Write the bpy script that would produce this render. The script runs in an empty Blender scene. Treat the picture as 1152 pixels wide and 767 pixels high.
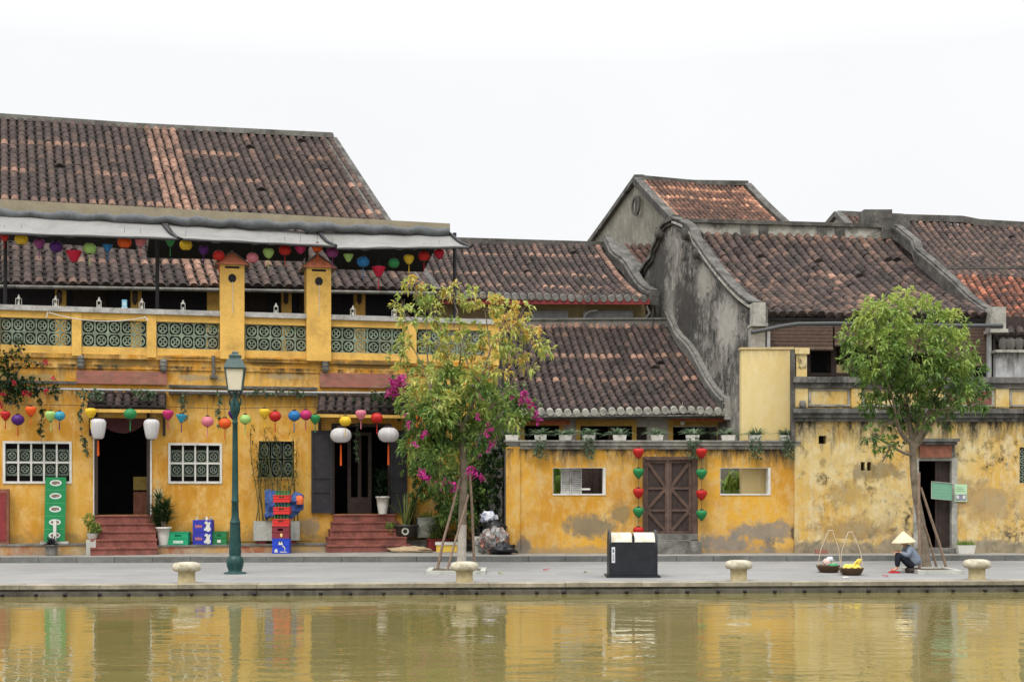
import bpy, math, random
from mathutils import Vector as V, Matrix
random.seed(7)
R = random.random
def U(a, b): return random.uniform(a, b)
SC = bpy.context.scene
COL = SC.collection
F0, CX, HZ, EYE = 1500.0, 576.0, 545.0, 2.07     # focal length in photo pixels, centre column, horizon row, eye height

def P(px, py, D):
    return V(((px-CX)/F0*D, D, EYE+(HZ-py)/F0*D))
def G(px, py, z=0.0):                              # point on the horizontal plane z
    D = (EYE-z)*F0/(py-HZ); return V(((px-CX)/F0*D, D, z))
def lerp(a, b, t): return a+(b-a)*t

# ------------------------------------------------------------------ scene graph
def thing(name, label, cat, loc=(0, 0, 0), group=None):
    o = bpy.data.objects.new(name, None); COL.objects.link(o)
    o.location = loc; o.empty_display_size = .2
    o['label'] = label; o['category'] = cat
    if group: o['group'] = group
    return o
def tag(o, label, cat, group=None, kind=None):
    o['label'] = label; o['category'] = cat
    if group: o['group'] = group
    if kind: o['kind'] = kind
    return o
def rootloc(p):
    v = V((0, 0, 0))
    while p is not None: v += p.location; p = p.parent
    return v
def copy_tree(o, parent=None):
    c = o.copy(); COL.objects.link(c); c.parent = parent
    for ch in list(o.children): copy_tree(ch, c)
    return c

class MB:
    def __init__(s): s.v = []; s.f = []; s.r = []; s.sm = []
    def face(s, pts, r=.5, smooth=False):
        n = len(s.v); s.v += [tuple(p) for p in pts]; s.f.append(tuple(range(n, n+len(pts)))); s.r.append(r); s.sm.append(smooth)
    def grid(s, rows, closed=False, r=.5, smooth=True):       # rows of equal length
        n0 = len(s.v); m = len(rows[0])
        for row in rows: s.v += [tuple(p) for p in row]
        for i in range(len(rows)-1):
            for j in range(m if closed else m-1):
                a = n0+i*m+j; b = n0+i*m+(j+1) % m
                s.f.append((a, b, b+m, a+m)); s.r.append(r); s.sm.append(smooth)
    def box8(s, p, r=.5):                                     # p: 8 pts, 0-3 bottom loop, 4-7 top loop
        n = len(s.v); s.v += [tuple(q) for q in p]
        for f in ((3, 2, 1, 0), (4, 5, 6, 7), (0, 1, 5, 4), (1, 2, 6, 5), (2, 3, 7, 6), (3, 0, 4, 7)):
            s.f.append(tuple(n+k for k in f)); s.r.append(r); s.sm.append(False)
    def box(s, x0, x1, y0, y1, z0, z1, r=.5):
        s.box8([(x0, y0, z0), (x1, y0, z0), (x1, y1, z0), (x0, y1, z0), (x0, y0, z1), (x1, y0, z1), (x1, y1, z1), (x0, y1, z1)], r)
    def obox(s, c, X, Y, Z, r=.5):                            # centre and half vectors
        s.box8([c-X-Y-Z, c+X-Y-Z, c+X+Y-Z, c-X+Y-Z, c-X-Y+Z, c+X-Y+Z, c+X+Y+Z, c-X+Y+Z], r)
    def tube(s, pts, rad, seg=8, r=.5, cap=True):
        pts = [V(p) for p in pts]
        if not hasattr(rad, '__len__'): rad = [rad]*len(pts)
        rows = []; prev = None
        for i, p in enumerate(pts):
            t = (pts[min(i+1, len(pts)-1)]-pts[max(i-1, 0)])
            if t.length < 1e-6: t = V((0, 0, 1))
            t.normalize()
            if prev is None:
                a = t.cross(V((0, 1, 0)) if abs(t.y) < .9 else V((1, 0, 0)))
            else: a = prev-t*prev.dot(t)
            if a.length < 1e-6: a = t.cross(V((1, 0, 0)))
            a.normalize(); prev = a; b = t.cross(a)
            rows.append([p+(a*math.cos(2*math.pi*k/seg)+b*math.sin(2*math.pi*k/seg))*rad[i] for k in range(seg)])
        s.grid(rows, True, r)
        if cap:
            s.face(rows[0][::-1], r); s.face(rows[-1], r)
    def lathe(s, prof, o=(0, 0, 0), seg=20, ribs=0, amp=0, r=.5, sx=1, sy=1, smooth=True):
        o = V(o); rows = []
        for (ra, z) in prof:
            row = []
            for k in range(seg):
                a = 2*math.pi*k/seg; q = ra*(1-(amp*(.5+.5*math.cos(ribs*a)) if ribs else 0))
                row.append(o+V((q*math.cos(a)*sx, q*math.sin(a)*sy, z)))
            rows.append(row)
        s.grid(rows, True, r, smooth)
        if prof[0][0] > 1e-4: s.face(rows[0][::-1], r)
        if prof[-1][0] > 1e-4: s.face(rows[-1], r)
    def sweep(s, pts, side, w, h, r=.5, lift=0):              # rectangular moulding along a line; side = unit vector
        pts = [V(p) for p in pts]; rows = []
        for i, p in enumerate(pts):
            t = (pts[min(i+1, len(pts)-1)]-pts[max(i-1, 0)]).normalized()
            n = t.cross(side).normalized()
            if n.z < 0: n = -n
            p = p+n*lift
            rows.append([p-side*w/2, p+side*w/2, p+side*w/2+n*h, p-side*w/2+n*h])
        s.grid(rows, True, r, False); s.face(rows[0][::-1], r); s.face(rows[-1], r)
    def build(s, name, mat, parent=None, smooth=None, loc=None):
        off = rootloc(parent) if parent is not None else V((0, 0, 0))
        if loc is not None: off = V(loc)
        me = bpy.data.meshes.new(name)
        me.from_pydata([(x-off.x, y-off.y, z-off.z) for x, y, z in s.v], [], s.f)
        at = me.attributes.new('rnd', 'FLOAT', 'FACE'); at.data.foreach_set('value', s.r)
        me.polygons.foreach_set('use_smooth', s.sm if smooth is None else [smooth]*len(s.f))
        me.materials.append(mat); me.update()
        o = bpy.data.objects.new(name, me); COL.objects.link(o)
        if parent is not None: o.parent = parent
        elif loc is not None: o.location = loc
        return o

class Frame:                                                   # a vertical facade plane
    def __init__(s, pa, Da, pb, Db):
        s.A = V(((pa-CX)/F0*Da, Da, 0)); B = V(((pb-CX)/F0*Db, Db, 0))
        s.u = (B-s.A).normalized(); s.n = V((s.u.y, -s.u.x, 0))
    def uv(s, px, py, off=0):
        d = V(((px-CX)/F0, 1, (HZ-py)/F0)); C = V((0, 0, EYE))
        t = (off-s.n.dot(C-s.A))/s.n.dot(d); p = C+d*t
        return (p-s.A).dot(s.u), p.z
    def at(s, px, py, off=0):
        u, z = s.uv(px, py, off); return s.pt(u, z, off)
    def pt(s, u, z, o=0): return s.A+s.u*u+s.n*o+V((0, 0, z))
    def rect(s, x0, x1, y0, y1, off=0, ref=None):
        m = (x0+x1)/2 if ref is None else ref
        return s.uv(x0, 500, off)[0], s.uv(x1, 500, off)[0], s.uv(m, y1, off)[1], s.uv(m, y0, off)[1]
    def bx(s, mb, u0, u1, z0, z1, o0, o1, r=.5):
        mb.box8([s.pt(u0, z0, o1), s.pt(u1, z0, o1), s.pt(u1, z0, o0), s.pt(u0, z0, o0),
                 s.pt(u0, z1, o1), s.pt(u1, z1, o1), s.pt(u1, z1, o0), s.pt(u0, z1, o0)], r)
    def pbox(s, mb, x0, x1, y0, y1, o0, o1, ref=None, z0=None, z1=None, r=.5):
        a, b, c, d = s.rect(x0, x1, y0, y1, o1, ref)
        if z0 is not None: c = z0
        if z1 is not None: d = z1
        s.bx(mb, a, b, c, d, o0, o1, r)
    def wall(s, mb, rc, holes, o0, o1):
        us = sorted({rc[0], rc[1], *[h[0] for h in holes], *[h[1] for h in holes]})
        zs = sorted({rc[2], rc[3], *[h[2] for h in holes], *[h[3] for h in holes]})
        us = [q for q in us if rc[0] <= q <= rc[1]]; zs = [q for q in zs if rc[2] <= q <= rc[3]]
        def solid(i, j):
            if i < 0 or j < 0 or i >= len(us)-1 or j >= len(zs)-1: return False
            a, b = (us[i]+us[i+1])/2, (zs[j]+zs[j+1])/2
            return not any(h[0] < a < h[1] and h[2] < b < h[3] for h in holes)
        for i in range(len(us)-1):
            for j in range(len(zs)-1):
                if not solid(i, j): continue
                a, b, c, d = us[i], us[i+1], zs[j], zs[j+1]; p = s.pt
                mb.face([p(a, c, o1), p(b, c, o1), p(b, d, o1), p(a, d, o1)])
                mb.face([p(b, c, o0), p(a, c, o0), p(a, d, o0), p(b, d, o0)])
                if not solid(i-1, j): mb.face([p(a, c, o0), p(a, c, o1), p(a, d, o1), p(a, d, o0)])
                if not solid(i+1, j): mb.face([p(b, c, o1), p(b, c, o0), p(b, d, o0), p(b, d, o1)])
                if not solid(i, j-1): mb.face([p(a, c, o0), p(b, c, o0), p(b, c, o1), p(a, c, o1)])
                if not solid(i, j+1): mb.face([p(a, d, o1), p(b, d, o1), p(b, d, o0), p(a, d, o0)])

# ------------------------------------------------------------------ materials
class N:
    def __init__(s, name):
        s.m = bpy.data.materials.new(name); s.m.use_nodes = True; s.t = s.m.node_tree; s.t.nodes.clear()
        s.out = s.t.nodes.new('ShaderNodeOutputMaterial')
    def n(s, t, **k):
        x = s.t.nodes.new(t)
        for a, b in k.items(): setattr(x, a, b)
        return x
    def put(s, sock, val):
        if isinstance(val, bpy.types.NodeSocket): s.t.links.new(val, sock)
        elif val is not None:
            if hasattr(val, '__len__') and len(val) == 3 and sock.type == 'RGBA': val = (*val, 1)
            sock.default_value = val
    def math(s, op, a, b=None, c=None, clamp=False):
        x = s.n('ShaderNodeMath', operation=op, use_clamp=clamp); s.put(x.inputs[0], a); s.put(x.inputs[1], b)
        if c is not None: s.put(x.inputs[2], c)
        return x.outputs[0]
    def vm(s, op, a, b=None):
        x = s.n('ShaderNodeVectorMath', operation=op); s.put(x.inputs[0], a)
        if b is not None: s.put(x.inputs[1], b)
        return x.outputs['Value'] if op in ('LENGTH', 'DOT_PRODUCT') else x.outputs[0]
    def mix(s, f, a, b, bt='MIX'):
        x = s.n('ShaderNodeMix', data_type='RGBA', blend_type=bt); s.put(x.inputs[0], f); s.put(x.inputs[6], a); s.put(x.inputs[7], b)
        return x.outputs[2]
    def mr(s, v, a, b, c=0., d=1., smooth=False):
        x = s.n('ShaderNodeMapRange', interpolation_type='SMOOTHSTEP' if smooth else 'LINEAR'); s.put(x.inputs[0], v)
        for i, q in enumerate((a, b, c, d)): s.put(x.inputs[i+1], q)
        return x.outputs[0]
    def noise(s, vec, scale=1., detail=4., rough=.6, dist=0.):
        x = s.n('ShaderNodeTexNoise'); s.put(x.inputs['Vector'], vec); x.inputs['Scale'].default_value = scale
        x.inputs['Detail'].default_value = detail; x.inputs['Roughness'].default_value = rough; x.inputs['Distortion'].default_value = dist
        return x.outputs[0]
    def pos(s): return s.n('ShaderNodeNewGeometry').outputs['Position']
    def obj(s): return s.n('ShaderNodeTexCoord').outputs['Object']
    def sc(s, v, x, y, z): return s.vm('MULTIPLY', v, (x, y, z))
    def attr(s, name='rnd'): return s.n('ShaderNodeAttribute', attribute_name=name).outputs['Fac']
    def ramp(s, f, stops, mode='LINEAR'):
        x = s.n('ShaderNodeValToRGB'); x.color_ramp.interpolation = mode; e = x.color_ramp.elements
        while len(e) > 1: e.remove(e[-1])
        e[0].position = stops[0][0]; e[0].color = (*stops[0][1], 1)
        for p, c in stops[1:]:
            q = e.new(p); q.color = (*c, 1)
        s.put(x.inputs[0], f); return x.outputs[0]
    def bump(s, h, strength=.3, dist=.02):
        x = s.n('ShaderNodeBump'); x.inputs['Strength'].default_value = strength; x.inputs['Distance'].default_value = dist
        s.put(x.inputs['Height'], h); return x.outputs[0]
    def fin(s, col, rough=.8, nrm=None, metal=0., spec=.3, **kw):
        b = s.n('ShaderNodeBsdfPrincipled'); s.put(b.inputs['Base Color'], col); s.put(b.inputs['Roughness'], rough)
        b.inputs['Metallic'].default_value = metal; b.inputs['Specular IOR Level'].default_value = spec
        if nrm is not None: s.put(b.inputs['Normal'], nrm)
        for k, v in kw.items(): s.put(b.inputs[k.replace('_', ' ')], v)
        s.t.links.new(b.outputs[0], s.out.inputs[0]); s.b = b; return s.m

def pm(name, col, var=.25, scale=6., rough=.7, bump=.25, metal=0., spec=.3, dirt=None, damt=.4, bd=.01):
    k = N(name); o = k.obj(); a = k.noise(o, scale, 5, .65); b = k.noise(o, scale*6, 3, .6)
    f = k.mr(a, .3, .7, 1-var, 1+var); c = k.mix(1., (*col, 1), f, 'MULTIPLY')
    g = k.mr(b, .3, .7, 1-var*.5, 1+var*.5); c = k.mix(1., c, g, 'MULTIPLY')
    if dirt: c = k.mix(k.math('MULTIPLY', k.mr(k.noise(o, scale*.6, 6, .7, .5), .5, .68), damt), c, (*dirt, 1))
    return k.fin(c, rough, k.bump(k.math('ADD', a, k.math('MULTIPLY', b, .4)), bump, bd), metal, spec)

def plaster(name, base, light, deep, streaks=(), patches=(), bottom=None, patch_op=.85, mth=.56, mold=.35, stain=(.05, .042, .03), cement=(.27, .25, .22), blot=.0, seed=0.):
    """weathered lime plaster. streaks: (z, length, strength); patches: (x, z, rx, rz); bottom: (z, height, strength)"""
    k = N(name); p = k.vm('ADD', k.pos(), (seed, seed*.7, seed*.3)); p0 = k.pos()
    big = k.noise(p, .55, 5, .6); mid = k.noise(k.sc(p, 1.4, 1.4, 1), 2.3, 6, .68, .4); fine = k.noise(p, 22, 4, .7)
    vert = k.noise(k.sc(p, 5, 5, .45), 1.6, 5, .7, .3)
    c = k.mix(k.mr(big, .38, .62, smooth=True), (*base, 1), (*deep, 1))
    c = k.mix(k.mr(mid, .46, .72), c, (*light, 1))
    c = k.mix(k.mr(vert, .5, .75, 0, .55), c, (*light, 1))
    c = k.mix(k.mr(fine, .35, .7, .0, .22), c, (*deep, 1))
    sep = k.n('ShaderNodeSeparateXYZ'); k.put(sep.inputs[0], p0); z = sep.outputs[2]
    # general mould spots
    m = k.noise(k.sc(p, 1.2, 1.2, 1), 3.1, 8, .78, .3); c = k.mix(k.math('MULTIPLY', k.mr(m, mth, mth+.12, 0, mold), k.mr(k.noise(p, .7, 4, .6, .4), .42, .58, .12, 1)), c, (*stain, 1))
    if blot: c = k.mix(k.mr(k.noise(p, .8, 8, .75, .6), .5, .6, 0, blot), c, (*cement, 1))
    hh = mid
    for (zt, ln, st) in streaks:
        d = k.math('SUBTRACT', zt, z)
        fall = k.mr(k.math('DIVIDE', d, k.mr(vert, .3, .75, ln*.25, ln*1.6)), 0, 1, 1, 0)
        on = k.math('GREATER_THAN', d, -.02)
        blots = k.mr(k.noise(k.sc(p, 3, 3, .8), 1.1, 6, .75, .2), .42, .62)
        f = k.math('MULTIPLY', k.math('MULTIPLY', fall, on), k.math('MULTIPLY', k.math('ADD', blots, .12), st), clamp=True)
        c = k.mix(f, c, (*stain, 1))
    edge = k.noise(p, 2.6, 8, .75, .4)
    for q in patches:
        (x, zz, rx, rz) = q[:4]; cc = q[4] if len(q) > 4 else cement
        v = k.sc(k.vm('SUBTRACT', p0, (x, 0, zz)), 1/rx, 0, 1/rz)
        d = k.math('ADD', k.vm('LENGTH', v), k.mr(edge, .25, .75, -.75, .75))
        c = k.mix(k.mr(d, 1.02, .55, 0, patch_op), c, k.mix(k.mr(mid, .3, .7), (*cc, 1), (cc[0]*.6, cc[1]*.6, cc[2]*.6, 1)))
    if bottom:
        zb, hb, sb = bottom
        d = k.math('ADD', k.math('DIVIDE', k.math('SUBTRACT', z, zb), hb), k.mr(edge, .3, .7, -.6, .6))
        c = k.mix(k.mr(d, .9, .5, 0, sb), c, k.mix(k.mr(mid, .35, .65), (*cement, 1), (cement[0]*.5, cement[1]*.48, cement[2]*.4, 1)))
    h = k.math('ADD', k.math('MULTIPLY', mid, .8), k.math('MULTIPLY', fine, .25))
    return k.fin(c, .92, k.bump(h, .45, .03), 0, .15)

def tilemat(name, stops, moss=.6):
    k = N(name); p = k.pos(); r = k.attr()
    big = k.noise(p, .45, 5, .65, .3); sm = k.noise(p, 7, 5, .7)
    v = k.math('ADD', r, k.mr(big, .3, .7, -.1, .1)); v = k.math('ADD', v, k.mr(sm, .3, .7, -.16, .16), clamp=True)
    c = k.ramp(v, stops)
    m = k.noise(p, 1.7, 8, .78, .5); c = k.mix(k.mr(m, .46, .62, 0, moss), c, (.022, .02, .018, 1)); dn = k.noise(k.sc(p, 2.5, .5, .5), 1.3, 6, .75, .2); c = k.mix(k.mr(dn, .5, .64, 0, moss), c, (.03, .028, .025, 1))
    l = k.noise(p, 13, 6, .8); c = k.mix(k.mr(l, .6, .72, 0, .6), c, (.2, .17, .14, 1))
    return k.fin(c, .9, k.bump(sm, .6, .03), 0, .2)

def leafmat(name, stops, rough=.5, tr=.42):
    k = N(name); r = k.attr(); c = k.ramp(r, stops)
    c = k.mix(k.mr(k.noise(k.pos(), 30, 2), .3, .7, .0, .3), c, k.mix(1., c, (.5, .5, .5, 1), 'MULTIPLY'))
    k.fin(c, rough, None, 0, .35)
    t = k.n('ShaderNodeBsdfTranslucent'); k.put(t.inputs[0], c); m = k.n('ShaderNodeMixShader'); m.inputs[0].default_value = tr
    k.t.links.new(k.b.outputs[0], m.inputs[1]); k.t.links.new(t.outputs[0], m.inputs[2]); k.t.links.new(m.outputs[0], k.out.inputs[0])
    return k.m

M = {}
M['tile'] = tilemat('old_tiles', [(0, (.016, .012, .01)), (.3, (.054, .039, .035)), (.52, (.086, .06, .051)), (.75, (.17, .1, .073)), (1, (.33, .19, .135))], .55)
M['tile_light'] = tilemat('red_old_tiles', [(0, (.02, .014, .012)), (.3, (.065, .038, .03)), (.6, (.14, .073, .052)), (.85, (.4, .19, .11)), (1, (.55, .33, .22))], .45)
M['tile_red'] = tilemat('terracotta', [(0, (.06, .03, .022)), (.35, (.17, .065, .04)), (.65, (.36, .12, .065)), (1, (.5, .22, .13))], .7)
M['tile_new'] = pm('orange_clay_tiles', (.75, .25, .13), .3, 8, .8)
M['conc'] = pm('weathered_concrete', (.17, .163, .145), .4, 2.5, .9, .5, dirt=(.04, .037, .03), damt=.8, bd=.02)
M['conc_light'] = pm('pale_lime_plaster', (.34, .325, .285), .3, 3, .9, .4, dirt=(.07, .065, .055), damt=.85, bd=.02)
M['mould'] = pm('mouldy_moulding', (.1, .094, .084), .5, 2.5, .92, .5, dirt=(.03, .028, .024), damt=.9, bd=.02)
M['rail'] = pm('grey_coping', (.42, .41, .39), .25, 4, .85, .3, dirt=(.12, .1, .07), damt=.7)
M['yel'] = pm('yellow_paint', (.68, .41, .1), .14, 2.5, .85, .3, dirt=(.3, .17, .05), damt=.45)
M['yel_light'] = plaster('light_yellow_plaster', (.66, .52, .25), (.68, .57, .32), (.64, .48, .21), mold=.15, streaks=[(5.95, .5, .5)])
M['lattice'] = pm('green_glazed_block', (.2, .25, .18), .45, 5, .6, .3, dirt=(.08, .09, .06), damt=.7)
M['dlattice'] = pm('dark_green_block', (.15, .18, .14), .4, 5, .7, .3)
M['white'] = pm('white_paint', (.62, .6, .55), .1, 6, .7, .1, dirt=(.4, .37, .3), damt=.5)
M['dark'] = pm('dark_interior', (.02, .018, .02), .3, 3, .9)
M['dwood'] = pm('dark_brown_wood', (.045, .03, .025), .35, 5, .7, .3)
M['bwood'] = pm('blackened_wood', (.028, .026, .03), .3, 5, .6, .3)
M['wood'] = pm('brown_wood', (.1, .06, .045), .35, 5, .75, .4, dirt=(.05, .035, .03), damt=.6)
M['redwood'] = pm('reddish_board', (.2, .075, .045), .4, 6, .7, .4)
M['red_step'] = pm('red_cement', (.23, .08, .06), .38, 3, .85, .3, dirt=(.12, .06, .05), damt=.7)
M['redp'] = pm('dark_red_paint', (.22, .03, .03), .25, 5, .6)
M['metal'] = pm('black_metal', (.03, .03, .035), .3, 8, .5, .1, .3)
M['steel'] = pm('grey_pipe', (.4, .4, .4), .15, 8, .5, .1)
M['lampgreen'] = pm('lamp_post_green', (.009, .048, .045), .25, 9, .4, .2, dirt=(.05, .08, .06), damt=.4)
M['lampcap'] = pm('lamp_head_green', (.05, .085, .08), .25, 9, .45, .1)
M['stone'] = pm('bollard_stone', (.43, .39, .3), .3, 7, .85, .45, dirt=(.2, .17, .1), damt=.8)
M['bark'] = pm('tree_bark', (.2, .16, .115), .35, 6, .9, .8, dirt=(.09, .075, .05), damt=.7, bd=.03)
M['stake'] = pm('stake_wood', (.2, .14, .1), .3, 8, .85, .3)
M['lwash'] = pm('limewashed_bark', (.42, .38, .32), .2, 8, .9, .5)
M['binb'] = pm('bin_black', (.014, .016, .02), .3, 4, .45, .1)
M['binw'] = pm('bin_cream', (.56, .53, .43), .15, 5, .45, .1, dirt=(.3, .24, .12), damt=.8)
M['terracotta'] = pm('terracotta_pot', (.3, .12, .07), .25, 8, .8)
M['darkpot'] = pm('dark_glazed_pot', (.035, .033, .03), .4, 8, .4)
M['greyp'] = pm('grey_planter', (.42, .42, .37), .15, 5, .85, .2, dirt=(.2, .2, .17), damt=.5)
M['tan'] = pm('tan_beam', (.26, .22, .15), .15, 3, .6)
M['soil'] = pm('soil', (.07, .05, .035), .4, 10, .95, .8, bd=.03)
M['vent'] = pm('louvre_metal', (.5, .5, .51), .2, 5, .5)
M['beige'] = pm('beige_plaster', (.5, .38, .2), .15, 3, .9)
M['brickp'] = None
def plain(name, col, rough=.5, var=.08, dirt=None): 
    if name not in M: M[name] = pm(name, col, var, 8, rough, .05, dirt=dirt)
    return M[name]
def brickmat(name):
    k = N(name); p = k.pos()
    sep = k.n('ShaderNodeSeparateXYZ'); k.put(sep.inputs[0], p); cb = k.n('ShaderNodeCombineXYZ'); k.put(cb.inputs[0], sep.outputs[0]); k.put(cb.inputs[1], sep.outputs[2])
    b = k.n('ShaderNodeTexBrick'); k.put(b.inputs['Vector'], cb.outputs[0]); b.inputs['Scale'].default_value = 1
    b.inputs['Brick Width'].default_value = .24; b.inputs['Row Height'].default_value = .085; b.inputs['Mortar Size'].default_value = .008
    b.inputs['Color1'].default_value = (.36, .12, .09, 1); b.inputs['Color2'].default_value = (.24, .1, .075, 1); b.inputs['Mortar'].default_value = (.2, .14, .11, 1)
    c = k.mix(k.mr(k.noise(p, 2.5, 7, .75), .5, .68, 0, .55), b.outputs[0], (.3, .2, .12, 1))
    return k.fin(c, .9, k.bump(b.outputs['Fac'], -.5, .01))
M['brickp'] = brickmat('red_brick')
# ------------------------------------------------------------------ shared builders
def breeze(mb, F, u0, u1, z0, z1, o0, o1, nx, nz):
    w = (u1-u0)/nx; h = (z1-z0)/nz; om = (o0+o1)/2
    t = w*.055
    for i in range(nx+1):
        u = u0+w*i; F.bx(mb, max(u-t, u0), min(u+t, u1), z0, z1, o0, o1)
    for j in range(nz+1):
        z = z0+h*j
        for i in range(nx):
            F.bx(mb, u0+w*i+t, u0+w*(i+1)-t, max(z-t, z0), min(z+t, z1), o0+.003, o1-.003)
    for i in range(nx):
        for j in range(nz):
            cu, cz = u0+w*(i+.5), z0+h*(j+.5)
            n = 14; ro, ri = w*.38, w*.27; q = h/w
            def ring(ra, o): return [F.pt(cu+math.cos(2*math.pi*k/n)*ra, cz+math.sin(2*math.pi*k/n)*ra*q, o) for k in range(n)]
            mb.grid([ring(ri, o0+.01), ring(ri, o1-.01), ring(ro, o1-.01), ring(ro, o0+.01)], True, smooth=False)
            for sx in (-1, 1):
                for sz in (-1, 1):
                    p = F.pt(cu+sx*.03*w, cz+sz*.03*h, om); r = F.pt(cu+sx*.21*w, cz+sz*.21*h, om)
                    d = (r-p)/2; sd_ = d.cross(F.n).normalized()*w*.05
                    mb.obox((p+r)/2, d, F.n*(o1-o0)*.42, sd_)
                    a_, b_ = sx*.5*w, sz*.5*h; f_ = .46
                    tri = [(a_, b_), (a_*f_, b_), (a_, b_*f_)]; 
                    mb.face([F.pt(cu+x, cz+y, o1-.004) for x, y in (tri if sx*sz < 0 else tri[::-1])]); mb.face([F.pt(cu+tri[1][0], cz+tri[1][1], o1-.004), F.pt(cu+tri[2][0], cz+tri[2][1], o1-.004), F.pt(cu+tri[2][0], cz+tri[2][1], o0+.004), F.pt(cu+tri[1][0], cz+tri[1][1], o0+.004)])

def roof(parent, RL, RR, EL, ER, cols, rows, mat, sag=.25, hi_rows=(), hi_cols=(), base=.36, sd=.075, name='roof_tiles', capmat=None, hi=.85):
    mb = MB(); cap = MB()
    ph = (U(0, 6), U(0, 6), .022 if cols > 15 else 0)
    W = (RR-RL).normalized(); Nn = (EL-RL).cross(RR-RL)
    if Nn.z < 0: Nn = -Nn
    Nn.normalize()
    def q(u, v): return lerp(lerp(RL, RR, u), lerp(EL, ER, u), v)-V((0, 0, sag*4*v*(1-v)+ph[2]*(math.sin(u*9+v*4+ph[0])+.6*math.sin(u*21+ph[1]-v*7))))
    cw = lerp((RR-RL).length, (ER-EL).length, .5)/cols; rad = cw*.395; lf = .004
    colr = [random.gauss(0, .04) for _ in range(cols)]
    rowr = [random.gauss(0, .035) for _ in range(rows)]
    for i in range(cols):
        for j in range(rows):
            u0, u1 = i/cols, (i+1)/cols; v0, v1 = j/rows, (j+1)/rows
            rr = base*.12+random.gauss(0, .03)  # pan tiles darkened: gutter dirt plus painted shade between the rolls
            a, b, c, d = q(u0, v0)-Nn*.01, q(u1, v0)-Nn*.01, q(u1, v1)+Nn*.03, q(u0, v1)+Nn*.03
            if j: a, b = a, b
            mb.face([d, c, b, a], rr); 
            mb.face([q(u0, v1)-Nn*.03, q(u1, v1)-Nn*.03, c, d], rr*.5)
    for i in range(cols):
        for j in range(rows):
            u = (i+.5)/cols; slip = U(.1, .35)/rows if R() < .02 else 0; v0 = j/rows+slip; v1 = min((j+1.12)/rows+slip, 1.0)
            if R() < .004 and 0 < j < rows-1: continue
            h = base+random.gauss(0, sd)+colr[i]+rowr[j]
            if R() < .02: h += .15
            if j in hi_rows and R() < .8: h = hi+random.gauss(0, .1)-.1
            if i in hi_cols: h = hi-.03+random.gauss(0, .08)
            if i in hi_cols: pass
            j1 = U(-.012, .012); p0 = q(u, v0)+W*(j1+U(-.006, .006)); p1 = q(u, v1)+W*(j1+U(-.006, .006))
            r0, r1 = rad*.98, rad*U(1.0, 1.035); l0, l1 = .015, .015+lf+U(0, .007)
            A, B = [], []
            for k in range(7):
                th = math.pi*k/6
                A.append(p0+W*math.cos(th)*r0+Nn*(math.sin(th)*r0*.95+l0))
                B.append(p1+W*math.cos(th)*r1+Nn*(math.sin(th)*r1*.95+l1))
            mb.grid([B, A], False, h, True); mb.face([p1+W*r1-Nn*.05]+B+[p1-W*r1-Nn*.05], h*.8)
            if capmat and j == rows-1:
                dn = (ER+EL-RR-RL).normalized(); o = q(u, 1)+Nn*(rad*.45)
                C1 = [o+dn*.02+(W*math.cos(math.pi*2*k/10)+V((0, 0, 1))*math.sin(math.pi*2*k/10))*rad*1.08 for k in range(10)]
                C2 = [x+dn*.07 for x in C1]
                cap.grid([C1, C2], True); cap.face(C2); cap.face(C1[::-1])
                if i < cols-1:
                    g = q(u+.5/cols, 1)-Nn*.03
                    C1 = [g+dn*.02+(W*math.cos(math.pi*2*k/8)+V((0, 0, 1))*math.sin(math.pi*2*k/8)*.8)*rad*.55 for k in range(8)]
                    C2 = [x+dn*.05 for x in C1]; cap.grid([C1, C2], True); cap.face(C2)
    o = mb.build(name, mat, parent)
    if cap.v: cap.build('eave_cap', capmat, o)
    # solid deck beneath the tiles
    dk = MB(); t = -Nn*.07
    n = 8
    for k in range(n):
        v0, v1 = k/n, (k+1)/n
        dk.box8([q(0, v0)+t*2.2, q(1, v0)+t*2.2, q(1, v1)+t*2.2, q(0, v1)+t*2.2, q(0, v0)+t, q(1, v0)+t, q(1, v1)+t, q(0, v1)+t])
    dk.build('roof_deck', M['bwood'], parent)
    return o, q, Nn

def window_lattice(parent, F, x0, x1, y0, y1, nx, white=True, half=True):
    """opening filled with pierced blocks; returns hole rect"""
    h = F.rect(x0, x1, y0, y1, 0); u0, u1, z0, z1 = h
    e = .045 if white else .03
    fr = MB(); F.wall(fr, (u0-.02, u1+.02, z0-.02, z1+.02), [(u0+e, u1-e, z0+e, z1-e)], -.07, .03)
    w = thing_part_window = fr.build('window', M['white'] if white else M['yel'], parent)
    U0, U1, Z0, Z1 = u0+e, u1-e, z0+e, z1-e; cw = (U1-U0)/nx
    lt = MB()
    if half:
        hb = (Z1-Z0-2*cw)/2
        if hb < .05: hb = .05
        zc = Z0+hb; zt = Z1-hb
    else: zc, zt = Z0, Z1
    for i in range(nx):
        a = U0+cw*i+.025; b = U0+cw*(i+1)-.025
        breeze(lt, F, a, b, zc+.01, (zc+zt)/2-.03, -.13, -.06, 1, 1); breeze(lt, F, a, b, (zc+zt)/2+.03, zt-.01, -.13, -.06, 1, 1)
        if half:
            F.bx(lt, a, b, zt+.005, zt+.03, -.13, -.07); F.bx(lt, a, b, zc-.03, zc-.005, -.13, -.07)
    lt.build('lattice', M['dlattice'], w)
    if white:
        g = MB()
        for i in range(1, nx): F.bx(g, U0+cw*i-.022, U0+cw*i+.022, Z0, Z1, -.06, -.005)
        F.bx(g, U0, U1, (zc+zt)/2-.025, (zc+zt)/2+.025, -.058, -.008)
        g.build('window_bars', M['white'], w)
    bk = MB(); F.bx(bk, U0-.02, U1+.02, Z0-.02, Z1+.02, -.3, -.26); bk.build('pane', M['dark'], w)
    return h

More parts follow.
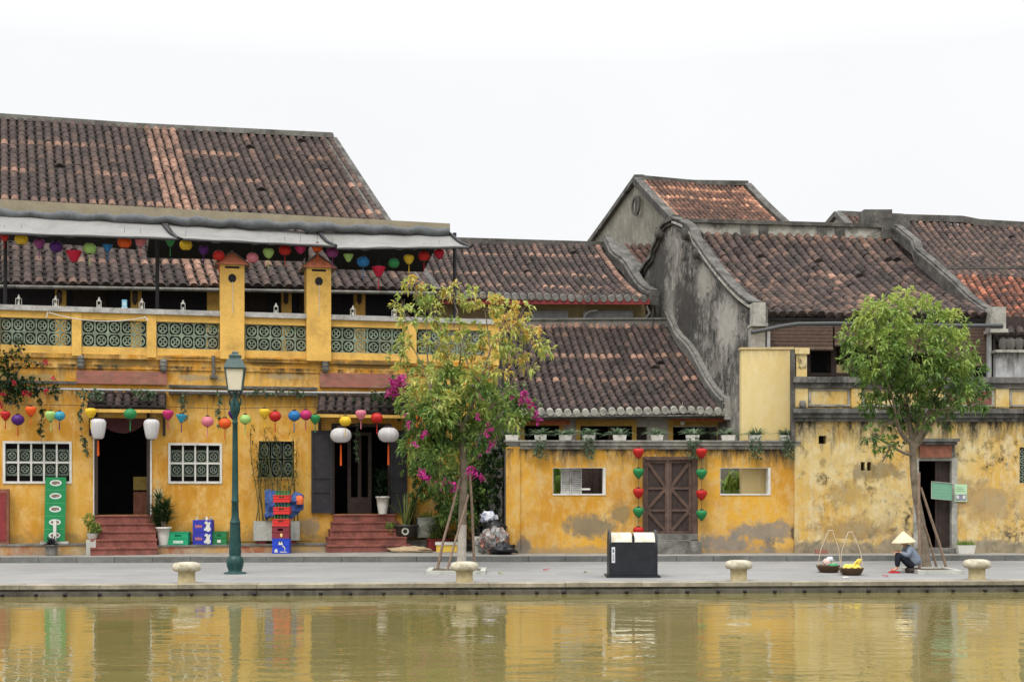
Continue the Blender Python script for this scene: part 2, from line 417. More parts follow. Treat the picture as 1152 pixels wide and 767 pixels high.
def interior(parent, F, x0, x1, zb, zt, depth, off=-.3, mat=None):
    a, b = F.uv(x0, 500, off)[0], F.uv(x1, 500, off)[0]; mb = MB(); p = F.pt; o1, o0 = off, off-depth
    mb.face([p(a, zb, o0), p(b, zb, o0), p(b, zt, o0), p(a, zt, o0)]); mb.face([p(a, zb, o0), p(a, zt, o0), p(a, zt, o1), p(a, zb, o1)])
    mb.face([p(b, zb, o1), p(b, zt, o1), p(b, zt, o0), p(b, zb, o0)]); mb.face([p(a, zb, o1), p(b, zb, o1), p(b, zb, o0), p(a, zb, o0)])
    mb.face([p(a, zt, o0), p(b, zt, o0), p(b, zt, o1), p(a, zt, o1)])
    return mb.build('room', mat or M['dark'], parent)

# ================================================================== LEFT HOUSE (two storeys, balcony)
L = Frame(0, 36.6, 560, 40.0)
ZP = .15                                                     # pavement level
house = thing('house', 'big two-storey yellow house with a green lattice balcony and long grey awnings', 'house', L.pt(6, ZP, 0))
def zl(py, px=270, off=0): return L.uv(px, py, off)[1]
zrail, zbeam, zlt, zlb, zlow, zband = zl(354.5), zl(357), zl(364.5), zl(394), zl(403), zl(444)
pl_ = lambda px, py, rx, ry, c=(.13, .1, .045): (L.at(px, py).x, L.at(px, py).z, rx*38/F0, ry*38/F0, c)
MP = plaster('ochre_plaster', (.64, .36, .065), (.72, .48, .18), (.54, .25, .03),
             streaks=[(zl(403), .35, .7), (zl(414), .55, 1.0), (zl(440), .6, 1.0)],
             patches=[pl_(138, 409, 46, 6), pl_(300, 408, 22, 5), pl_(410, 410, 50, 6), pl_(225, 425, 30, 4, (.4, .33, .2)), pl_(320, 424, 30, 5, (.42, .34, .2)), pl_(30, 424, 40, 4, (.4, .3, .15)), pl_(350, 593, 14, 14, (.3, .26, .2)), pl_(178, 560, 6, 26, (.6, .5, .3)), pl_(500, 420, 30, 8)],
             bottom=(ZP+.15, .6, .6), mold=.38, patch_op=.75, cement=(.36, .24, .1))
doors = [L.rect(107, 168, 470, 579), L.rect(374, 439, 478, 578)]
wins = []
w1 = window_lattice(house, L, 4, 80, 497, 543, 5); w2 = window_lattice(house, L, 190, 249, 499, 543, 4)
w3 = window_lattice(house, L, 290, 332, 495, 538, 3, white=False, half=False); w4 = window_lattice(house, L, 459, 491, 505, 535, 2, white=False, half=False)
mb = MB(); uL, uR = L.uv(-90, 500)[0], L.uv(560, 500)[0]; uG = L.uv(536, 500)[0]
L.wall(mb, (uL, uG, ZP, zl(430)), [(a, b, c, min(d, 99)) for a, b, c, d in (doors[0], doors[1], w1, w2, w3, w4)], -.28, 0)
mb.build('ground_floor_wall', MP, house)
mb = MB(); L.bx(mb, uL, uR, zl(430), zlow-.1, -.28, .001); mb.build('balcony_wall', MP, house)
# end wall of ground floor and balcony slab
mb = MB(); L.bx(mb, uL, uR, zl(412), zl(403), -9, -.281); mb.build('balcony_floor', M['conc'], house)
mb = MB(); L.bx(mb, uG-.25, uG, ZP, zl(412)-.01, -9, -.282); L.bx(mb, uL, uG-.26, ZP, zl(412)-.01, -9.2, -9.0); mb.build('side_wall', M['mould'], house)
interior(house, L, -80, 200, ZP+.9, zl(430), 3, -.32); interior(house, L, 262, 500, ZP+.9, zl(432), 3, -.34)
# mouldings
mb = MB()
L.bx(mb, uL, uR, zlow-.1, zlow+.03, -.2, .07); L.pbox(mb, 190, 357, 401, 403.5, .002, .1); L.bx(mb, uL, uR, zl(417)-.02, zl(417)+.02, .002, .035)
mb.build('string_course', MP, house)
for q_ in ((190, 357, 434, 437, .12, 270), (190, 357, 440.5, 444, .18, 270), (-90, 86, 428, 431, .1, 40), (457, 560, 432, 435, .12, 500)):
    mb = MB(); L.pbox(mb, *q_[:4], .002, q_[4], ref=q_[5]); mb.build('ledge', M['mould'], house)
mb = MB(); L.bx(mb, uL, doors[0][0]-.1, ZP+.3, zl(587), .002, .025); L.bx(mb, doors[0][1]+.1, doors[1][0]-.6, ZP+.3, zl(587), .002, .025); mb.build('dado', MP, house)
# balcony: rail, posts, lattice
mb = MB(); L.bx(mb, uL, uR+.05, zbeam, zrail+.08, -.2, .16); mb.build('coping', M['rail'], house)
mb = MB(); L.bx(mb, uL, uR, zlt, zbeam-.004, -.15, .07); L.bx(mb, uL, uR, zlow+.032, zlb, -.15, .05); mb.build('parapet_beam', M['yel'], house)
panels = [(-85, -6, 6), (0, 81, 6), (92, 165, 5), (176, 246, 5), (276, 346, 5), (371, 455, 6), (468, 545, 5)]
pe = []
for (a, b, n) in panels:
    u0, u1 = L.uv(a, 380)[0], L.uv(b, 380)[0]; pe.append((u0, u1))
    mb = MB(); breeze(mb, L, u0, u1, zlb+.003, zlt-.003, -.1, -.01, n, 2); mb.build('lattice_panel', M['lattice'], house)
for k in range(len(pe)-1):
    u0, u1 = pe[k][1], pe[k+1][0]
    if (u1-u0) > .5: continue
    mb = MB(); L.bx(mb, u0+.003, u1-.003, zlow-.04, zbeam-.006, -.18, .1); mb.build('balcony_post', M['yel'], house)
mb = MB(); L.bx(mb, pe[-1][1]+.003, uR+.02, zlow-.04, zbeam-.006, -.18, .1); mb.build('balcony_post', M['yel'], house)
# the two little tiled turrets
for (a, b, t, ap) in ((247.5, 275, 298, 282.5), (345, 372.5, 301.5, 285.5)):
    u0, u1 = L.uv(a, 350, .2)[0], L.uv(b, 350, .2)[0]; zt = zl(t, (a+b)/2, .2); za = zl(ap, (a+b)/2, 0); um = (u0+u1)/2; hw = (u1-u0)/2
    mb = MB(); L.bx(mb, u0, u1, zlow-.04, zt, -hw*1.7, .2); tw = mb.build('turret', M['yel'], house)
    cm, zc = (um, zl(t+15, (a+b)/2, .2)); mb = MB(); n = 16
    for rr, oo, nm, mt in ((.115, .204, 'round_opening', M['dark']),):
        pts = [L.pt(cm+math.cos(2*math.pi*k/n)*rr, zc+math.sin(2*math.pi*k/n)*rr*1.1, oo) for k in range(n)]; mb.face(pts)
        L.bx(mb, cm-.2, cm+.2, zt-.1, zt-.04, .19, .206); mb.build(nm, mt, tw)
    mb = MB(); pts = [L.pt(cm+.01, zc-.1, .21), L.pt(cm+.02, zbeam+.1, .21)]; mb.tube(pts, .009, 5); mb.build('wire', M['white'], tw)
    # pyramid roof of small clay tiles
    e = hw+.14; om = (.2-hw*1.7)/2; c = L.pt(um, 0, om); apx = c+V((0, 0, za)); cor = [c+L.u*sx*e+L.n*sy*(e+.02)+V((0, 0, zt)) for sx, sy in ((-1, 1), (1, 1), (1, -1), (-1, -1))]
    mb = MB(); base = MB()
    for k in range(4):
        A, B = cor[k], cor[(k+1) % 4]; rows = 5; nn = (B-A).cross(apx-A).normalized()
        for j in range(rows):
            v0, v1 = j/rows, (j+1)/rows; m = max(1, round(9*(1-j/rows)))
            for i in range(m):
                p = [lerp(lerp(A, B, s), apx, v) for s, v in ((i/m, v0), ((i+1)/m, v0), ((i+1)/m, v1), (i/m, v1))]
                md = lerp(p[0], p[1], .5)+nn*.03-V((0, 0, .02))
                mb.face([p[0]+nn*.006, md, p[1]+nn*.006, p[2]+nn*.004, p[3]+nn*.004], U(.3, 1)); mb.face([p[0], p[1], p[1]+nn*.006, md, p[0]+nn*.006], .2)
        base.tube([A+V((0, 0, .02)), apx+V((0, 0, .03))], .022, 6)
    base.face(cor[::-1]); r_ = mb.build('turret_roof', M['tile_new'], tw); base.build('hip_ridge', M['conc'], r_)
# brick panels, pipe, bulkhead lights
for (a, b, t, bo) in ((86, 188, 417.5, 432), (360, 456, 420, 436)):
    mb = MB(); L.pbox(mb, a, b, t, bo, .003, .1); mb.build('brick_panel', M['brickp'], house)
pts = [L.at(px, py, .3) for px, py in ((30, 437), (130, 438.5), (270, 440.5), (420, 442), (446, 441))]
mb = MB(); mb.tube(pts, .028, 8); 
for px in (60, 110, 190, 260, 330, 400): mb.tube([L.at(px, 439.5, .0), L.at(px, 439.5, .3)], .012, 5)
mb.build('water_pipe', M['steel'], house)
mb = MB(); mb.tube([L.at(240, 400, .12), L.at(240.3, 424, .12)], .05, 10); L.pbox(mb, 236, 244.5, 422, 425, .01, .2); mb.build('drain_pipe', M['conc'], house)
for px, py in ((91, 407), (184, 411), (366, 411.5)):
    c = L.at(px, py, .1); mb = MB(); prof = [(.0, -.2), (.06, -.19), (.1, -.12), (.1, .1), (.075, .17), (0, .19)]
    mb.lathe(prof, c, 12); 
    for k in (-.11, 0, .1): mb.lathe([(.108, k-.012), (.118, k), (.108, k+.012)], c, 12)
    mb.build('wall_light', M['conc'], house)
# sagging white cable on the parapet
def sagline(p, q, s, n=10): return [lerp(p, q, k/n)-V((0, 0, s*4*(k/n)*(1-k/n))) for k in range(n+1)]
mb = MB(); mb.tube(sagline(L.at(55, 351.5, .2), L.at(163, 357, .2), .17), .014, 5); mb.tube([L.at(163, 356, .2), L.at(166, 361, .2)], .02, 5); mb.tube([L.at(54, 351, .2), L.at(52.5, 357, .2)], .02, 5); mb.build('slack_cable', M['white'], house)
# porch canopies over both doors
for (a, b, t, bo, nc) in ((98, 187, 441, 459, 9), (356, 458, 444, 465, 10)):
    EL, ER = L.at(a, bo, .75), L.at(b, bo, .75); EL.z = ER.z = (EL.z+ER.z)/2
    RL, RR = L.at(a+3, t, .02), L.at(b, t, .02); RL.z = RR.z = (RL.z+RR.z)/2
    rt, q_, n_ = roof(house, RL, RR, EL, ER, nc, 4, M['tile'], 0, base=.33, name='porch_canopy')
    mb = MB(); mb.box8([EL+V((0, 0, -.12)), ER+V((0, 0, -.12)), ER+V((0, .12, -.12)), EL+V((0, .12, -.12)), EL+V((0, 0, -.03)), ER+V((0, 0, -.03)), ER+V((0, .12, -.03)), EL+V((0, .12, -.03))])
    mb.build('canopy_beam', M['yel'], rt)
    # brackets
    for px in (a+2, b-4):
        if px != a+2: mb.build('canopy_bracket', M['dwood'], rt)
        mb = MB(); mb.box8([L.at(px, 490 if a < 200 else 484, o)+L.u*s for o, s in ((.02, 0), (.02, .08), (.12, .08), (.12, 0))]+[L.at(px, bo-3, o)+L.u*s for o, s in ((.02, 0), (.02, .08), (.5, .08), (.5, 0))])
    mb.build('canopy_bracket', M['dwood'], rt)
# door 1: frame, arched valance, furniture inside; door 2: shutters, glazed doors
d = doors[0]; mb = MB(); L.wall(mb, (d[0]-.02, d[1]+.02, d[2], d[3]+.3), [(d[0]+.07, d[1]-.07, d[2]-1, d[3]+.2)], -.2, .03); dr = mb.build('doorway', M['dwood'], house)
mb = MB(); L.bx(mb, d[0]-.05, d[0]-.021, d[2], d[3]-.3, -.05, .05); L.bx(mb, d[1]+.021, d[1]+.07, d[2], d[3]-.3, -.05, .05); mb.build('door_trim', M['white'], dr)
mb = MB(); n = 16; w = (d[1]-d[0])-.16; zt = d[3]+.15
top = [L.pt(d[0]+.08+w*k/n, zt, -.06) for k in range(n+1)]; bot = [L.pt(d[0]+.08+w*k/n, zt-.22-.36*math.sin(math.pi*k/n)**.7, -.06) for k in range(n+1)]
mb.grid([bot, top], smooth=False); mb.grid([[p-L.n*.03 for p in top], [p-L.n*.03 for p in bot]], smooth=False); mb.grid([[p-L.n*.03 for p in bot], bot], smooth=False); mb.build('valance', plain('maroon_cloth', (.07, .025, .025), .9, .3), dr)
mb = MB(); L.pbox(mb, 150, 168, 536, 551, -1.6, -.9); mb.build('shelf', plain('dim_yellow', (.28, .2, .05), .8, .2), dr)
mb = MB(); L.pbox(mb, 150, 168, 553, 579, -1.6, -.9); mb.build('cabinet', M['redwood'], dr)
d = doors[1]; mb = MB(); L.wall(mb, (d[0]-.03, d[1]+.03, d[2], d[3]+.04), [(d[0]+.06, d[1]-.06, d[2]-1, d[3]-.05)], -.2, .02); dr = mb.build('doorway', M['dwood'], house)
for (a, b) in ((350.5, 374), (439.5, 458)):
    mb = MB(); u0, u1, z0, z1 = L.rect(a, b, 484, 577, .1); L.bx(mb, u0, u1, z0, z1, .02, .07)
    sh = mb.build('shutter', M['bwood'], dr); fr = MB(); t = .06
    for zz in (z0, z0+(z1-z0)*.25, z0+(z1-z0)*.42, z1-t): L.bx(fr, u0+t, u1-t, zz, zz+t, .07, .1)
    L.bx(fr, u0, u0+t, z0, z1, .07, .1); L.bx(fr, u1-t, u1, z0, z1, .07, .1); fr.build('shutter_frame', M['bwood'], sh)
mb = MB(); u0, u1, z0, z1 = L.rect(391, 418, 486, 578, -.5); L.wall(mb, (u0, u1, z0, z1), [(u0+.1, (u0+u1)/2-.05, z0+.5, z1-.1), ((u0+u1)/2+.05, u1-.1, z0+.5, z1-.1)], -.6, -.5); mb.build('inner_door', M['dwood'], dr)
# steps
for (a, b, nst) in ((104, 173, 5), (377, 447, 5)):
    u0, u1 = L.uv(a, 600, .5)[0], L.uv(b, 600, .5)[0]; zt = doors[0 if a < 200 else 1][2]; h = (zt-ZP)/nst
    for k in range(nst):
        mb = MB(); z1 = ZP+h*(k+1); o1 = (nst-k)*.235-.1; wd = .07*(nst-1-k)
        L.bx(mb, u0-(.02 if a < 200 else wd), u1+(wd if a > 200 else wd*.4), ZP+h*k, z1-.045, .001, o1); L.bx(mb, u0-(.02 if a < 200 else wd)-.01, u1+(wd if a > 200 else wd*.4)+.01, z1-.045, z1-.002, .001, o1+.03)
        mb.build('step', M['red_step'], house)
# plinth
MPL = plaster('worn_plinth_paint', (.5, .32, .1), (.5, .42, .28), (.3, .09, .05), mold=.5, blot=.7, cement=(.3, .24, .17))
for (a, b, o, bt) in ((-90, 102, .42, 612), (176, 373, .6, 612), (448, 536, .5, 607)):
    u0, u1 = L.uv(a, 600, o)[0], L.uv(b, 600, o)[0]; zt = zl(bt, (a+b)/2, o)
    mb = MB(); L.bx(mb, u0, u1, ZP, zt-.05, .001, o); pl = mb.build('plinth', MPL if a < 400 else M['conc'], house)
    mb = MB(); L.bx(mb, u0-.02, u1+.02, zt-.05, zt, .001, o+.03); mb.build('plinth_slab', M['conc'], pl)
ZPL = zl(612, 274, .6)
# veranda behind the balcony
mb = MB(); L.bx(mb, uL-2, L.uv(478, 340, -6)[0], zlow-.5, zl(270), -6.2, -6); mb.build('veranda_wall', plain('veranda_dark_panelling', (.03, .028, .04), .8, .3), house)
mb = MB()
for a, b in ((82, 120), (262, 300), (336, 356)): 
    u0, u1 = L.uv(a, 340, -6)[0], L.uv(b, 340, -6)[0]; mb = MB(); L.bx(mb, u0, u1, zlow, zl(318, 270, -6), -5.99, -5.9); mb.build('veranda_door', M['dwood'], house)
for (a, b) in ((62, 74), (147, 159), (233, 247), (317, 328), (399, 411)):
    mb = MB(); u0, u1 = L.uv(a, 340, -4.6)[0], L.uv(b, 340, -4.6)[0]; L.bx(mb, u0, u1, zlow, zl(321, 270, -4.6), -4.95, -4.6); pp = mb.build('veranda_pillar', M['yel'], house)
    if a != 233:
        c = L.pt((u0+u1)/2-.03, zl(334.5, (a+b)/2, -4.6), -4.5); mb = MB()
        mb.box(c.x-.07, c.x+.07, c.y-.05, c.y+.05, c.z-.16, c.z+.12); mb.lathe([(.1, .12), (.02, .24), (.0, .28)], c, 8); mb.lathe([(.0, -.26), (.05, -.2), (.07, -.16)], c, 8)
        mb.build('wall_lantern', M['dwood'], pp)
# main roof
RR, ER = P(375, 157, 52), P(492, 327, 43.5); RL, EL = P(0, 133, 49), P(0, 319, 40.6); RL, EL = lerp(RR, RL, 1.22), lerp(ER, EL, 1.22)
NC = 50
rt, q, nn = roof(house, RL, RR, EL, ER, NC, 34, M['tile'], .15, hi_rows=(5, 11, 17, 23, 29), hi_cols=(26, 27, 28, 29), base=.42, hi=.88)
mb = MB(); mb.sweep([RL+V((0, 0, -.05)), lerp(RL, RR, .5)+V((0, 0, -.1)), RR+V((0, 0, .02))], V((0, 1, 0)), .4, .2); mb.build('ridge', M['conc'], rt)
mb = MB(); mb.sweep([q(1, k/8)+V((.02, 0, -.1)) for k in range(9)], (RR-RL).normalized(), .2, .2); mb.sweep([q(1, k/8)+V((-.38, 0, .0)) for k in range(9)], (RR-RL).normalized(), .1, .16); mb.build('verge', M['mould'], rt)
mb = MB(); gL = q(1, 1); mb.face([gL+V((0, 0, -.2)), gL+V((0, 0, -4)), V((RR.x, RR.y, 4)), RR+V((0, 0, -.2))]); mb.face([V((RR.x, RR.y, 4)), V((RR.x-4, RR.y+6, 4)), V((RR.x-4, RR.y+6, 8.4)), RR+V((0, 0, -.2))])
mb.face([RR+V((0, 0, -.1)), RL+V((0, 0, -.1)), RL+V((-3, 8, -7)), RR+V((-3, 8, -7))]); mb.build('gable', M['mould'], house)
mb = MB(); mb.tube([EL+V((0, -.06, -.1)), ER+V((0, -.06, -.1))], .06, 8); mb.build('gutter', M['conc'], rt)
# awning structure
def A(px, py, o): return L.at(px, py, o)
aw = []
pa, pb = A(-90, 219.3, -.55), A(506, 251.5, -.55); pc, pd = A(-90, 233.5, -.55), A(506, 259, -.55)
def slabq(mb, p, t): mb.box8([p[0], p[1], p[1]+t, p[0]+t, p[3], p[2], p[2]+t, p[3]+t])
mb = MB(); slabq(mb, [pc, pd, pb, pa], V((0, .15, 0))); beam = mb.build('awning_beam', M['tan'], house)
# folded dark cover roll below the beam
mb = MB(); rows = []
for k in range(61):
    c = lerp(pc, pd, k/60)+V((0, -.12, -.1+.035*math.sin(k*1.7)+U(-.015, .015))); rows.append([c+V((0, -math.cos(t)*.13, math.sin(t)*(.13+.02*math.sin(k*.9)))) for t in (2*math.pi*j/8 for j in range(8))])
mb.grid(rows, True); mb.build('rolled_cover', plain('dark_grey_canvas', (.1, .105, .11), .85, .25), beam)
MC = pm('awning_canvas', (.215, .21, .2), .12, 1.5, .85, .15, dirt=(.15, .143, .125), damt=.7)
canv = [((-90, 232), (181, 249), (201, 267.5), (-90, 258.5)), ((188, 249.5), (358, 261.5), (378, 276), (206, 267.8)), ((359, 260), (505, 262), (530, 277), (379, 278.5))]
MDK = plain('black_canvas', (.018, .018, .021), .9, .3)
for (a, b, c, d_) in canv:
    n, m = 40, 7; A0, B0, C0, D0 = A(*a, -.6), A(*b, -.6), A(*c, .9), A(*d_, .9)
    rows = []
    for j in range(m+1):
        v = j/m; row = []
        for i in range(n+1):
            u = i/n; p = lerp(lerp(A0, B0, u), lerp(D0, C0, u), v); p = p-V((0, 0, .1*4*v*(1-v)+.012*math.sin(u*n*.35)*math.sin(v*2.6)+.008*math.sin(u*23+v*3)))
            row.append(p)
        rows.append(row)
    mb = MB(); mb.grid(rows[::-1]); low = [[p-V((0, 0, .02)) for p in r] for r in rows]; mb.grid(low)
    mb.grid([rows[-1], [p+V((0, .01, -.07+.012*math.sin(k*1.3))) for k, p in enumerate(rows[-1])]]); aw.append(mb.build('awning', MC, house))
    mb = MB(); mb.tube([B0+V((0, -.02, 0)), lerp(B0, C0, .5)-V((0, .02, .08)), C0-V((0, .02, .02))], .05, 6); mb.tube([D0-V((0, 0, .05)), C0-V((0, 0, .05))], .025, 6); mb.build('awning_arm', M['bwood'], aw[-1])
# dark under-canopies hanging back from the beam
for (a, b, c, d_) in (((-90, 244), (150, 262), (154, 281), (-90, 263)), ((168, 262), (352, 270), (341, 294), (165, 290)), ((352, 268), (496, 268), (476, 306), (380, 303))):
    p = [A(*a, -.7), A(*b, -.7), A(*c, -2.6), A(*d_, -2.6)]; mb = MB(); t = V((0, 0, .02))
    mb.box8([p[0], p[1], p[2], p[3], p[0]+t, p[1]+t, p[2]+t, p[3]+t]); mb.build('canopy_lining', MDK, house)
for (px, t, b) in ((177, 262, 354), (511.5, 262, 364), (6, 250, 350), (345, 262, 358)):
    mb = MB(); p = A(px, b, -.5); q2 = A(px, t, -.5); mb.tube([p, V((p.x, p.y, q2.z))], .055, 8); mb.build('awning_post', M['bwood'], house)
# ================================================================== GARDEN WALL with gate
C = Frame(568, 37.3, 897, 37.5)
gw = thing('garden_wall', 'low ochre plaster wall with a grey coping, two small openings and a wooden gate', 'wall', C.pt(4, ZP, 0))
zc = C.uv(730, 505)[1]
def cp(px, py): v = C.at(px, py); return v.x, v.z
pt_ = lambda px, py, rx, ry, *c: (*cp(px, py), rx*37.4/F0, ry*37.4/F0, *c)
MG = plaster('garden_wall_plaster', (.66, .36, .05), (.62, .45, .2), (.52, .25, .03), streaks=[(zc, .75, 1.0), (zc, .35, .8)],
             patches=[pt_(665, 592, 38, 14, (.24, .21, .15)), pt_(588, 614, 10, 16, (.17, .16, .15)), pt_(700, 577, 12, 14, (.3, .23, .12)), pt_(860, 598, 44, 14), pt_(820, 612, 45, 11), pt_(866, 614, 9, 14, (.17, .16, .15)), pt_(893, 600, 4, 10, (.1, .08, .06))],
             bottom=(ZP, .25, .5), mold=.3, blot=.12)
holes = [C.rect(622, 680.5, 526, 556), C.rect(810, 866, 526, 556), (*C.uv(724, 500)[:1], *C.uv(780, 500)[:1], ZP, C.uv(750, 515.5)[1])]
W0, W1 = C.uv(570, 500)[0], C.uv(897, 500)[0]
mb = MB(); C.wall(mb, (W0, W1, ZP, zc), holes, -.28, 0); mb.build('wall_body', MG, gw)
mb = MB(); C.bx(mb, W0-.02, C.uv(585, 500)[0], ZP, zc+.06, -.3, .05); mb.build('corner_pier', MG, gw)
mb = MB(); C.bx(mb, W0-.05, W0-.021, ZP, zc, -5, .03); C.bx(mb, W0-.02, W0+.2, ZP, zc, -4.5, -.31); mb.build('side_return', M['mould'], gw)
mb = MB(); C.bx(mb, C.uv(585, 500)[0]+.003, W1-.0, zc, zc+.1, -.3, .06); C.bx(mb, C.uv(585, 500)[0]+.003, W1+.04, zc+.1, zc+.2, -.32, .12); C.bx(mb, W0-.06, W1+.06, zc+.2, zc+.245, -.34, .16)
mb.build('coping', plaster('mouldy_coping', (.3, .29, .25), (.42, .4, .36), (.12, .11, .1), mold=.8), gw)
ZC = zc+.247
for k, h in enumerate(holes[:2]):
    mb = MB(); e = .05; C.wall(mb, (h[0], h[1]+.02, h[2]-.02, h[3]), [(h[0]+.008, h[1]-e, h[2]+e*.4, h[3]-.008)], -.29, .02); fr = mb.build('window_frame', M['white'], gw)
    if k == 0:
        for (a, b) in ((631, 642.5), (643, 654.5)):
            u0, u1, z0, z1 = C.rect(a, b, 527, 555, -.2); mb = MB(); C.wall(mb, (u0, u1, z0, z1), [(u0+.03, u1-.03, z0+.05, z1-.05)], -.25, -.2); sh = mb.build('louvre_shutter', M['rail'], fr)
            mb = MB(); n = 11
            for j in range(n):
                z = z0+.06+(z1-z0-.12)*(j+.5)/n; p0, p1 = C.pt(u0+.03, z, -.225), C.pt(u1-.03, z, -.225); mb.obox((p0+p1)/2, (p1-p0)/2, C.n*.02+V((0, 0, -.018)), V((0, 0, .004)))
            mb.build('slat', M['rail'], sh)
        mb = MB(); C.pbox(mb, 655, 664, 549, 551, -.3, -.1); mb.build('sill_bar', M['white'], fr)
mb = MB(); C.pbox(mb, 640, 700, 515, 600, -1.3, -1.25, z0=ZP); C.pbox(mb, 668, 674, 515, 560, -1.24, -1.15); mb.build('dark_backing', M['dwood'], gw)  # added dark panel standing in for the dim court behind the left opening
# gate: two leaves, frame, diagonal braces, steps
g = holes[2]; gz0 = C.uv(750, 600)[1]
mb = MB(); C.wall(mb, (g[0]-.02, g[1]+.12, ZP, g[3]+.05), [(g[0]+.04, g[1]-.03, ZP-1, g[3]-.04)], -.2, .025); gt = mb.build('gate', M['wood'], gw)
um = (g[0]+g[1])/2; n = 5
for s, (a, b) in enumerate(((g[0]+.045, um-.008), (um+.008, g[1]-.035))):
    mb = MB()
    for k in range(n): C.bx(mb, lerp(a, b, k/n)+.003, lerp(a, b, (k+1)/n)-.003, gz0, g[3]-.045, -.12, -.08)
    lf = mb.build('gate_leaf', M['dwood'], gt); mb = MB(); t = .085; H = g[3]-.045-gz0; zs = [gz0+.0, gz0+H*.3, gz0+H*.6, g[3]-.045-t]
    for z in zs: C.bx(mb, a+t, b-t, z, z+t*.8, -.078, -.04)
    C.bx(mb, a, a+t, gz0, g[3]-.046, -.079, -.035); C.bx(mb, b-t, b, gz0, g[3]-.046, -.079, -.035)
    x0, x1 = (a+t, b-t) if s == 0 else (b-t, a+t)           # outer, inner
    for (za, zb_) in ((zs[3], zs[2]+t), (zs[1]+t, zs[2]), (zs[1], zs[0]+t)):
        p, q2 = (C.pt(x0, za, -.055), C.pt(x1, zb_, -.055)) if za != zs[1] else (C.pt(x0, zs[1], -.055), C.pt(x1, zs[0]+t, -.055))
        dv = (q2-p)/2; sd = dv.cross(C.n).normalized()*.045; mb.obox((p+q2)/2, dv, C.n*.014, sd)
    mb.build('gate_brace', M['wood'], lf)
mb = MB(); C.bx(mb, g[0]+.0, g[1]+.1, C.uv(750, 607)[1], gz0-.004, -.25, .1); C.bx(mb, g[0]-.35, g[1]+.15, ZP, C.uv(750, 608)[1], -.2, .5); mb.build('gate_step', M['conc'], gw)

# ================================================================== MIDDLE HOUSE behind the garden wall
K = Frame(560, 41.6, 830, 41.8)
mid = thing('house', 'lower tiled house between the balcony house and the mouldy gable, behind the garden wall', 'house', K.pt(3, ZP, 0))
mb = MB(); dh = [K.rect(652, 712, 479, 520), K.rect(757, 808, 480, 520), K.rect(589, 630, 478, 520), K.rect(715, 728, 480, 520)]
K.wall(mb, (K.uv(440, 500)[0], K.uv(834, 500)[0], ZP, K.uv(700, 455)[1]), dh, -.25, 0); mb.build('front_wall', plain('pale_grey_wall', (.52, .5, .46), .9, .1, dirt=(.3, .28, .24)), mid)
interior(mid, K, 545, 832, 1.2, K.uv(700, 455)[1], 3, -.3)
for (a, b) in ((648, 716), (752, 812), (585, 634)):
    mb = MB(); r_ = K.rect(a, b, 472, 520, .03); K.wall(mb, r_, [(r_[0]+.14, r_[1]-.14, -5, r_[3]-.19)], .002, .05); mb.build('window_frame', M['yel'], mid)
for q_ in ((716, 730), (684, 700)):
    mb = MB(); K.pbox(mb, *q_, 480, 500, -.24, -.19); mb.build('wood_panel', M['dwood'], mid)
MBL = plain('orange_bamboo_blind', (.33, .095, .04), .8, .3)
for (a, b, t, bo) in ((580, 641, 464, 477), (757, 822, 466, 473.5)):
    mb = MB(); r_ = K.rect(a, b, t, bo, .7); n = 12
    for k in range(n):
        z = lerp(r_[2], r_[3], (k+.5)/n); mb.tube([K.pt(r_[0], z, .7+(.04 if a > 700 else 0)), K.pt(r_[1], z-.03, .7)], (r_[3]-r_[2])/n*.52, 6)
    mb.build('rolled_blind', MBL, mid)
# yellow pier left of slab
mb = MB(); K.pbox(mb, 815, 838, 445, 520, -.2, .15, z0=ZP); K.pbox(mb, 815, 838, 462, 466, .15, .2); mb.build('corner_pier', M['yel'], mid)
mb = MB(); p = K.at(768, 478, .5); mb.lathe([(0, .0), (.06, .01), (.075, .05), (.06, .25), (0, .3)], p, 12); mb.tube([p+V((0, 0, .3)), p+V((0, 0, .7))], .01, 5); mb.build('pendant_lamp', M['white'], mid)
# lower roof
RL, RR, EL, ER = P(560, 367, 46), P(757, 366, 46.2), P(580, 464, 40.7), P(822, 462, 40.9)
RL2 = lerp(RR, RL, 1.15); EL2 = lerp(ER, EL, 1.15)
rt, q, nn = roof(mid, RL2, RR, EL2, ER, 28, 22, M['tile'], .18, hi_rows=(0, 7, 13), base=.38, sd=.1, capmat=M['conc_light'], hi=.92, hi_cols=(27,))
mb = MB(); mb.sweep([RL2+V((0, .1, -.05)), RR+V((.1, .1, -.05))], V((0, 1, 0)), .35, .28); mb.sweep([RL2+V((0, .1, .2)), RR+V((.1, .1, .2))], V((0, 1, 0)), .45, .06); mb.build('ridge', M['conc'], rt)
def verge(parent, q, layers, side, u=1, n=12, lift=.0, mat='mould', up=None, name='gable_coping'):
    mb = MB()
    for (w, h, l, sx) in layers:
        mb.sweep([q(u, k/n)+side*sx+V((0, 0, l+(up(k/n) if up else 0))) for k in range(n+1)], side, w, h)
    return mb.build(name, M[mat], parent)
X1 = V((1, 0, 0))
bump_up = lambda t: .22*math.exp(-((t-.02)/.1)**2)+.28*math.exp(-((t-.45)/.2)**2)+.1*max(0, (t-.9)*6)
verge(rt, q, [(.26, .3, -.1, -.12), (.36, .09, .2, -.12), (.22, .08, .29, -.12)], X1, up=bump_up, mat='conc')
mb = MB(); e = q(1, 1); mb.box(e.x-.2, e.x+.2, e.y-.2, e.y+.15, e.z-.25, e.z+.42); mb.build('coping_end', M['conc_light'], rt)
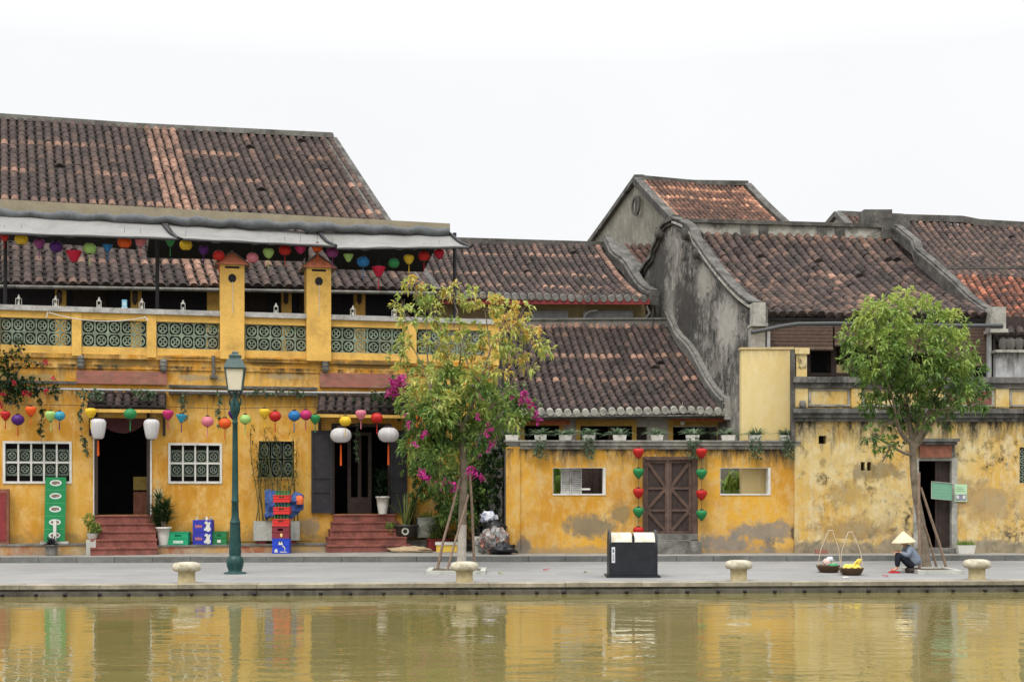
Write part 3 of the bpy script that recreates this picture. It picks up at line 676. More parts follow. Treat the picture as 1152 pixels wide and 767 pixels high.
mb = MB(); mb.tube([EL2+V((0, -.05, -.14)), ER+V((0, -.05, -.14))], .03, 6); mb.box8([EL2+V((0, .1, -.22)), ER+V((0, .1, -.22)), ER+V((0, .16, -.22)), EL2+V((0, .16, -.22)), EL2+V((0, .1, -.1)), ER+V((0, .1, -.1)), ER+V((0, .16, -.1)), EL2+V((0, .16, -.1))]); mb.build('eave_board', M['conc'], rt)
# upper wall with louvres
mb = MB(); a, b = P(480, 330, 46.7), P(735, 330, 46.9); mb.box8([V((a.x, a.y, 4)), V((b.x, b.y, 4)), V((b.x, b.y+.2, 4)), V((a.x, a.y+.2, 4)), V((a.x, a.y, 8.7)), V((b.x, b.y, 8.7)), V((b.x, b.y+.2, 8.7)), V((a.x, a.y+.2, 8.7))]); mb.build('upper_wall', M['beige'], mid)
for (a, b) in ((570, 639), (656, 712)):
    mb = MB(); p0, p1 = P(a, 362, 46.5), P(b, 349.5, 46.5); n = 7
    for k in range(n):
        z = lerp(p0.z, p1.z, (k+.5)/n); mb.obox(V(((p0.x+p1.x)/2, 46.5, z)), X1*(p1.x-p0.x)/2, V((0, .05, .035)), V((0, -.006, .008)))
    mb.build('louvre_vent', M['vent'], mid)
mb = MB(); mb.tube([P(656, 359, 46.3), P(659, 353, 46.2), P(664, 350, 46.2), P(672, 349, 46.2)], .035, 6); mb.tube([P(727, 344, 46.3), P(731, 352, 46.3), P(726, 358, 46.3)], .05, 6); mb.build('bent_pipe', M['conc_light'], mid)
mb = MB(); a, b = P(470, 342.5, 45.72), P(731, 342.5, 45.92); a.z = b.z; mb.box8([a, b, b+V((0, .1, 0)), a+V((0, .1, 0)), a+V((0, 0, .19)), b+V((0, 0, .19)), b+V((0, .1, .19)), a+V((0, .1, .19))]); mb.build('fascia', M['redp'], mid)
RL, RR, EL, ER = P(525, 273.5, 52), P(676, 278, 52.3), P(545, 334, 45.8), P(728, 337, 46)
RL2 = lerp(RR, RL, 1.6); EL2 = lerp(ER, EL, 1.48)
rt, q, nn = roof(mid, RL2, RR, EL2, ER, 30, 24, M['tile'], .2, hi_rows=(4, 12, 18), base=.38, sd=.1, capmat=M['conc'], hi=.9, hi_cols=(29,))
mb = MB(); mb.sweep([RL2+V((0, .1, -.05)), RR+V((.1, .1, -.05))], V((0, 1, 0)), .35, .25); mb.build('ridge', M['mould'], rt)
verge(rt, q, [(.3, .35, -.25, .25), (.42, .1, .1, .25), (.26, .09, .2, .25)], X1, up=bump_up)
mb = MB(); mb.face([RR+V((.2, 0, 0)), ER+V((.2, 0, -.1)), V((ER.x+.2, ER.y, 4)), V((RR.x+.2, RR.y, 4))]); mb.face([RR+V((.2, 0, 0)), RL2, RL2+V((0, 6, -4)), RR+V((0, 6, -4))]); mb.build('gable', M['mould'], mid)
# small rear roof between gable and upper roof
rear = thing('house', 'small far roof glimpsed between the grey gable house and the mouldy curved gable', 'house', P(730, 330, 51))
rt, q, nn = roof(rear, P(700, 277, 54), P(775, 277, 54), P(738, 318, 49.5), P(815, 318, 49.5), 9, 16, M['tile_light'], .1, base=.35)
verge(rt, q, [(.5, .3, -.1, -.25)], X1, u=0)
mb = MB(); a, b = P(690, 300, 50.2), P(740, 300, 50.2); mb.box(P(675, 0, 52).x, P(800, 0, 52).x, 54.2, 54.5, 5, P(0, 280, 54).z); mb.build('rear_wall', M['mould'], rear)

# ================================================================== FAR GREY GABLE HOUSE
far = thing('house', 'far tall house with a bare grey gable, round vent and reddish tiled roof', 'house', P(720, 300, 55))
MGR = plaster('grey_gable_plaster', (.27, .25, .2), (.36, .34, .29), (.2, .185, .155), mold=.5, seed=5)
RL, RR, EL, ER = P(722, 203, 55), P(835, 210, 56.5), P(808, 289, 49), P(922, 289, 50.5)
rt, q, nn = roof(far, RL, RR, EL, ER, 22, 26, M['tile_light'], .15, hi_rows=(2, 5), hi_cols=(0, 21), base=.5, hi=.85)
mb = MB(); mb.sweep([RL+V((-.2, 0, .0)), lerp(RL, RR, .5)+V((0, 0, -.08)), RR+V((.25, 0, .02))], V((0, 1, 0)), .3, .2); mb.build('ridge', M['mould'], rt)
verge(rt, q, [(.34, .3, -.12, -.2)], X1, u=0); verge(rt, q, [(.3, .26, -.1, .2)], X1, u=1)
bk = P(664, 279, 61); mb = MB(); dx = V((-.12, 0, 0))
pts = [RL, bk, V((bk.x, bk.y, 5)), V((EL.x, EL.y, 5)), EL+V((0, 0, -.1))]; mb.face([p+dx for p in pts]); mb.face([p+dx+V((.3, 0, 0)) for p in pts[::-1]]); mb.build('gable_wall', MGR, far)
mb = MB(); mb.sweep([bk+V((-.1, 0, -.1)), lerp(bk, RL, .5)+V((-.1, 0, -.05)), RL+V((-.1, 0, .05))], X1, .4, .22); mb.build('rear_coping', M['mould'], far)
mb = MB(); mb.face([RL, RR, RR+V((-1.6, 6, -3.6)), bk]); mb.build('rear_roof', M['tile'], far)
# round vent: ring lying on the gable plane
gd = (EL-bk); gd.z = 0; gd.normalize(); gn = V((gd.y, -gd.x, 0)); 
if gn.x > 0: gn = -gn
tt = .5
def gp(px, py):                                            # point on the gable plane through RL
    d = V(((px-CX)/F0, 1, (HZ-py)/F0)); o = V((0, 0, EYE)); t = gn.dot(RL+dx-o)/gn.dot(d); return o+d*t
c0 = gp(717, 231.5)+gn*.03
ring = []
for r_, o_ in ((.4, 0), (.4, .07), (.52, .07), (.52, 0)): ring.append([c0+(gd*math.cos(2*math.pi*k/20)+V((0, 0, 1))*math.sin(2*math.pi*k/20)*1.0)*r_*.8+gn*o_ for k in range(20)])
mb = MB(); mb.grid(ring, True, smooth=False); mb.obox(c0+gn*.04, gd*.03, gn*.03, V((0, 0, .3))); mb.build('round_vent', M['mould'], far)
mb = MB(); a, b = q(.42, .62), q(.58, .62); mb.box8([a+nn*.17, b+nn*.17, b+nn*.2+V((0, .3, .22)), a+nn*.2+V((0, .3, .22)), a+nn*.2, b+nn*.2, b+nn*.23+V((0, .3, .22)), a+nn*.23+V((0, .3, .22))]); mb.build('skylight_sheet', M['white'], rt)

# ================================================================== RIGHT HOUSE with the mouldy curved gable
E = Frame(894, 37.4, 1152, 37.6)
rh = thing('house', 'long ochre and grey house with a black-stained curved gable and rolled-down veranda blinds', 'house', E.pt(4, ZP, 0))
def ze(py, px=1000, off=0): return E.uv(px, py, off)[1]
ex = lambda px, py, rx, ry, *c: (E.at(px, py).x, E.at(px, py).z, rx*37.5/F0, ry*37.5/F0, *c)
ME = plaster('faded_ochre_plaster', (.6, .45, .19), (.66, .58, .38), (.58, .36, .09),
             streaks=[(ze(474), 1.0, 1.2), (ze(458), .3, .7)], patches=[ex(985, 530, 34, 14, (.15, .11, .06)), ex(955, 555, 30, 14, (.42, .28, .1)), ex(960, 596, 50, 14, (.3, .2, .1)), ex(1110, 565, 38, 26, (.38, .27, .15)), ex(1085, 545, 18, 14, (.36, .25, .13)), ex(940, 617, 60, 9), ex(1120, 613, 60, 6), ex(925, 520, 5, 8, (.25, .18, .09))],
             bottom=(ZP, .42, .8), mold=.95, mth=.5, blot=.25, patch_op=.62, cement=(.3, .26, .2), seed=11)
eh = [E.rect(1032, 1071, 517, 617), E.rect(921, 929.5, 490, 499), E.rect(968.5, 973, 519.5, 529), E.rect(975.5, 980, 519.5, 529), E.rect(1147, 1170, 503, 543)]
eR = E.uv(1260, 500)[0]; e0 = E.uv(894, 500)[0]
mb = MB(); E.wall(mb, (e0, eR, ZP, ze(458)), eh, -.3, 0); mb.build('front_wall', ME, rh)
mb = MB()
for h in eh[1:4]: E.bx(mb, h[0]-.03, h[1]+.03, h[2]-.03, h[3]+.03, -.34, -.302)
mb.build('vent_hole', M['dark'], rh)
h = eh[4]; mb = MB(); breeze(mb, E, h[0], h[1], h[2], h[3], -.15, -.05, 2, 4); mb.build('lattice_window', M['dlattice'], rh)
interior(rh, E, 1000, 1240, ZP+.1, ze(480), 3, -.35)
# ledges
MLD = plaster('black_stained_cornice', (.14, .135, .12), (.26, .25, .23), (.05, .048, .044), mold=.9, seed=3)
mb = MB(); E.bx(mb, e0-.04, eR, ze(474), ze(470)-.003, .002, .08); E.bx(mb, e0-.06, eR, ze(470), ze(465)-.003, .002, .16); E.bx(mb, e0-.08, eR, ze(465), ze(460), .002, .24); mb.build('cornice', MLD, rh)
mb = MB(); E.wall(mb, (e0, eR, ze(458)+.003, ze(437)), [], -.2, .02); mb.build('parapet', ME, rh)
px_ = [(893, 908), (957, 968), (1048, 1060), (1119, 1134), (1205, 1218)]
for a, b in px_:
    mb = MB(); u0, u1 = E.uv(a, 440)[0], E.uv(b, 440)[0]; E.bx(mb, u0, u1, ze(459), ze(437), .022, .09); mb.build('pilaster', ME, rh)
for (a, b) in zip(px_[:-1], px_[1:]):
    u0, u1 = E.uv(a[1], 440)[0]+.03, E.uv(b[0], 440)[0]-.03; mb = MB(); E.wall(mb, (u0, u1, ze(457), ze(438)), [(u0+.07, u1-.07, ze(455), ze(440))], .022, .05); fr = mb.build('panel_frame', M['conc_light'], rh)
    mb = MB(); E.bx(mb, u0+.075, u1-.075, ze(455)+.005, ze(440)-.005, .021, .034)
    mb.build('painted_panel', ME if a[0] != 1048 else M['red_step'], fr)
mb = MB(); E.bx(mb, e0-.04, eR, ze(437)+.003, ze(431)-.003, -.2, .12); E.bx(mb, e0-.08, eR, ze(431), ze(424.5), -.2, .22); mb.build('balcony_ledge', MLD, rh)
mb = MB(); u0, u1 = E.uv(893, 400)[0], E.uv(908, 400)[0]; E.bx(mb, u0+.05, u1-.03, ze(424.5)+.002, ze(399), -.2, .1); E.bx(mb, u0, u1+.03, ze(399)+.002, ze(392), -.25, .16); mb.build('corner_post', ME, rh)
mb = MB(); E.pbox(mb, 891, 894.5, 393, 500, -.1, .14, z0=ze(497)); mb.build('downpipe', M['mould'], rh)
c = E.at(903, 455, .1); mb = MB(); mb.lathe([(0, -.12), (.08, -.1), (.1, 0), (.08, .1), (0, .12)], c, 12); mb.build('wall_light', M['conc'], rh)
# veranda
mb = MB(); E.bx(mb, E.uv(846, 400, -3)[0], eR, ze(440), ze(340), -3.2, -3); mb.build('veranda_wall', M['dwood'], rh)
mb = MB(); E.bx(mb, e0, eR, ze(440), ze(425), -3, -.2); mb.build('veranda_floor', M['conc'], rh)
mb = MB()
for a, b in ((905, 912), (935, 941), (958, 962), (985, 990), (1040, 1046), (1095, 1100)): E.pbox(mb, a, b, 366, 426, -2.1, -2)
E.pbox(mb, 905, 1110, 419.5, 423, -2.1, -1.98); mb.build('veranda_post', M['dwood'], rh)
mb = MB(); E.pbox(mb, 941, 959, 410, 424, -2.06, -2.02); mb.build('board_panel', M['beige'], rh)
mb = MB(); E.pbox(mb, 906, 930, 390, 421, -2.8, -2.78); mb.build('dark_opening', M['dark'], rh)
MBD = plain('brown_bamboo_blind', (.13, .085, .065), .85, .25)
for (a, b, t, bo) in ((856, 937, 367, 392.5), (939, 1000, 367, 388), (1002, 1056, 367, 396), (1060, 1111.5, 367, 411)):
    mb = MB(); u0, u1, z0, z1 = E.rect(a, b, t, bo, -1.35); n = max(6, int((bo-t)/1.3))
    for k in range(n):
        z = lerp(z0, z1, (k+.5)/n); h_ = (z1-z0)/n*.46; E.bx(mb, u0, u1, z-h_, z+h_, -1.38+.01*(k % 2), -1.35+.012*math.sin(k*2.1))
    bl = mb.build('bamboo_blind', MBD, rh); mb = MB(); mb.tube([E.pt(u0, z0, -1.35), E.pt(u1, z0, -1.35)], .05, 8); 
    for f in (.18, .82): mb.tube([E.pt(lerp(u0, u1, f), z1, -1.3), E.pt(lerp(u0, u1, f), z0, -1.3)], .008, 4)
    mb.build('blind_roll', MBD, bl)
for (a, b, t, bo) in ((863, 866.5, 371, 500), (1112, 1115.5, 366, 425)):
    mb = MB(); E.pbox(mb, a, b, t, bo, -1.3, -1.15); mb.build('white_post', M['steel'], rh)
# roof
RL, RR, EL, ER = P(770, 262, 45.3), P(1012, 269, 45.6), P(853, 353, 38.7), P(1112, 360, 38.8)
EL.z = ER.z = (EL.z+ER.z)/2+.03
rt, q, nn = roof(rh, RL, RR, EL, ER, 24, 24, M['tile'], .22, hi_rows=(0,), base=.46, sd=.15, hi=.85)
mb = MB(); s = V((0, 1, 0)); a, b = RL+V((-.1, 0, -.1)), RR+V((0.2, 0, -.1)); mb.sweep([a, b], s, .3, .42); mb.build('ridge', M['conc_light'], rt)
mb = MB(); mb.sweep([a+V((0, 0, .42)), b+V((0, 0, .42))], s, .5, .13); mb.sweep([a+V((0, 0, -.02)), b+V((0, 0, -.02))], s, .38, .08)
for f in (.02, .28, .36, .62, .7, .97): p = lerp(a, b, f); mb.box(p.x-.16, p.x+.16, p.y-.21, p.y+.21, p.z, p.z+.44)
mb.build('ridge_moulding', M['mould'], rt)
# gable wall (runs back to the left) and its stepped coping
ap = P(757, 250, 45.9); bk = P(722, 318, 50)
fr_ = P(853, 352, 38.6)
# coping line in picture rows, depth set by the gable plane through the front corner and the apex
gA = V((fr_.x, fr_.y, 0)); gB = V((ap.x, ap.y, 0)); gd2 = (gB-gA).normalized(); gn2 = V((-gd2.y, gd2.x, 0))
if gn2.x > 0: gn2 = -gn2
def gq(px, py):
    d = V(((px-CX)/F0, 1, (HZ-py)/F0)); o = V((0, 0, EYE)); t = gn2.dot(gA-o)/gn2.dot(d); return o+d*t
line = [gq(*p) for p in ((853, 344), (846, 342), (835, 334), (822, 321), (809, 306), (797, 290), (789, 278), (783, 270), (781, 262), (776, 256), (768, 251), (760, 248))]
back = [gq(*p) for p in ((760, 248), (751, 252), (746, 258), (743, 270), (738, 280), (736, 290), (730, 297), (724, 308), (722, 318))]
MGB = plaster('mould_stained_gable', (.22, .205, .18), (.5, .47, .41), (.05, .048, .045), mold=.97, mth=.44, blot=.6, seed=8, stain=(.03, .028, .027), patches=[(5.8, 7.9, .45, 1.5, (.06, .055, .05)), (5.2, 9.6, .3, 1.6, (.07, .065, .06)), (6.6, 7.0, .22, 1.1, (.5, .47, .42)), (5.95, 6.3, .3, .9, (.09, .085, .08)), (6.2, 8.6, .2, .7, (.45, .42, .36)), (5.45, 8.0, .16, .8, (.44, .41, .36)), (7.0, 5.6, .3, 1.0, (.08, .075, .07))])
mb = MB(); out = line+back[1:]; low = 3.0
for s_, of in ((1, gn2*.0), (-1, gn2*-.3)):
    for i in range(len(out)-1):
        a, b = out[i]+of, out[i+1]+of; f = [a, b, V((b.x, b.y, low)), V((a.x, a.y, low))]; mb.face(f if s_ > 0 else f[::-1])
a, b = out[0], out[0]-gn2*.3; mb.face([a, b, V((b.x, b.y, low)), V((a.x, a.y, low))])
mb.build('gable_wall', MGB, rh)
for nm, ln, lay in (('gable_coping', line, ((.3, .07, -.26, .08), (.22, .1, -.19, .05), (.34, .07, -.09, .1), (.24, .08, -.02, .05), (.34, .06, .06, .1))), ('rear_coping', back, ((.3, .12, -.12, .05), (.42, .12, 0, .08), (.26, .08, .12, .05)))):
    for k, (w, h, l, sx) in enumerate(lay):
        mb = MB(); mb.sweep([p+V((0, 0, l))+gn2*(sx-.12) for p in ln], gn2, w, h); o = mb.build(nm, M['conc_light'] if k == 2 and nm[0] == 'g' else M['mould'], rh)
# scrolls at the shoulder and coping foot
for (px, py, rr) in ((776, 262, .26), (788, 285, .2), (745, 262, .2)):
    c = gq(px, py)+gn2*.12; rows = []
    for r_, o_ in ((0, .1), (rr*.6, .12), (rr*.8, .05), (rr, .1), (rr, -.3)): rows.append([c+(gd2*math.cos(2*math.pi*k/16)+V((0, 0, 1))*math.sin(2*math.pi*k/16))*r_+gn2*o_ for k in range(16)])
    mb = MB(); mb.grid(rows, True); mb.build('scroll', M['mould'], rh)
e = gq(851, 352); mb = MB(); mb.box(e.x-.16, e.x+.2, e.y-.35, e.y+.2, e.z-.35, e.z+.26); mb.box(e.x-.22, e.x+.26, e.y-.42, e.y+.25, e.z-.43, e.z-.35); mb.box(e.x-.2, e.x+.22, e.y-.2, e.y+.2, 6.0, e.z-.45); mb.build('coping_foot', M['conc_light'], rh)
# coping on the right verge
lineR = [(1119, 352), (1108, 347), (1092, 335), (1075, 318), (1058, 303), (1043, 290), (1033, 282), (1030, 272), (1020, 264), (1013, 258), (1004, 254)]
n = len(lineR); LR = [P(px, py, lerp(38.7, 45.6, k/(n-1))) for k, (px, py) in enumerate(lineR)]
for k, (w, h, l) in enumerate(((.24, .36, -.42), (.34, .09, -.06), (.2, .07, .03))):
    mb = MB(); mb.sweep([p+V((0, 0, l)) for p in LR], X1, w, h); mb.build('verge_coping', M['mould'], rh)
e = LR[0]; mb = MB(); mb.box(e.x-.2, e.x+.22, e.y-.3, e.y+.2, e.z-.5, e.z+.14); mb.box(e.x-.25, e.x+.27, e.y-.34, e.y+.2, e.z-.6, e.z-.5); mb.build('coping_foot', M['conc_light'], rh)
mb = MB(); e = LR[-1]; mb.box(e.x-.45, e.x+.5, e.y-.3, e.y+.4, e.z-.5, e.z+.22); mb.build('ridge_block', M['mould'], rh)
mb = MB(); mb.face([LR[0]-V((0, 0, .3)), LR[-1]-V((0, 0, .3)), V((LR[-1].x, LR[-1].y, 3)), V((LR[0].x, LR[0].y, 3))]); mb.face([RL, RR, RR+V((-1, 5, -3)), RL+V((-1, 5, -3))]); mb.build('side_gable', M['mould'], rh)
# eave board and gutter pipe
mb = MB(); mb.box8([EL+V((.2, .15, -.3)), ER+V((0, .15, -.3)), ER+V((0, .3, -.3)), EL+V((.2, .3, -.3)), EL+V((.2, .15, -.08)), ER+V((0, .15, -.08)), ER+V((0, .3, -.08)), EL+V((.2, .3, -.08))]); mb.build('eave_board', M['mould'], rt)
mb = MB(); g0 = [E.at(px, py, -.8) for px, py in ((845, 374), (862, 371), (880, 367), (898, 364.5), (940, 364), (1000, 365), (1060, 366.5), (1118, 366.5), (1128, 366.5))]; mb.tube(g0, .06, 10); mb.build('gutter_pipe', plain('dark_grey_pvc', (.06, .062, .065), .5), rh)
# door with pediment and board
mb = MB(); E.pbox(mb, 1028, 1080, 493, 496.5, .002, .28); E.pbox(mb, 1031, 1077, 497, 500, .002, .2); E.pbox(mb, 1034, 1074, 500.5, 514, .002, .06); mb.build('door_hood', MLD, rh)
mb = MB(); r_ = E.rect(1035, 1071, 500.5, 514.5, .14); E.bx(mb, r_[0], r_[1], r_[2], r_[3], .08, .14); mb.build('name_board', M['redwood'], rh)
d = eh[0]; mb = MB(); E.wall(mb, (d[0]-.12, d[1]+.14, d[2], d[3]+.06), [(d[0]+.03, d[1]-.02, d[2]-1, d[3]-.03)], -.2, .04); df = mb.build('doorway', M['conc_light'], rh)
mb = MB(); E.bx(mb, E.uv(1053, 500, -.1)[0], d[1]-.02, d[2], d[3]-.04, -.2, -.14); lf = mb.build('door_leaf', M['dwood'], df)
mb = MB()
for k in range(5): u = lerp(E.uv(1053, 500, -.1)[0], d[1]-.02, k/4); E.bx(mb, u-.012, u+.012, d[2]+.02, d[3]-.05, -.14, -.12)
mb.build('door_batten', M['dwood'], lf)
mb = MB(); E.pbox(mb, 1028, 1078, 616.5, 623, -.2, .3, z0=ZP); mb.build('threshold', M['conc'], rh)

# ================================================================== yellow slab wall
sl = thing('wall', 'tall plain pale yellow wall slab rising behind the right end of the garden wall', 'wall', P(862, 622, 38.0))
mb = MB(); a, b = P(834, 394, 37.95), P(893, 392, 37.9); zt = (a.z+b.z)/2; mb.box8([V((a.x, a.y, ZP)), V((b.x, b.y, ZP)), V((b.x, b.y+.3, ZP)), V((a.x, a.y+.3, ZP)), V((a.x, a.y, zt)), V((b.x, b.y, zt)), V((b.x, b.y+.3, zt)), V((a.x, a.y+.3, zt))]); mb.build('slab', M['yel_light'], sl)
mb = MB(); mb.box8([V((a.x-.03, a.y-.03, zt)), V((b.x, b.y-.03, zt)), V((b.x, b.y+.33, zt)), V((a.x-.03, a.y+.33, zt)), V((a.x-.03, a.y-.03, zt+.06)), V((b.x, b.y-.03, zt+.06)), V((b.x, b.y+.33, zt+.06)), V((a.x-.03, a.y+.33, zt+.06))]); mb.build('slab_cap', M['beige'], sl)


# ================================================================== FAR RIGHT ROOFS
fr = thing('house', 'far right house with a broad dark tiled upper roof above a red lower roof', 'house', P(1150, 500, 47))
RL, RR, EL, ER = P(985, 247, 57), P(1260, 263, 57), P(1040, 312, 50), P(1330, 316, 50)
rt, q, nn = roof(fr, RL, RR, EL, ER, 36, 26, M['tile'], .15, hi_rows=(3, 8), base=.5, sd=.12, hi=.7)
mb = MB(); mb.sweep([RL+V((0, 0, -.05)), lerp(RL, RR, .35)+V((0, 0, .06)), lerp(RL, RR, .42)+V((0, 0, -.04)), RR+V((0, 0, -.05))], s, .35, .28); mb.box(RL.x-.6, RL.x+.6, RL.y-.4, RL.y+.4, RL.z-1.2, RL.z+.35); mb.build('ridge', M['mould'], rt)
mb = MB(); a, b = P(1055, 316, 49.6), P(1330, 318, 49.6); mb.box(a.x, b.x, 49.6, 49.9, 3, a.z+.05); mb.build('clerestory', M['bwood'], fr)
mb = MB(); mb.box(a.x, b.x, 49.45, 49.58, P(0, 303, 49.6).z, P(0, 300.5, 49.6).z); mb.box(a.x, b.x, 49.4, 49.59, P(0, 313, 49.5).z, P(0, 310, 49.5).z); mb.build('clerestory_beam', M['mould'], fr)
rt, q, nn = roof(fr, P(1075, 312, 49.3), P(1290, 315, 49.3), P(1118, 372, 43), P(1345, 375, 43), 26, 22, M['tile_red'], .1, base=.35, sd=.22, name='lower_roof_tiles')
mb = MB(); a = P(1112, 372, 42.9); b = P(1300, 372, 42.9); mb.box(a.x, b.x, 43.1, 43.4, 3, a.z); mb.build('lower_wall', M['mould'], fr)
low_ = thing('outbuilding', 'mouldy grey parapet with a ragged tile edge at the right margin under the red roof', 'building', P(1150, 440, 38.3))
mb = MB(); a, b = P(1119, 400, 38.5), P(1260, 400, 38.5); mb.box(a.x, b.x, 38.4, 38.6, 5, P(0, 397, 38.5).z); mb.build('parapet_wall', plaster('stained_white_wall', (.36, .36, .36), (.5, .5, .5), (.2, .2, .2), streaks=[(P(0, 397, 38.5).z, .8, 1.)], mold=.9, seed=21), low_)
mb = MB(); mb.box(a.x-.05, b.x, 38.3, 38.7, P(0, 397, 38.5).z, P(0, 394, 38.5).z); mb.build('parapet_coping', M['conc_light'], low_)
rt, q, nn = roof(low_, P(1118, 366, 41.5), P(1260, 366, 41.5), P(1122, 378, 39.5), P(1262, 378, 39.5), 13, 6, M['tile'], 0, base=.4, name='lean_to_tiles')
for k, (px, w, nm) in enumerate(((1128, 5, 'leftmost and slimmest'), (1136, 7, 'second from left'), (1146, 6, 'third from left'), (1158, 8, 'widest'))):
    p = P(px, 394, 38.5)+V((0, 0, .012)); mb = MB(); mb.lathe([(w*.016, 0), (w*.024, .12), (w*.02, .3), (w*.012, .33), (w*.016, .36)], p, 14)
    tag(mb.build('clay_jar', M['mould'], loc=p), nm+' of the grey clay jars on the mouldy parapet at the right margin', 'jar', 'clay jars on the parapet')
# small distant gable left of the far roof
ft = thing('house', 'tiny far gable peeping over the long right-hand ridge', 'house', P(955, 262, 62))
rt, q, nn = roof(ft, P(942, 243.5, 64), P(1015, 247, 64), P(965, 268, 59), P(1040, 270, 59), 12, 10, M['tile_light'], .05, base=.35)
mb = MB(); mb.face([P(942, 243.5, 64), P(928, 262, 66), P(928, 300, 66), P(965, 300, 59), P(965, 268, 59)]); mb.build('gable_wall', MGR, ft)
mb = MB(); mb.sweep([P(942, 243.5, 64), P(965, 268, 59)], X1, .3, .25); mb.sweep([P(928, 260, 66), P(942, 243.5, 64)], X1, .3, .25); mb.sweep([P(942, 243.5, 64), P(1015, 247, 64)], V((0, 1, 0)), .3, .25); mb.build('coping', M['mould'], ft)

# brick by the wall
b0 = E.at(924, 622, .3); mb = MB(); mb.box(b0.x-.17, b0.x+.17, b0.y-.06, b0.y+.06, ZP, ZP+.12)
tag(mb.build('brick', M['brickp'], loc=(b0.x, b0.y, ZP)), 'loose red brick lying against the foot of the ochre wall behind the baskets', 'brick')
# ================================================================== SETTING
def struct(name, mb, mat, kind='structure'):
    o = mb.build(name, mat); o['kind'] = kind; return o
QA, QB = G(0, 659, 0), G(1152, 653.8, 0)                      # quay edge
qd = (QB-QA).normalized(); qn = V((qd.y, -qd.x, 0))           # towards the water
def Q(s, o, z): return QA+qd*s+qn*o+V((0, 0, z))
ZW = -.215
KA, KB = G(0, 633, 0), G(1152, 630.5, 0); kd = (KB-KA).normalized(); kn = V((kd.y, -kd.x, 0))
def KP(s, o, z): return KA+kd*s+kn*o+V((0, 0, z))
def slab(mb, fn, s0, s1, o0, o1, z0, z1): mb.box8([fn(s0, o1, z0), fn(s1, o1, z0), fn(s1, o0, z0), fn(s0, o0, z0), fn(s0, o1, z1), fn(s1, o1, z1), fn(s1, o0, z1), fn(s0, o0, z1)])
# ground sheet to the horizon (inland)
mb = MB(); mb.face([V((-400, 33.6, -.02)), V((400, 33.6, -.02)), V((400, 900, -.02)), V((-400, 900, -.02))]); struct('ground', mb, pm('earth', (.12, .1, .07), .3, .3, .95))
# road
k = N('asphalt'); p = k.pos(); a = k.noise(p, .5, 6, .65); b = k.noise(p, 60, 3, .7); w = k.noise(k.sc(p, .25, 2.2, 1), 1.1, 5, .6)
c = k.mix(k.mr(a, .3, .7), (.21, .207, .2, 1), (.275, .27, .26, 1)); c = k.mix(k.mr(b, .35, .65, 0, .35), c, (.14, .14, .14, 1)); c = k.mix(k.mr(w, .5, .68, 0, .4), c, (.34, .33, .315, 1))
cr = k.noise(p, 1.3, 9, .8, 1.2); st = k.noise(p, .9, 7, .75, .8); c = k.mix(k.mr(st, .54, .66, 0, .35), c, (.13, .125, .115, 1)); c = k.mix(k.mr(k.math('ABSOLUTE', k.math('SUBTRACT', cr, .5)), 0, .006, .3, 0), c, (.06, .06, .06, 1))
k.fin(c, .85, k.bump(b, .3, .01), 0, .25)
mb = MB(); mb.face([Q(-60, -.45, 0), Q(80, -.45, 0), KP(80, -.1, 0), KP(-60, -.1, 0)]); struct('road', mb, k.m)
# pavement with kerb stones
mb = MB(); mb.face([KP(-60, -.16, ZP-.002), KP(80, -.16, ZP-.002), V((90, 60, ZP-.002)), V((-90, 60, ZP-.002))]); struct('pavement', mb, pm('pavement_concrete', (.26, .245, .22), .2, 1.5, .9, .3, dirt=(.14, .13, .1), damt=.6))
mb = MB(); s = -30
while s < 50: slab(mb, KP, s+.006, s+.994, -.16, 0, -.01, ZP); s += 1
struct('kerb', mb, pm('kerb_stone', (.15, .15, .14), .25, 1.3, .9, .3, dirt=(.07, .07, .06), damt=.6))
# quay: cap stones, wall, lower ledge, drain holes
mb = MB(); s = -30
while s < 60:
    slab(mb, Q, s+.005, s+1.595, -.45, .04+U(-.006, .006), -.07, .012+U(-.004, .004)); s += 1.6
struct('quay_edge', mb, pm('quay_cap_stone', (.26, .23, .17), .35, 1.6, .9, .5, dirt=(.13, .11, .07), damt=.7))
mb = MB(); slab(mb, Q, -60, 80, -.6, 0, -3, -.075); s = -30
while s < 60:
    slab(mb, Q, s+.008, s+3.19, 0, .1, -1.2, -.125); s += 3.2
mq = plaster('wet_quay_stone', (.1, .09, .07), (.16, .145, .115), (.05, .045, .035), mold=.8, mth=.5, seed=31); struct('quay_wall', mb, mq)
mb = MB(); s = -30
while s < 60: 
    c = Q(s+U(-.06, .06), .1, -.175); mb.lathe([(0, -.03), (.035, -.025), (.045, 0), (.035, .025), (0, .03)], c, 8); s += .64
struct('mooring_stud_row', mb, M['dark'])
# water
k = N('river_water'); p = k.pos()
w1 = k.noise(k.sc(p, .42, .8, 1), 1.0, 2, .5, .4); w2 = k.noise(k.sc(p, 1.3, 2.6, 1), 1.0, 3, .55, .6); w3 = k.noise(k.sc(p, .1, .4, 1), 1.0, 3, .6)
h = k.math('ADD', k.math('MULTIPLY', w1, 1.0), k.math('MULTIPLY', w2, k.mr(w3, .42, .66, .3, 1.2)))
bm = k.n('ShaderNodeBump'); bm.inputs['Strength'].default_value = 1.0; bm.inputs['Distance'].default_value = .0115; k.put(bm.inputs['Height'], h)
col = k.mix(k.mr(k.noise(p, .25, 4, .6), .3, .7), (.15, .127, .045, 1), (.19, .158, .06, 1))
k.fin(col, .012, bm.outputs[0], 0, .5, IOR=1.34)
mb = MB(); mb.face([V((-250, -120, ZW)), V((250, -120, ZW)), Q(260, -.02, ZW), Q(-240, -.02, ZW)]); struct('water', mb, k.m)

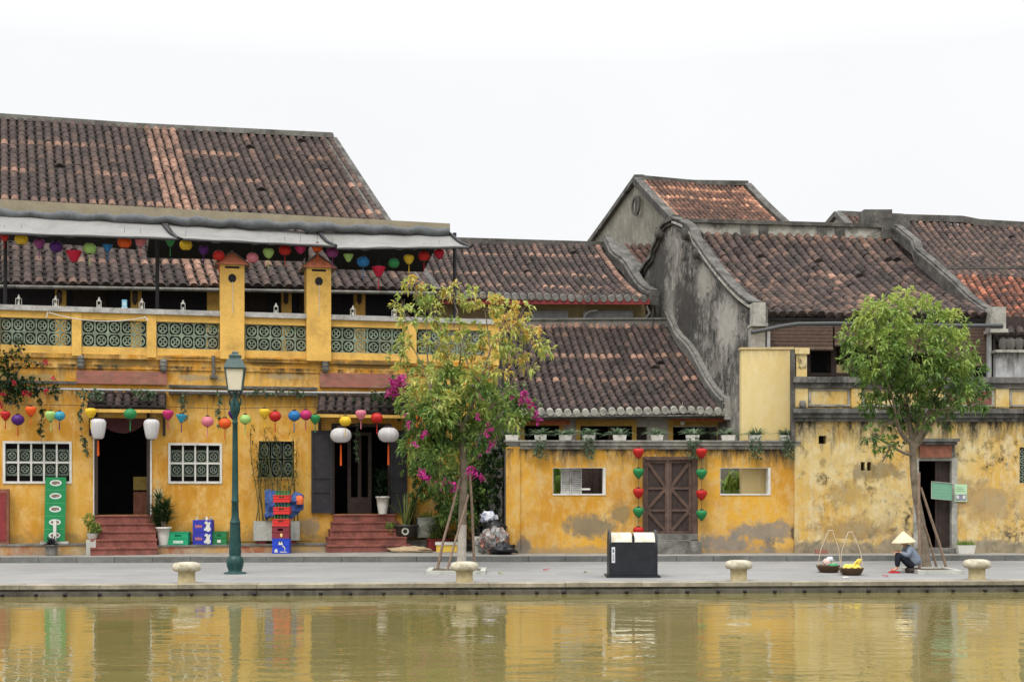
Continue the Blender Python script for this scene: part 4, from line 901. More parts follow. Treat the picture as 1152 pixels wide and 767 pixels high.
# ------------------------------------------------------------------ camera, sky, light
cd = bpy.data.cameras.new('camera'); cam = bpy.data.objects.new('camera', cd); COL.objects.link(cam); SC.camera = cam
cam.location = (0, 0, EYE); cam.rotation_euler = (math.radians(90), 0, 0); cd.sensor_width = 36; cd.lens = F0/1152*36; cd.shift_y = (HZ-383.5)/1152; cd.clip_end = 3000; cd.clip_start = .1
SUN_EL, SUN_AZ = math.radians(58), math.radians(205)           # azimuth clockwise from +Y: behind the camera, a little left
wd = bpy.data.worlds.new('World'); SC.world = wd; wd.use_nodes = True; t = wd.node_tree; t.nodes.clear()
sky = t.nodes.new('ShaderNodeTexSky'); sky.sky_type = 'NISHITA'; sky.sun_disc = False; sky.sun_elevation = SUN_EL; sky.sun_rotation = SUN_AZ; sky.air_density = 1.5; sky.dust_density = 6; sky.ozone_density = 1
hs = t.nodes.new('ShaderNodeHueSaturation'); hs.inputs['Saturation'].default_value = .12; hs.inputs['Value'].default_value = .3
cl = t.nodes.new('ShaderNodeTexNoise'); cl.inputs['Scale'].default_value = 1.6; cl.inputs['Detail'].default_value = 5
tc = t.nodes.new('ShaderNodeTexCoord'); rm = t.nodes.new('ShaderNodeMapRange'); rm.inputs[1].default_value = .3; rm.inputs[2].default_value = .7; rm.inputs[3].default_value = .965; rm.inputs[4].default_value = 1.035
cc = t.nodes.new('ShaderNodeCombineColor'); ml = t.nodes.new('ShaderNodeMath'); ml.operation = 'MULTIPLY'; ml.inputs[1].default_value = 1.015
mx = t.nodes.new('ShaderNodeMix'); mx.data_type = 'RGBA'; mx.inputs[0].default_value = .92
bg = t.nodes.new('ShaderNodeBackground'); bg.inputs[1].default_value = .1; ow = t.nodes.new('ShaderNodeOutputWorld')
l = t.links.new
l(sky.outputs[0], hs.inputs['Color']); l(tc.outputs['Generated'], cl.inputs['Vector']); l(cl.outputs[0], rm.inputs[0]); sp = t.nodes.new('ShaderNodeSeparateXYZ'); l(tc.outputs['Generated'], sp.inputs[0]); gr = t.nodes.new('ShaderNodeMapRange'); gr.inputs[1].default_value = .3; gr.inputs[2].default_value = .95; gr.inputs[3].default_value = 6.95; gr.inputs[4].default_value = 22
l(sp.outputs[2], gr.inputs[0]); pr = t.nodes.new('ShaderNodeMath'); pr.operation = 'MULTIPLY'; l(gr.outputs[0], pr.inputs[0]); l(rm.outputs[0], pr.inputs[1]); rd = t.nodes.new('ShaderNodeMath'); rd.operation = 'MULTIPLY'; rd.inputs[1].default_value = .985; l(pr.outputs[0], rd.inputs[0])
l(rd.outputs[0], cc.inputs[0]); l(pr.outputs[0], cc.inputs[1]); l(pr.outputs[0], ml.inputs[0]); l(ml.outputs[0], cc.inputs[2])
l(hs.outputs[0], mx.inputs[6]); l(cc.outputs[0], mx.inputs[7]); l(mx.outputs[2], bg.inputs[0]); l(bg.outputs[0], ow.inputs[0])
sd = bpy.data.lights.new('sun', 'SUN'); sd.energy = 1.3; sd.angle = math.radians(25); sd.color = (1, .96, .9); so = bpy.data.objects.new('sun', sd); COL.objects.link(so)
dirv = V((math.sin(SUN_AZ)*math.cos(SUN_EL), math.cos(SUN_AZ)*math.cos(SUN_EL), math.sin(SUN_EL)))
so.rotation_euler = (-dirv).to_track_quat('-Z', 'Y').to_euler(); so.location = dirv*50
SC.view_settings.view_transform = 'Standard'; SC.view_settings.look = 'None'; SC.view_settings.exposure = .55; SC.view_settings.gamma = 1
SC.cycles.max_bounces = 6; SC.cycles.diffuse_bounces = 3; SC.cycles.use_denoising = True
# ================================================================== PLANT HELPERS
def rv():
    while True:
        v = V((U(-1, 1), U(-1, 1), U(-1, 1)))
        if .05 < v.length < 1: return v
def leaf(mb, p, d, ln, w, r, droop=.25):
    d = d.normalized(); s = d.cross(V((0, 0, 1)))
    if s.length < .1: s = V((1, 0, 0))
    s.normalize(); s = (s+rv()*.4).normalized(); m = p+d*ln*.5; t = p+d*ln-V((0, 0, ln*droop)); up = s.cross(d)*w*.22
    mb.face([p, m+s*w*.5+up, t, m-s*w*.5+up], r)
def cluster(mb, p, out, n, ln, w, r0, rs):
    for k in range(n):
        d = (out+rv()*1.0+V((0, 0, .1))); leaf(mb, p+rv()*ln*.3, d, ln*U(.7, 1.2), w*U(.8, 1.2), min(1, max(0, r0+random.gauss(0, rs))), U(.05, .5))
def crown(mb, blobs, D, dens, nleaf, ln, w, tone, rs=.12, dj=.6, shell=.75):
    """blobs: px, py, radius px, [depth shift m]; tone(px, py) -> base value"""
    cen = []
    for b in blobs:
        dd = b[3] if len(b) > 3 else U(-dj, dj)
        c = P(b[0], b[1], D+dd); r = b[2]/F0*D; cen.append((c, r))
        n = max(3, int(dens*(r/.5)**2.2))
        for _ in range(n):
            v = rv().normalized()*r*(R()**(1/3) if R() > shell else U(.72, 1.08)); p = c+v
            g = tone(b[0]+v.x/D*F0, b[1]-v.z/D*F0)
            cluster(mb, p, v.normalized()*.8, nleaf, ln, w, g+U(-.08, .08), rs)
    return cen
def strap(mb, p, az, ln, lift, w, r, droop=1.0, n=5):
    h = V((math.cos(az), math.sin(az), 0)); s = V((-h.y, h.x, 0)); rows = []
    for k in range(n+1):
        t = k/n; q = p+h*ln*t*math.cos(lift)+V((0, 0, ln*(math.sin(lift)*t-droop*.6*t*t))); ww = w*(1-t)**.6*(.5+min(1, t*4)*.5)
        rows.append([q-s*ww/2, q+V((0, 0, -ww*.15)), q+s*ww/2])
    mb.grid(rows, r=r)
def limb(mb, a, b, r0, r1, bend=.15, n=6, seg=7):
    L_ = (b-a).length; o = rv()*L_*bend; pts = [lerp(a, b, k/n)+o*math.sin(math.pi*k/n)+V((0, 0, -L_*.08*math.sin(math.pi*k/n)))+rv()*L_*.012 for k in range(n+1)]
    mb.tube(pts, [lerp(r0, r1, k/n) for k in range(n+1)], seg); return pts
GREEN = [(0, (.045, .09, .025)), (.3, (.13, .23, .055)), (.55, (.27, .39, .085)), (.8, (.4, .48, .11)), (1, (.55, .58, .18))]
M['leaf'] = leafmat('tree_leaf', GREEN)
M['leaf_y'] = leafmat('yellowing_leaf', [(0, (.06, .13, .035)), (.3, (.16, .27, .06)), (.55, (.36, .45, .11)), (.78, (.58, .57, .16)), (.93, (.68, .5, .1)), (1, (.6, .33, .1))])
M['leaf_d'] = leafmat('dark_leaf', [(0, (.012, .03, .012)), (.5, (.035, .08, .025)), (1, (.12, .19, .06))])  # foliage with a darker green of its own
M['leaf_g'] = leafmat('grey_green_leaf', [(0, (.06, .1, .06)), (.5, (.13, .2, .11)), (1, (.3, .38, .24))])
M['magenta'] = leafmat('magenta_bract', [(0, (.4, .02, .18)), (1, (.75, .09, .42))], .6, .35)
M['redflower'] = leafmat('red_bract', [(0, (.4, .01, .03)), (1, (.7, .04, .1))], .6, .3)
M['strap'] = leafmat('strap_leaf', [(0, (.03, .06, .02)), (.5, (.1, .17, .04)), (.8, (.3, .33, .1)), (1, (.45, .32, .14))])

# ================================================================== TREES
def zp(X, Y, s, x0, y0): return x0+X/s, y0+Y/s
D2 = 31.6
B2 = [(320, 85, 38), (300, 130, 50), (185, 150, 55), (180, 190, 75), (110, 240, 55), (250, 200, 100), (400, 170, 80), (490, 215, 80), (540, 320, 85), (590, 400, 65), (620, 480, 55), (480, 420, 105), (350, 330, 140), (210, 320, 105), (125, 330, 65), (220, 440, 85), (330, 490, 85), (455, 520, 70), (185, 530, 50), (560, 500, 55), (640, 515, 35), (180, 650, 32), (225, 700, 40), (285, 690, 28), (330, 560, 60), (420, 580, 45), (250, 600, 30), (500, 590, 25), (230, 745, 22)]
blobs = [(*zp(a, b, 3.65, 930, 310), c/3.65) for a, b, c in B2]
base = G(1042, 641, 0); tr = thing('tree', 'leafy bright green tree with a rounded crown, beside the woman in the conical hat', 'tree', base)
def T2(px, py, dd=0): return P(px, py, base.y+dd)
mb = MB(); ctrl = [(1043, 643, 6.4), (1042, 632, 5), (1040, 610, 4.6), (1036, 585, 4.4), (1031, 560, 4.2), (1028, 535, 4.0), (1027, 512, 4.0), (1027, 497, 4.4)]
mb.tube([T2(a, b) for a, b, c in ctrl], [c/F0*base.y for a, b, c in ctrl], 14); tk = mb.build('trunk', M['bark'], tr)
mb = MB(); forks = [((1027, 499), (1008, 470), 3.2, -.4), ((1027, 498), (1020, 455), 3.6, .3), ((1027, 500), (1045, 462), 3.6, -.2), ((1029, 503), (1060, 455), 3, .5), ((1027, 512), (1002, 500), 2, -.3), ((1026, 505), (1033, 440), 3, .6)]
ends = []
for (a, b, r_, dd) in forks:
    p = limb(mb, T2(*a), T2(*b, dd), r_/F0*base.y, r_*.6/F0*base.y, .1); ends.append(p[-1]); 
mb.build('branch', M['bark'], tr)
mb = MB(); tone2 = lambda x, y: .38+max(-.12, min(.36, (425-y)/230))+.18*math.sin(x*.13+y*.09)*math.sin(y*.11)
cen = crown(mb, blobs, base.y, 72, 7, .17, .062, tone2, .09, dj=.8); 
tw = MB()
for c, r_ in cen:
    e = min(ends, key=lambda q: (q-c).length); p = limb(tw, e, c, .03, .012, .12, 5, 5)
    for _ in range(4): limb(tw, p[3], c+rv()*r_*.9, .012, .005, .1, 3, 4)
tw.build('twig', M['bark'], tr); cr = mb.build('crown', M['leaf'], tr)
# slender yellowing tree
B1 = [(150, 80, 42), (90, 170, 36), (200, 130, 50), (230, 220, 60), (130, 240, 45), (330, 110, 45), (420, 150, 50), (520, 180, 55), (590, 220, 50), (680, 190, 34), (600, 290, 55), (690, 300, 50), (740, 360, 45), (800, 400, 30), (640, 400, 55), (700, 480, 35), (560, 370, 50), (450, 330, 60), (340, 300, 50), (250, 370, 60), (120, 370, 50), (80, 440, 42), (300, 470, 60), (440, 440, 60), (560, 480, 50), (200, 540, 70), (330, 560, 80), (450, 560, 70), (150, 650, 70), (280, 680, 85), (400, 680, 80), (520, 650, 50), (590, 660, 50), (620, 730, 40), (500, 520, 50)]
bl1 = [(*zp(a, b, 4.26, 430, 300), c/4.26) for a, b, c in B1]+[(470, 500, 15), (490, 512, 17), (500, 535, 12), (505, 482, 22), (530, 495, 16), (545, 478, 16), (458, 505, 9), (480, 480, 20), (515, 515, 10)]
base = G(519, 641, 0); t1 = thing('tree', 'slender staked tree with sparse yellow-green leaves and a limewashed foot, in front of the balcony', 'tree', base)
def T1(px, py, dd=0): return P(px, py, base.y+dd)
mb = MB(); c1 = [(519, 641, 5.6), (519.5, 625, 4.9), (520, 590, 4.7), (521, 560, 4.6), (521.5, 530, 4.4), (521, 500, 4.2), (521, 478, 4.2)]
mb.tube([T1(a, b) for a, b, c in c1], [c/F0*base.y for a, b, c in c1], 14); tk = mb.build('trunk', M['bark'], t1)
mb = MB(); mb.tube([T1(a, b) for a, b, c in c1[:3]], [(c+.15)/F0*base.y for a, b, c in c1[:3]], 14, cap=False); mb.build('limewash', M['lwash'], tk)
mb = MB(); ends = []; F_ = [((521, 482), (485, 440), 2.4, -.4), ((521, 482), (508, 425), 2.8, .3), ((521, 480), (540, 430), 3, -.3), ((521, 486), (570, 440), 2.4, .2), ((522, 500), (480, 480), 2, .3), ((521, 495), (560, 470), 2, -.3)]
for (a, b, r_, dd) in F_: ends.append(limb(mb, T1(*a), T1(*b, dd), r_/F0*base.y, r_*.6/F0*base.y, .08)[-1])
E2 = []
for (i, b, dd) in ((0, (462, 385), .3), (0, (480, 360), -.4), (1, (495, 365), .4), (1, (515, 350), -.2), (2, (520, 375), .2), (2, (545, 350), .4), (2, (560, 375), -.3), (3, (590, 385), .2), (3, (600, 410), -.2), (1, (500, 395), -.5)):
    E2.append(limb(mb, ends[i], T1(*b, dd), .026, .012, .16)[-1])
mb.build('branch', M['bark'], t1)
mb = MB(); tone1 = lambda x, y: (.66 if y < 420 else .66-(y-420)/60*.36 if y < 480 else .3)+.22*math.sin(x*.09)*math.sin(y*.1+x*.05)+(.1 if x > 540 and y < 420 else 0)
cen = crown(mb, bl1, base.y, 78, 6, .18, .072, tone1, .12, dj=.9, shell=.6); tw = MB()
for c, r_ in cen:
    e = min(ends+E2, key=lambda q: (q-c).length); p = limb(tw, e, c, .012, .006, .16, 5, 5)
    for _ in range(5): limb(tw, p[3], c+rv()*r_*1.0, .008, .004, .1, 3, 4)
# a few extra leaves low down make the green lower half dense
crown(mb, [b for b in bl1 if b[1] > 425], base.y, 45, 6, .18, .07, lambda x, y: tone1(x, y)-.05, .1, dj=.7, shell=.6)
tw.build('twig', M['bark'], t1); mb.build('crown', M['leaf_y'], t1)
# stakes and planting pits
def pole(px0, py0, px1, py1, r_, D, label, grp=None, dd=0):
    a = G(px0, py0, 0); b = P(px1, py1, D+dd); mb = MB(); mb.tube([a-V((0, 0, .05)), lerp(a, b, .35)+rv()*.02, lerp(a, b, .7)+rv()*.02, b], [r_, r_*.95, r_*.9, r_*.8], 8)
    tag(mb.build('tree_stake', M['stake'], loc=a), label, 'stake', grp)
DA = G(519, 641).y
pole(491, 642.5, 517, 538, .034, DA, 'leftmost wooden prop leaning in to the slender yellowing tree', 'tree props', -.12)
pole(502, 643.5, 527, 556, .028, DA, 'thin wooden prop crossing in front of the limewashed trunk', 'tree props', -.22)
pole(534, 641, 528.5, 532, .036, DA, 'nearly upright wooden prop on the right side of the slender yellowing tree', 'tree props', -.1)
DB = G(1042, 641).y
pole(1034.5, 643, 1034, 531, .04, DB, 'upright wooden prop directly behind the woman in the conical hat', 'tree props', -.25)
pole(1066, 641.5, 1036, 548, .036, DB, 'longest leaning wooden prop at the right of the bright green tree', 'tree props', -.2)
pole(1055, 641, 1040, 590, .03, DB, 'short leaning wooden prop between the trunk and the long one at the bright green tree', 'tree props', -.1)
for (x0, x1, y0, y1, lb) in ((479, 546, 638.5, 646, 'low concrete kerb frame round the foot of the slender yellowing tree'), (1033, 1084, 639.5, 645.5, 'low concrete kerb frame round the foot of the bright green tree')):
    f = G((x0+x1)/2, y1, 0); bk_ = G((x0+x1)/2, y0, 0); X0, X1_ = (x0-CX)/F0*f.y, (x1-CX)/F0*f.y
    f.y = G(0, y1).y; yb = f.y+1.35; h = .085; t_ = thing('planting_pit', lb, 'kerb frame', (f.x, f.y, 0)); mb = MB(); e = .12
    mb.box(X0, X1_, f.y, f.y+e, 0, h); mb.box(X0, X1_, yb-e, yb, 0, h); mb.box(X0, X0+e, f.y+e, yb-e, 0, h); mb.box(X1_-e, X1_, f.y+e, yb-e, 0, h); mb.build('pit_kerb', M['greyp'], t_)
    mb = MB(); mb.face([(X0+e, f.y+e, .05), (X1_-e, f.y+e, .05), (X1_-e, yb-e, .05), (X0+e, yb-e, .05)]); mb.build('soil', M['soil'], t_)

# ================================================================== BOUGAINVILLEA, CREEPERS
def flowers(mb, pts, D, r_px, n, sz=.09):
    for (px, py) in pts:
        c = P(px, py, D+U(-.2, .2))
        for _ in range(n):
            p = c+rv()*r_px/F0*D; 
            for k in range(3): leaf(mb, p, rv()+V((0, -.3, 0)), sz, sz*.75, R(), .1)
root = L.at(545, 617, 1.0); root.z = ZP
bg_ = thing('bougainvillea', 'big magenta-flowered bougainvillea climbing behind the slender yellowing tree', 'shrub', root)
mb = MB(); Db = root.y-.3
bb = [(448, 436, 12), (470, 445, 16), (458, 460, 12), (490, 455, 18), (470, 480, 14), (485, 500, 16), (470, 520, 10), (495, 530, 12), (515, 470, 20), (540, 455, 20), (565, 450, 20), (585, 455, 16), (598, 460, 9), (560, 475, 16), (545, 500, 18), (560, 510, 10), (530, 525, 14), (545, 535, 14), (480, 543, 13), (505, 562, 14), (530, 557, 14), (500, 578, 10), (470, 556, 8), (525, 580, 11), (456, 525, 6), (515, 590, 9), (520, 545, 10), (562, 530, 8), (580, 440, 12), (500, 545, 8), (585, 470, 9)]
cen = crown(mb, bb, Db, 70, 6, .14, .07, lambda x, y: .35+.2*math.sin(x*.2+y*.1), .12, dj=.3); crown(mb, [(480, 545, 13), (505, 562, 14), (530, 560, 14), (500, 578, 10), (472, 530, 10), (525, 580, 11), (488, 520, 12), (515, 540, 14), (545, 550, 12), (537, 520, 12)], Db-.5, 150, 6, .14, .07, lambda x, y: .22+.15*math.sin(x*.2+y*.1), .1, dj=.2); mb.build('foliage', M['leaf'], bg_)
mb = MB(); flowers(mb, [(447, 431), (441, 440), (452, 424), (449, 436), (444, 434), (438, 444), (446, 441), (452, 430), (442, 428), (535, 450), (530, 444), (538, 446), (500, 455), (507, 446)], Db-.5, 5, 14)
flowers(mb, [(590, 443), (594, 450), (598, 457), (603, 466), (606, 474), (583, 447), (586, 452), (577, 449)], Db-.5, 3.6, 12)
flowers(mb, [(474, 490), (466, 500), (461, 478), (456, 466), (470, 487), (553, 497), (550, 503), (556, 490), (537, 511), (548, 484), (551, 478), (530, 528), (534, 531), (527, 536), (541, 537), (520, 500), (508, 470)], Db-1.0, 3.8, 10)
flowers(mb, [(474, 490), (467, 500), (460, 478), (537, 468), (478, 487), (548, 489), (552, 482), (528, 529), (533, 533)], 31.2, 3.2, 6, .08)
flowers(mb, [(478, 536), (484, 540), (490, 541), (475, 532), (500, 547), (506, 550), (510, 545), (514, 549), (503, 542)], Db-1.4, 4.6, 17); mb.build('flowers', M['magenta'], bg_)
mb = MB()
for c, r_ in cen[::2]: limb(mb, root+V((U(-.3, .3), U(-.2, .2), 0)) if R() < .5 else V((root.x, root.y, 2.5)), c, .025, .008, .1, 6, 5)
mb.tube([root, root+V((.1, -.1, 1.2)), V((root.x-.2, root.y, 2.6)), P(530, 470, Db)], [.05, .045, .04, .03], 8); mb.build('stem', M['bark'], bg_)
# ivy in the alley
al = thing('creeper', 'dense dark green creeper filling the shaded gap left of the garden wall', 'creeper', K.at(556, 600, 2.5)*1.0)
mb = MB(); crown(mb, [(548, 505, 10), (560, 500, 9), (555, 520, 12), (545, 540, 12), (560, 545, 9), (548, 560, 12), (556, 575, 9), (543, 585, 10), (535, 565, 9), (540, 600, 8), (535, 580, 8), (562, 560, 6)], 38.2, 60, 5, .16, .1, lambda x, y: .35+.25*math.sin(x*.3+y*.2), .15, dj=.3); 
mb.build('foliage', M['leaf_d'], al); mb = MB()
for k in range(5): limb(mb, P(548+3*k, 618, 38.3), P(540+5*k, 510, 38.3), .02, .01, .05, 7, 5)
mb.build('stem', M['bark'], al)
lc = thing('creeper', 'red-flowered creeper trailing over the balcony front at the left edge', 'creeper', L.at(5, 470, .4))
mb = MB(); cs = [(0, 400, 6), (10, 405, 5), (18, 396, 5), (22, 388, 5), (17, 385, 4), (28, 402, 4), (35, 407, 3.5), (42, 409, 2.5), (27, 414, 4), (0, 425, 12), (12, 428, 10), (22, 432, 9), (33, 433, 8), (44, 434, 6), (5, 442, 10), (18, 445, 7), (30, 441, 5), (55, 437, 5), (65, 436, 3), (62, 443, 4), (20, 451, 4), (38, 440, 5), (8, 412, 7)]
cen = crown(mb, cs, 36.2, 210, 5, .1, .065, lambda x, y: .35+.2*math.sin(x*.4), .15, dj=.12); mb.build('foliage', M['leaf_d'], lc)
mb = MB(); flowers(mb, [(3, 444), (1, 453), (51, 408), (61, 426), (29, 442), (52, 440), (16, 430), (34, 443), (2, 458)], 35.9, 2.6, 7, .07); mb.build('flowers', M['redflower'], lc)
mb = MB(); pp = [P(a, b, 36.2) for a, b in ((-5, 440), (8, 430), (22, 415), (30, 405), (44, 409), (52, 408))]; mb.tube(pp, .012, 5); mb.tube([P(a, b, 36.2) for a, b in ((28, 404), (22, 392), (14, 384))], .012, 5); mb.tube([P(a, b, 36.2) for a, b in ((-5, 438), (20, 436), (45, 436), (68, 437))], .014, 5); mb.build('stem', M['bark'], lc)
def vine(pts, spread, label, dens=9, off=.32, mat='leaf_g'):
    dens *= 1.5; off = .8 if 'canopy' in label else off
    w = [L.at(px, py, off) for px, py in pts]; o = thing('hanging_vine', label, 'vine', w[0], 'vines hanging from the pipe'); mb = MB(); mb.tube(w, .008, 4); mb.build('stem', M['bark'], o); mb = MB()
    for i in range(len(w)-1):
        for k in range(max(2, int((w[i+1]-w[i]).length*dens))):
            p = lerp(w[i], w[i+1], R())+rv()*spread; cluster(mb, p, V((0, -.4, -.3)), 5, .1, .07, .45, .25)
    mb.build('foliage', M[mat], o)
vine([(90, 441), (100, 444), (112, 441), (116, 450)], .13, 'leafy vine clump over the left end of the left door canopy', 26)
vine([(96, 446), (92, 458), (90, 480), (96, 500), (101, 514)], .05, 'long thin vine strand dangling between the left window and the left door', 10)
vine([(150, 441), (160, 443), (172, 441), (166, 450)], .13, 'leafy vine clump over the right end of the left door canopy', 26)
vine([(206, 441), (205, 452), (208, 462), (204, 474)], .1, 'vine tuft hanging above the cone-shaped blue lantern', 16)
vine([(244, 441), (248, 450), (246, 466), (250, 480)], .09, 'sparse pale vine hanging just left of the lamp post head', 14)
vine([(276, 441), (300, 441), (322, 441), (344, 442)], .1, 'vine running along the pipe right of the lamp post head', 12)
vine([(392, 444), (400, 452), (402, 480), (400, 500), (403, 520)], .05, 'thin vine strand hanging between the two round white lanterns', 10)
vine([(416, 444), (428, 446), (438, 450), (446, 444)], .15, 'thick vine clump over the right end of the right door canopy', 26, mat='leaf_d')
vine([(46, 448), (48, 465), (45, 480), (47, 498)], .06, 'short vine strand hanging between the orange and lime lanterns at the far left', 12, mat='leaf_d')
# ================================================================== STREET FURNITURE
def bollard(loc, label, first=[None]):
    if first[0] is None:
        o = thing('bollard', label, 'bollard', (0, 0, 0), 'stone bollards along the quay')
        mb = MB(); mb.lathe([(.195, 0), (.19, .02), (.178, .05), (.175, .2), (.185, .26)], (0, 0, 0), 28); mb.build('shaft', pm('bollard_shaft_stone', (.42, .35, .2), .25, 7, .85, .35, dirt=(.2, .16, .08), damt=.6), o)
        mb = MB(); mb.lathe([(.185, .25), (.25, .262), (.285, .29), (.295, .34), (.285, .39), (.25, .425), (.18, .445), (0, .452)], (0, 0, 0), 32); mb.build('cap', M['stone'], o); first[0] = o
    else: o = copy_tree(first[0]); o['label'] = label
    o.location = loc
    return o
for px, py, lb in ((210, 656, 'pale mushroom-shaped stone bollard left of the green lamp post'), (522.5, 655.3, 'pale mushroom-shaped stone bollard in front of the slender yellowing tree'),
                   (831, 653.2, 'pale mushroom-shaped stone bollard between the black bin and the two baskets'), (1099, 652, 'pale mushroom-shaped stone bollard at the far right of the quay')):
    bollard(G(px, py, 0), lb)
# lamp post
b = G(264.5, 645, 0); S = b.y/F0
lp = thing('lamp_post', 'tall green cast-iron lamp post with a four-sided glass lantern on the quay', 'lamp post', b)
zz = lambda Y: (645-(380+Y/2.74))*S
mb = MB(); prof = [(12.6, 0), (12.6, .8), (11.5, 1.6), (8, 2.2), (7.4, 3.5), (9, 8), (9.6, 12), (9.2, 16), (7, 19.5), (6.2, 20.5), (6.8, 22), (6.6, 24)]
mb.lathe([(r_*S, z*S) for r_, z in prof], b, 24); mb.build('base', M['lampgreen'], lp)
mb = MB(); rows = []; n = 32; H = 32
for k in range(17):
    t = k/16; rr = lerp(6.6, 5.3, t)*S
    rows.append([b+V((math.cos(a)*rr*(1+.09*math.cos(8*(a+t*1.6))), math.sin(a)*rr*(1+.09*math.cos(8*(a+t*1.6))), (23.5+t*H)*S)) for a in (2*math.pi*j/n for j in range(n))])
mb.grid(rows, True)
mb.lathe([(r_*S*(.88 if z > 60 else 1), z*S) for r_, z in ((5.3, 55.4), (6, 56.5), (6, 58), (5.3, 59), (5.6, 61), (4.9, 62.5), (4.6, 66), (4.3, 80), (4.9, 80.5), (4.9, 82), (4.2, 83), (3.9, 110), (3.4, 150), (3.2, 168), (3.8, 168.6), (3.8, 170), (3.1, 171), (3.1, 176), (4.2, 177), (4.2, 178.5))], b, 20); mb.build('post', M['lampgreen'], lp)
mb = MB(); mb.lathe([(r_*S, z*S) for r_, z in ((3.4, 178), (5.2, 181), (5.8, 186), (5.0, 193), (3, 197), (2.6, 200), (3.8, 202), (2, 203))], b, 16)
for sx, sy in ((1, 0), (-1, 0), (0, 1), (0, -1)):
    d = V((sx, sy, 0)); mb.tube([b+d*x*S+V((0, 0, z*S)) for x, z in ((3, 186), (6, 190), (6.5, 195), (4.5, 199), (6.5, 204), (8, 205.5))], .9*S, 6)
mb.build('bracket', M['lampgreen'], lp)
mb = MB(); ang = math.radians(45+8)
def sq(hw, z): return [b+V((math.cos(ang+k*math.pi/2)*hw*1.414*S, math.sin(ang+k*math.pi/2)*hw*1.414*S, z*S)) for k in range(4)]
g1, g2 = sq(7.6, 205.5), sq(10.6, 230)
gl = MB(); gl.grid([[lerp(b+V((0, 0, p.z)), p, .93) for p in g1], [lerp(b+V((0, 0, p.z)), p, .93) for p in g2]], True, smooth=False)
for k in range(4): mb.tube([g1[k], g2[k]], .75*S, 6)
for z, hw in ((205.5, 7.9), (230, 11)): q_ = sq(hw, z); [mb.tube([q_[k], q_[(k+1) % 4]], .7*S, 6) for k in range(4)]
lan = mb.build('lantern', M['lampcap'], lp)
mb = MB(); rows = [sq(hw, z) for hw, z in ((11.6, 229.5), (12.2, 231), (11.6, 232.2), (8.2, 240.5), (6.6, 241), (6.2, 243.2), (6.8, 243.6), (6.8, 245), (5, 245.5), (3.4, 247.5), (3.6, 248.5), (2, 249.6))]; mb.grid(rows, True, smooth=False); mb.face(rows[0][::-1]); mb.face(rows[-1]); mb.build('lantern_cap', M['lampcap'], lan)
gl.build('glass', pm('frosted_lamp_glass', (.66, .6, .46), .06, 4, .25, .02), lan)
# bin
b = G(711, 648.2, 0); S = b.y/F0; w = .54; dp = .36
bn = thing('litter_bin', 'black double litter bin with two cream roll-top lids standing on the quay', 'bin', b)
def prof_(r_, z0): return [(-dp, z0), (-dp, .66)]+[(-dp*math.cos(t), .66+.36*math.sin(t)*r_) for t in (math.pi*k/14 for k in range(1, 14))]+[(dp, .66), (dp, z0)]
mb = MB()
for s0, s1 in ((-w, -w+.05), (w-.05, w)):
    A_ = [b+V((s0, y, z)) for y, z in prof_(1.1, .05)]; B_ = [b+V((s1, y, z)) for y, z in prof_(1.1, .05)]
    mb.grid([A_, B_], smooth=False); mb.face(A_); mb.face(B_[::-1])
mb.box(b.x-w+.05, b.x+w-.05, b.y-dp+.01, b.y+dp-.01, .05, .76); mb.box(b.x-w+.05, b.x+w-.05, b.y+.05, b.y+dp-.03, .76, .9); mb.box(b.x-.025, b.x+.025, b.y-dp+.02, b.y+dp-.02, .76, .93)
bd = mb.build('body', M['binb'], bn)
for (s0, s1) in ((-w+.052, -.028), (.028, w-.052)):
    mb = MB(); o_ = []; i_ = []
    for k in range(15):
        t = math.radians(22+118*k/14); o_.append((-dp*.99*math.cos(t), .66+.335*math.sin(t))); i_.append((-dp*.93*math.cos(t), .66+.31*math.sin(t)))
    loop = o_+i_[::-1]
    A_ = [b+V((s0, y, z)) for y, z in loop]; B_ = [b+V((s1, y, z)) for y, z in loop]; mb.grid([B_+B_[:1], A_+A_[:1]], smooth=False)
    for k in range(14): n_ = len(loop); mb.face([A_[k], A_[k+1], A_[n_-2-k], A_[n_-1-k]]); mb.face([B_[k+1], B_[k], B_[n_-1-k], B_[n_-2-k]])
    lid = mb.build('lid', M['binw'], bn); mb = MB(); mb.box(b.x+s0+.02, b.x+s1-.02, b.y-dp*.96, b.y-dp*.9, .755, .79); mb.build('lid_lip', M['binb'], lid)
mb = MB(); mb.box(b.x-w-.06, b.x+w+.06, b.y-dp-.05, b.y+dp+.05, .0, .045); mb.build('foot_plate', M['binb'], bn)
mb = MB(); X0 = b.x-w+.055; mb.box(X0, X0+.075, b.y-dp+.003, b.y-dp+.009, .33, .68); st = mb.build('notice_sticker', plain('sticker_white', (.6, .6, .62), .5), bd)
mb = MB(); y_ = b.y-dp+.0015; mb.lathe([(.0, 0), (.022, 0.0)], (0, 0, 0), 12); mb = MB()
mb.box(X0+.022, X0+.052, y_-.002, y_+.001, .56, .62); mb.box(X0+.03, X0+.044, y_-.002, y_+.001, .62, .64)
for k in range(5): mb.box(X0+.018, X0+.058-.008*(k % 2), y_-.002, y_+.001, .38+.03*k, .392+.03*k)
mb.build('sticker_print', plain('print_dark', (.06, .06, .08)), st)

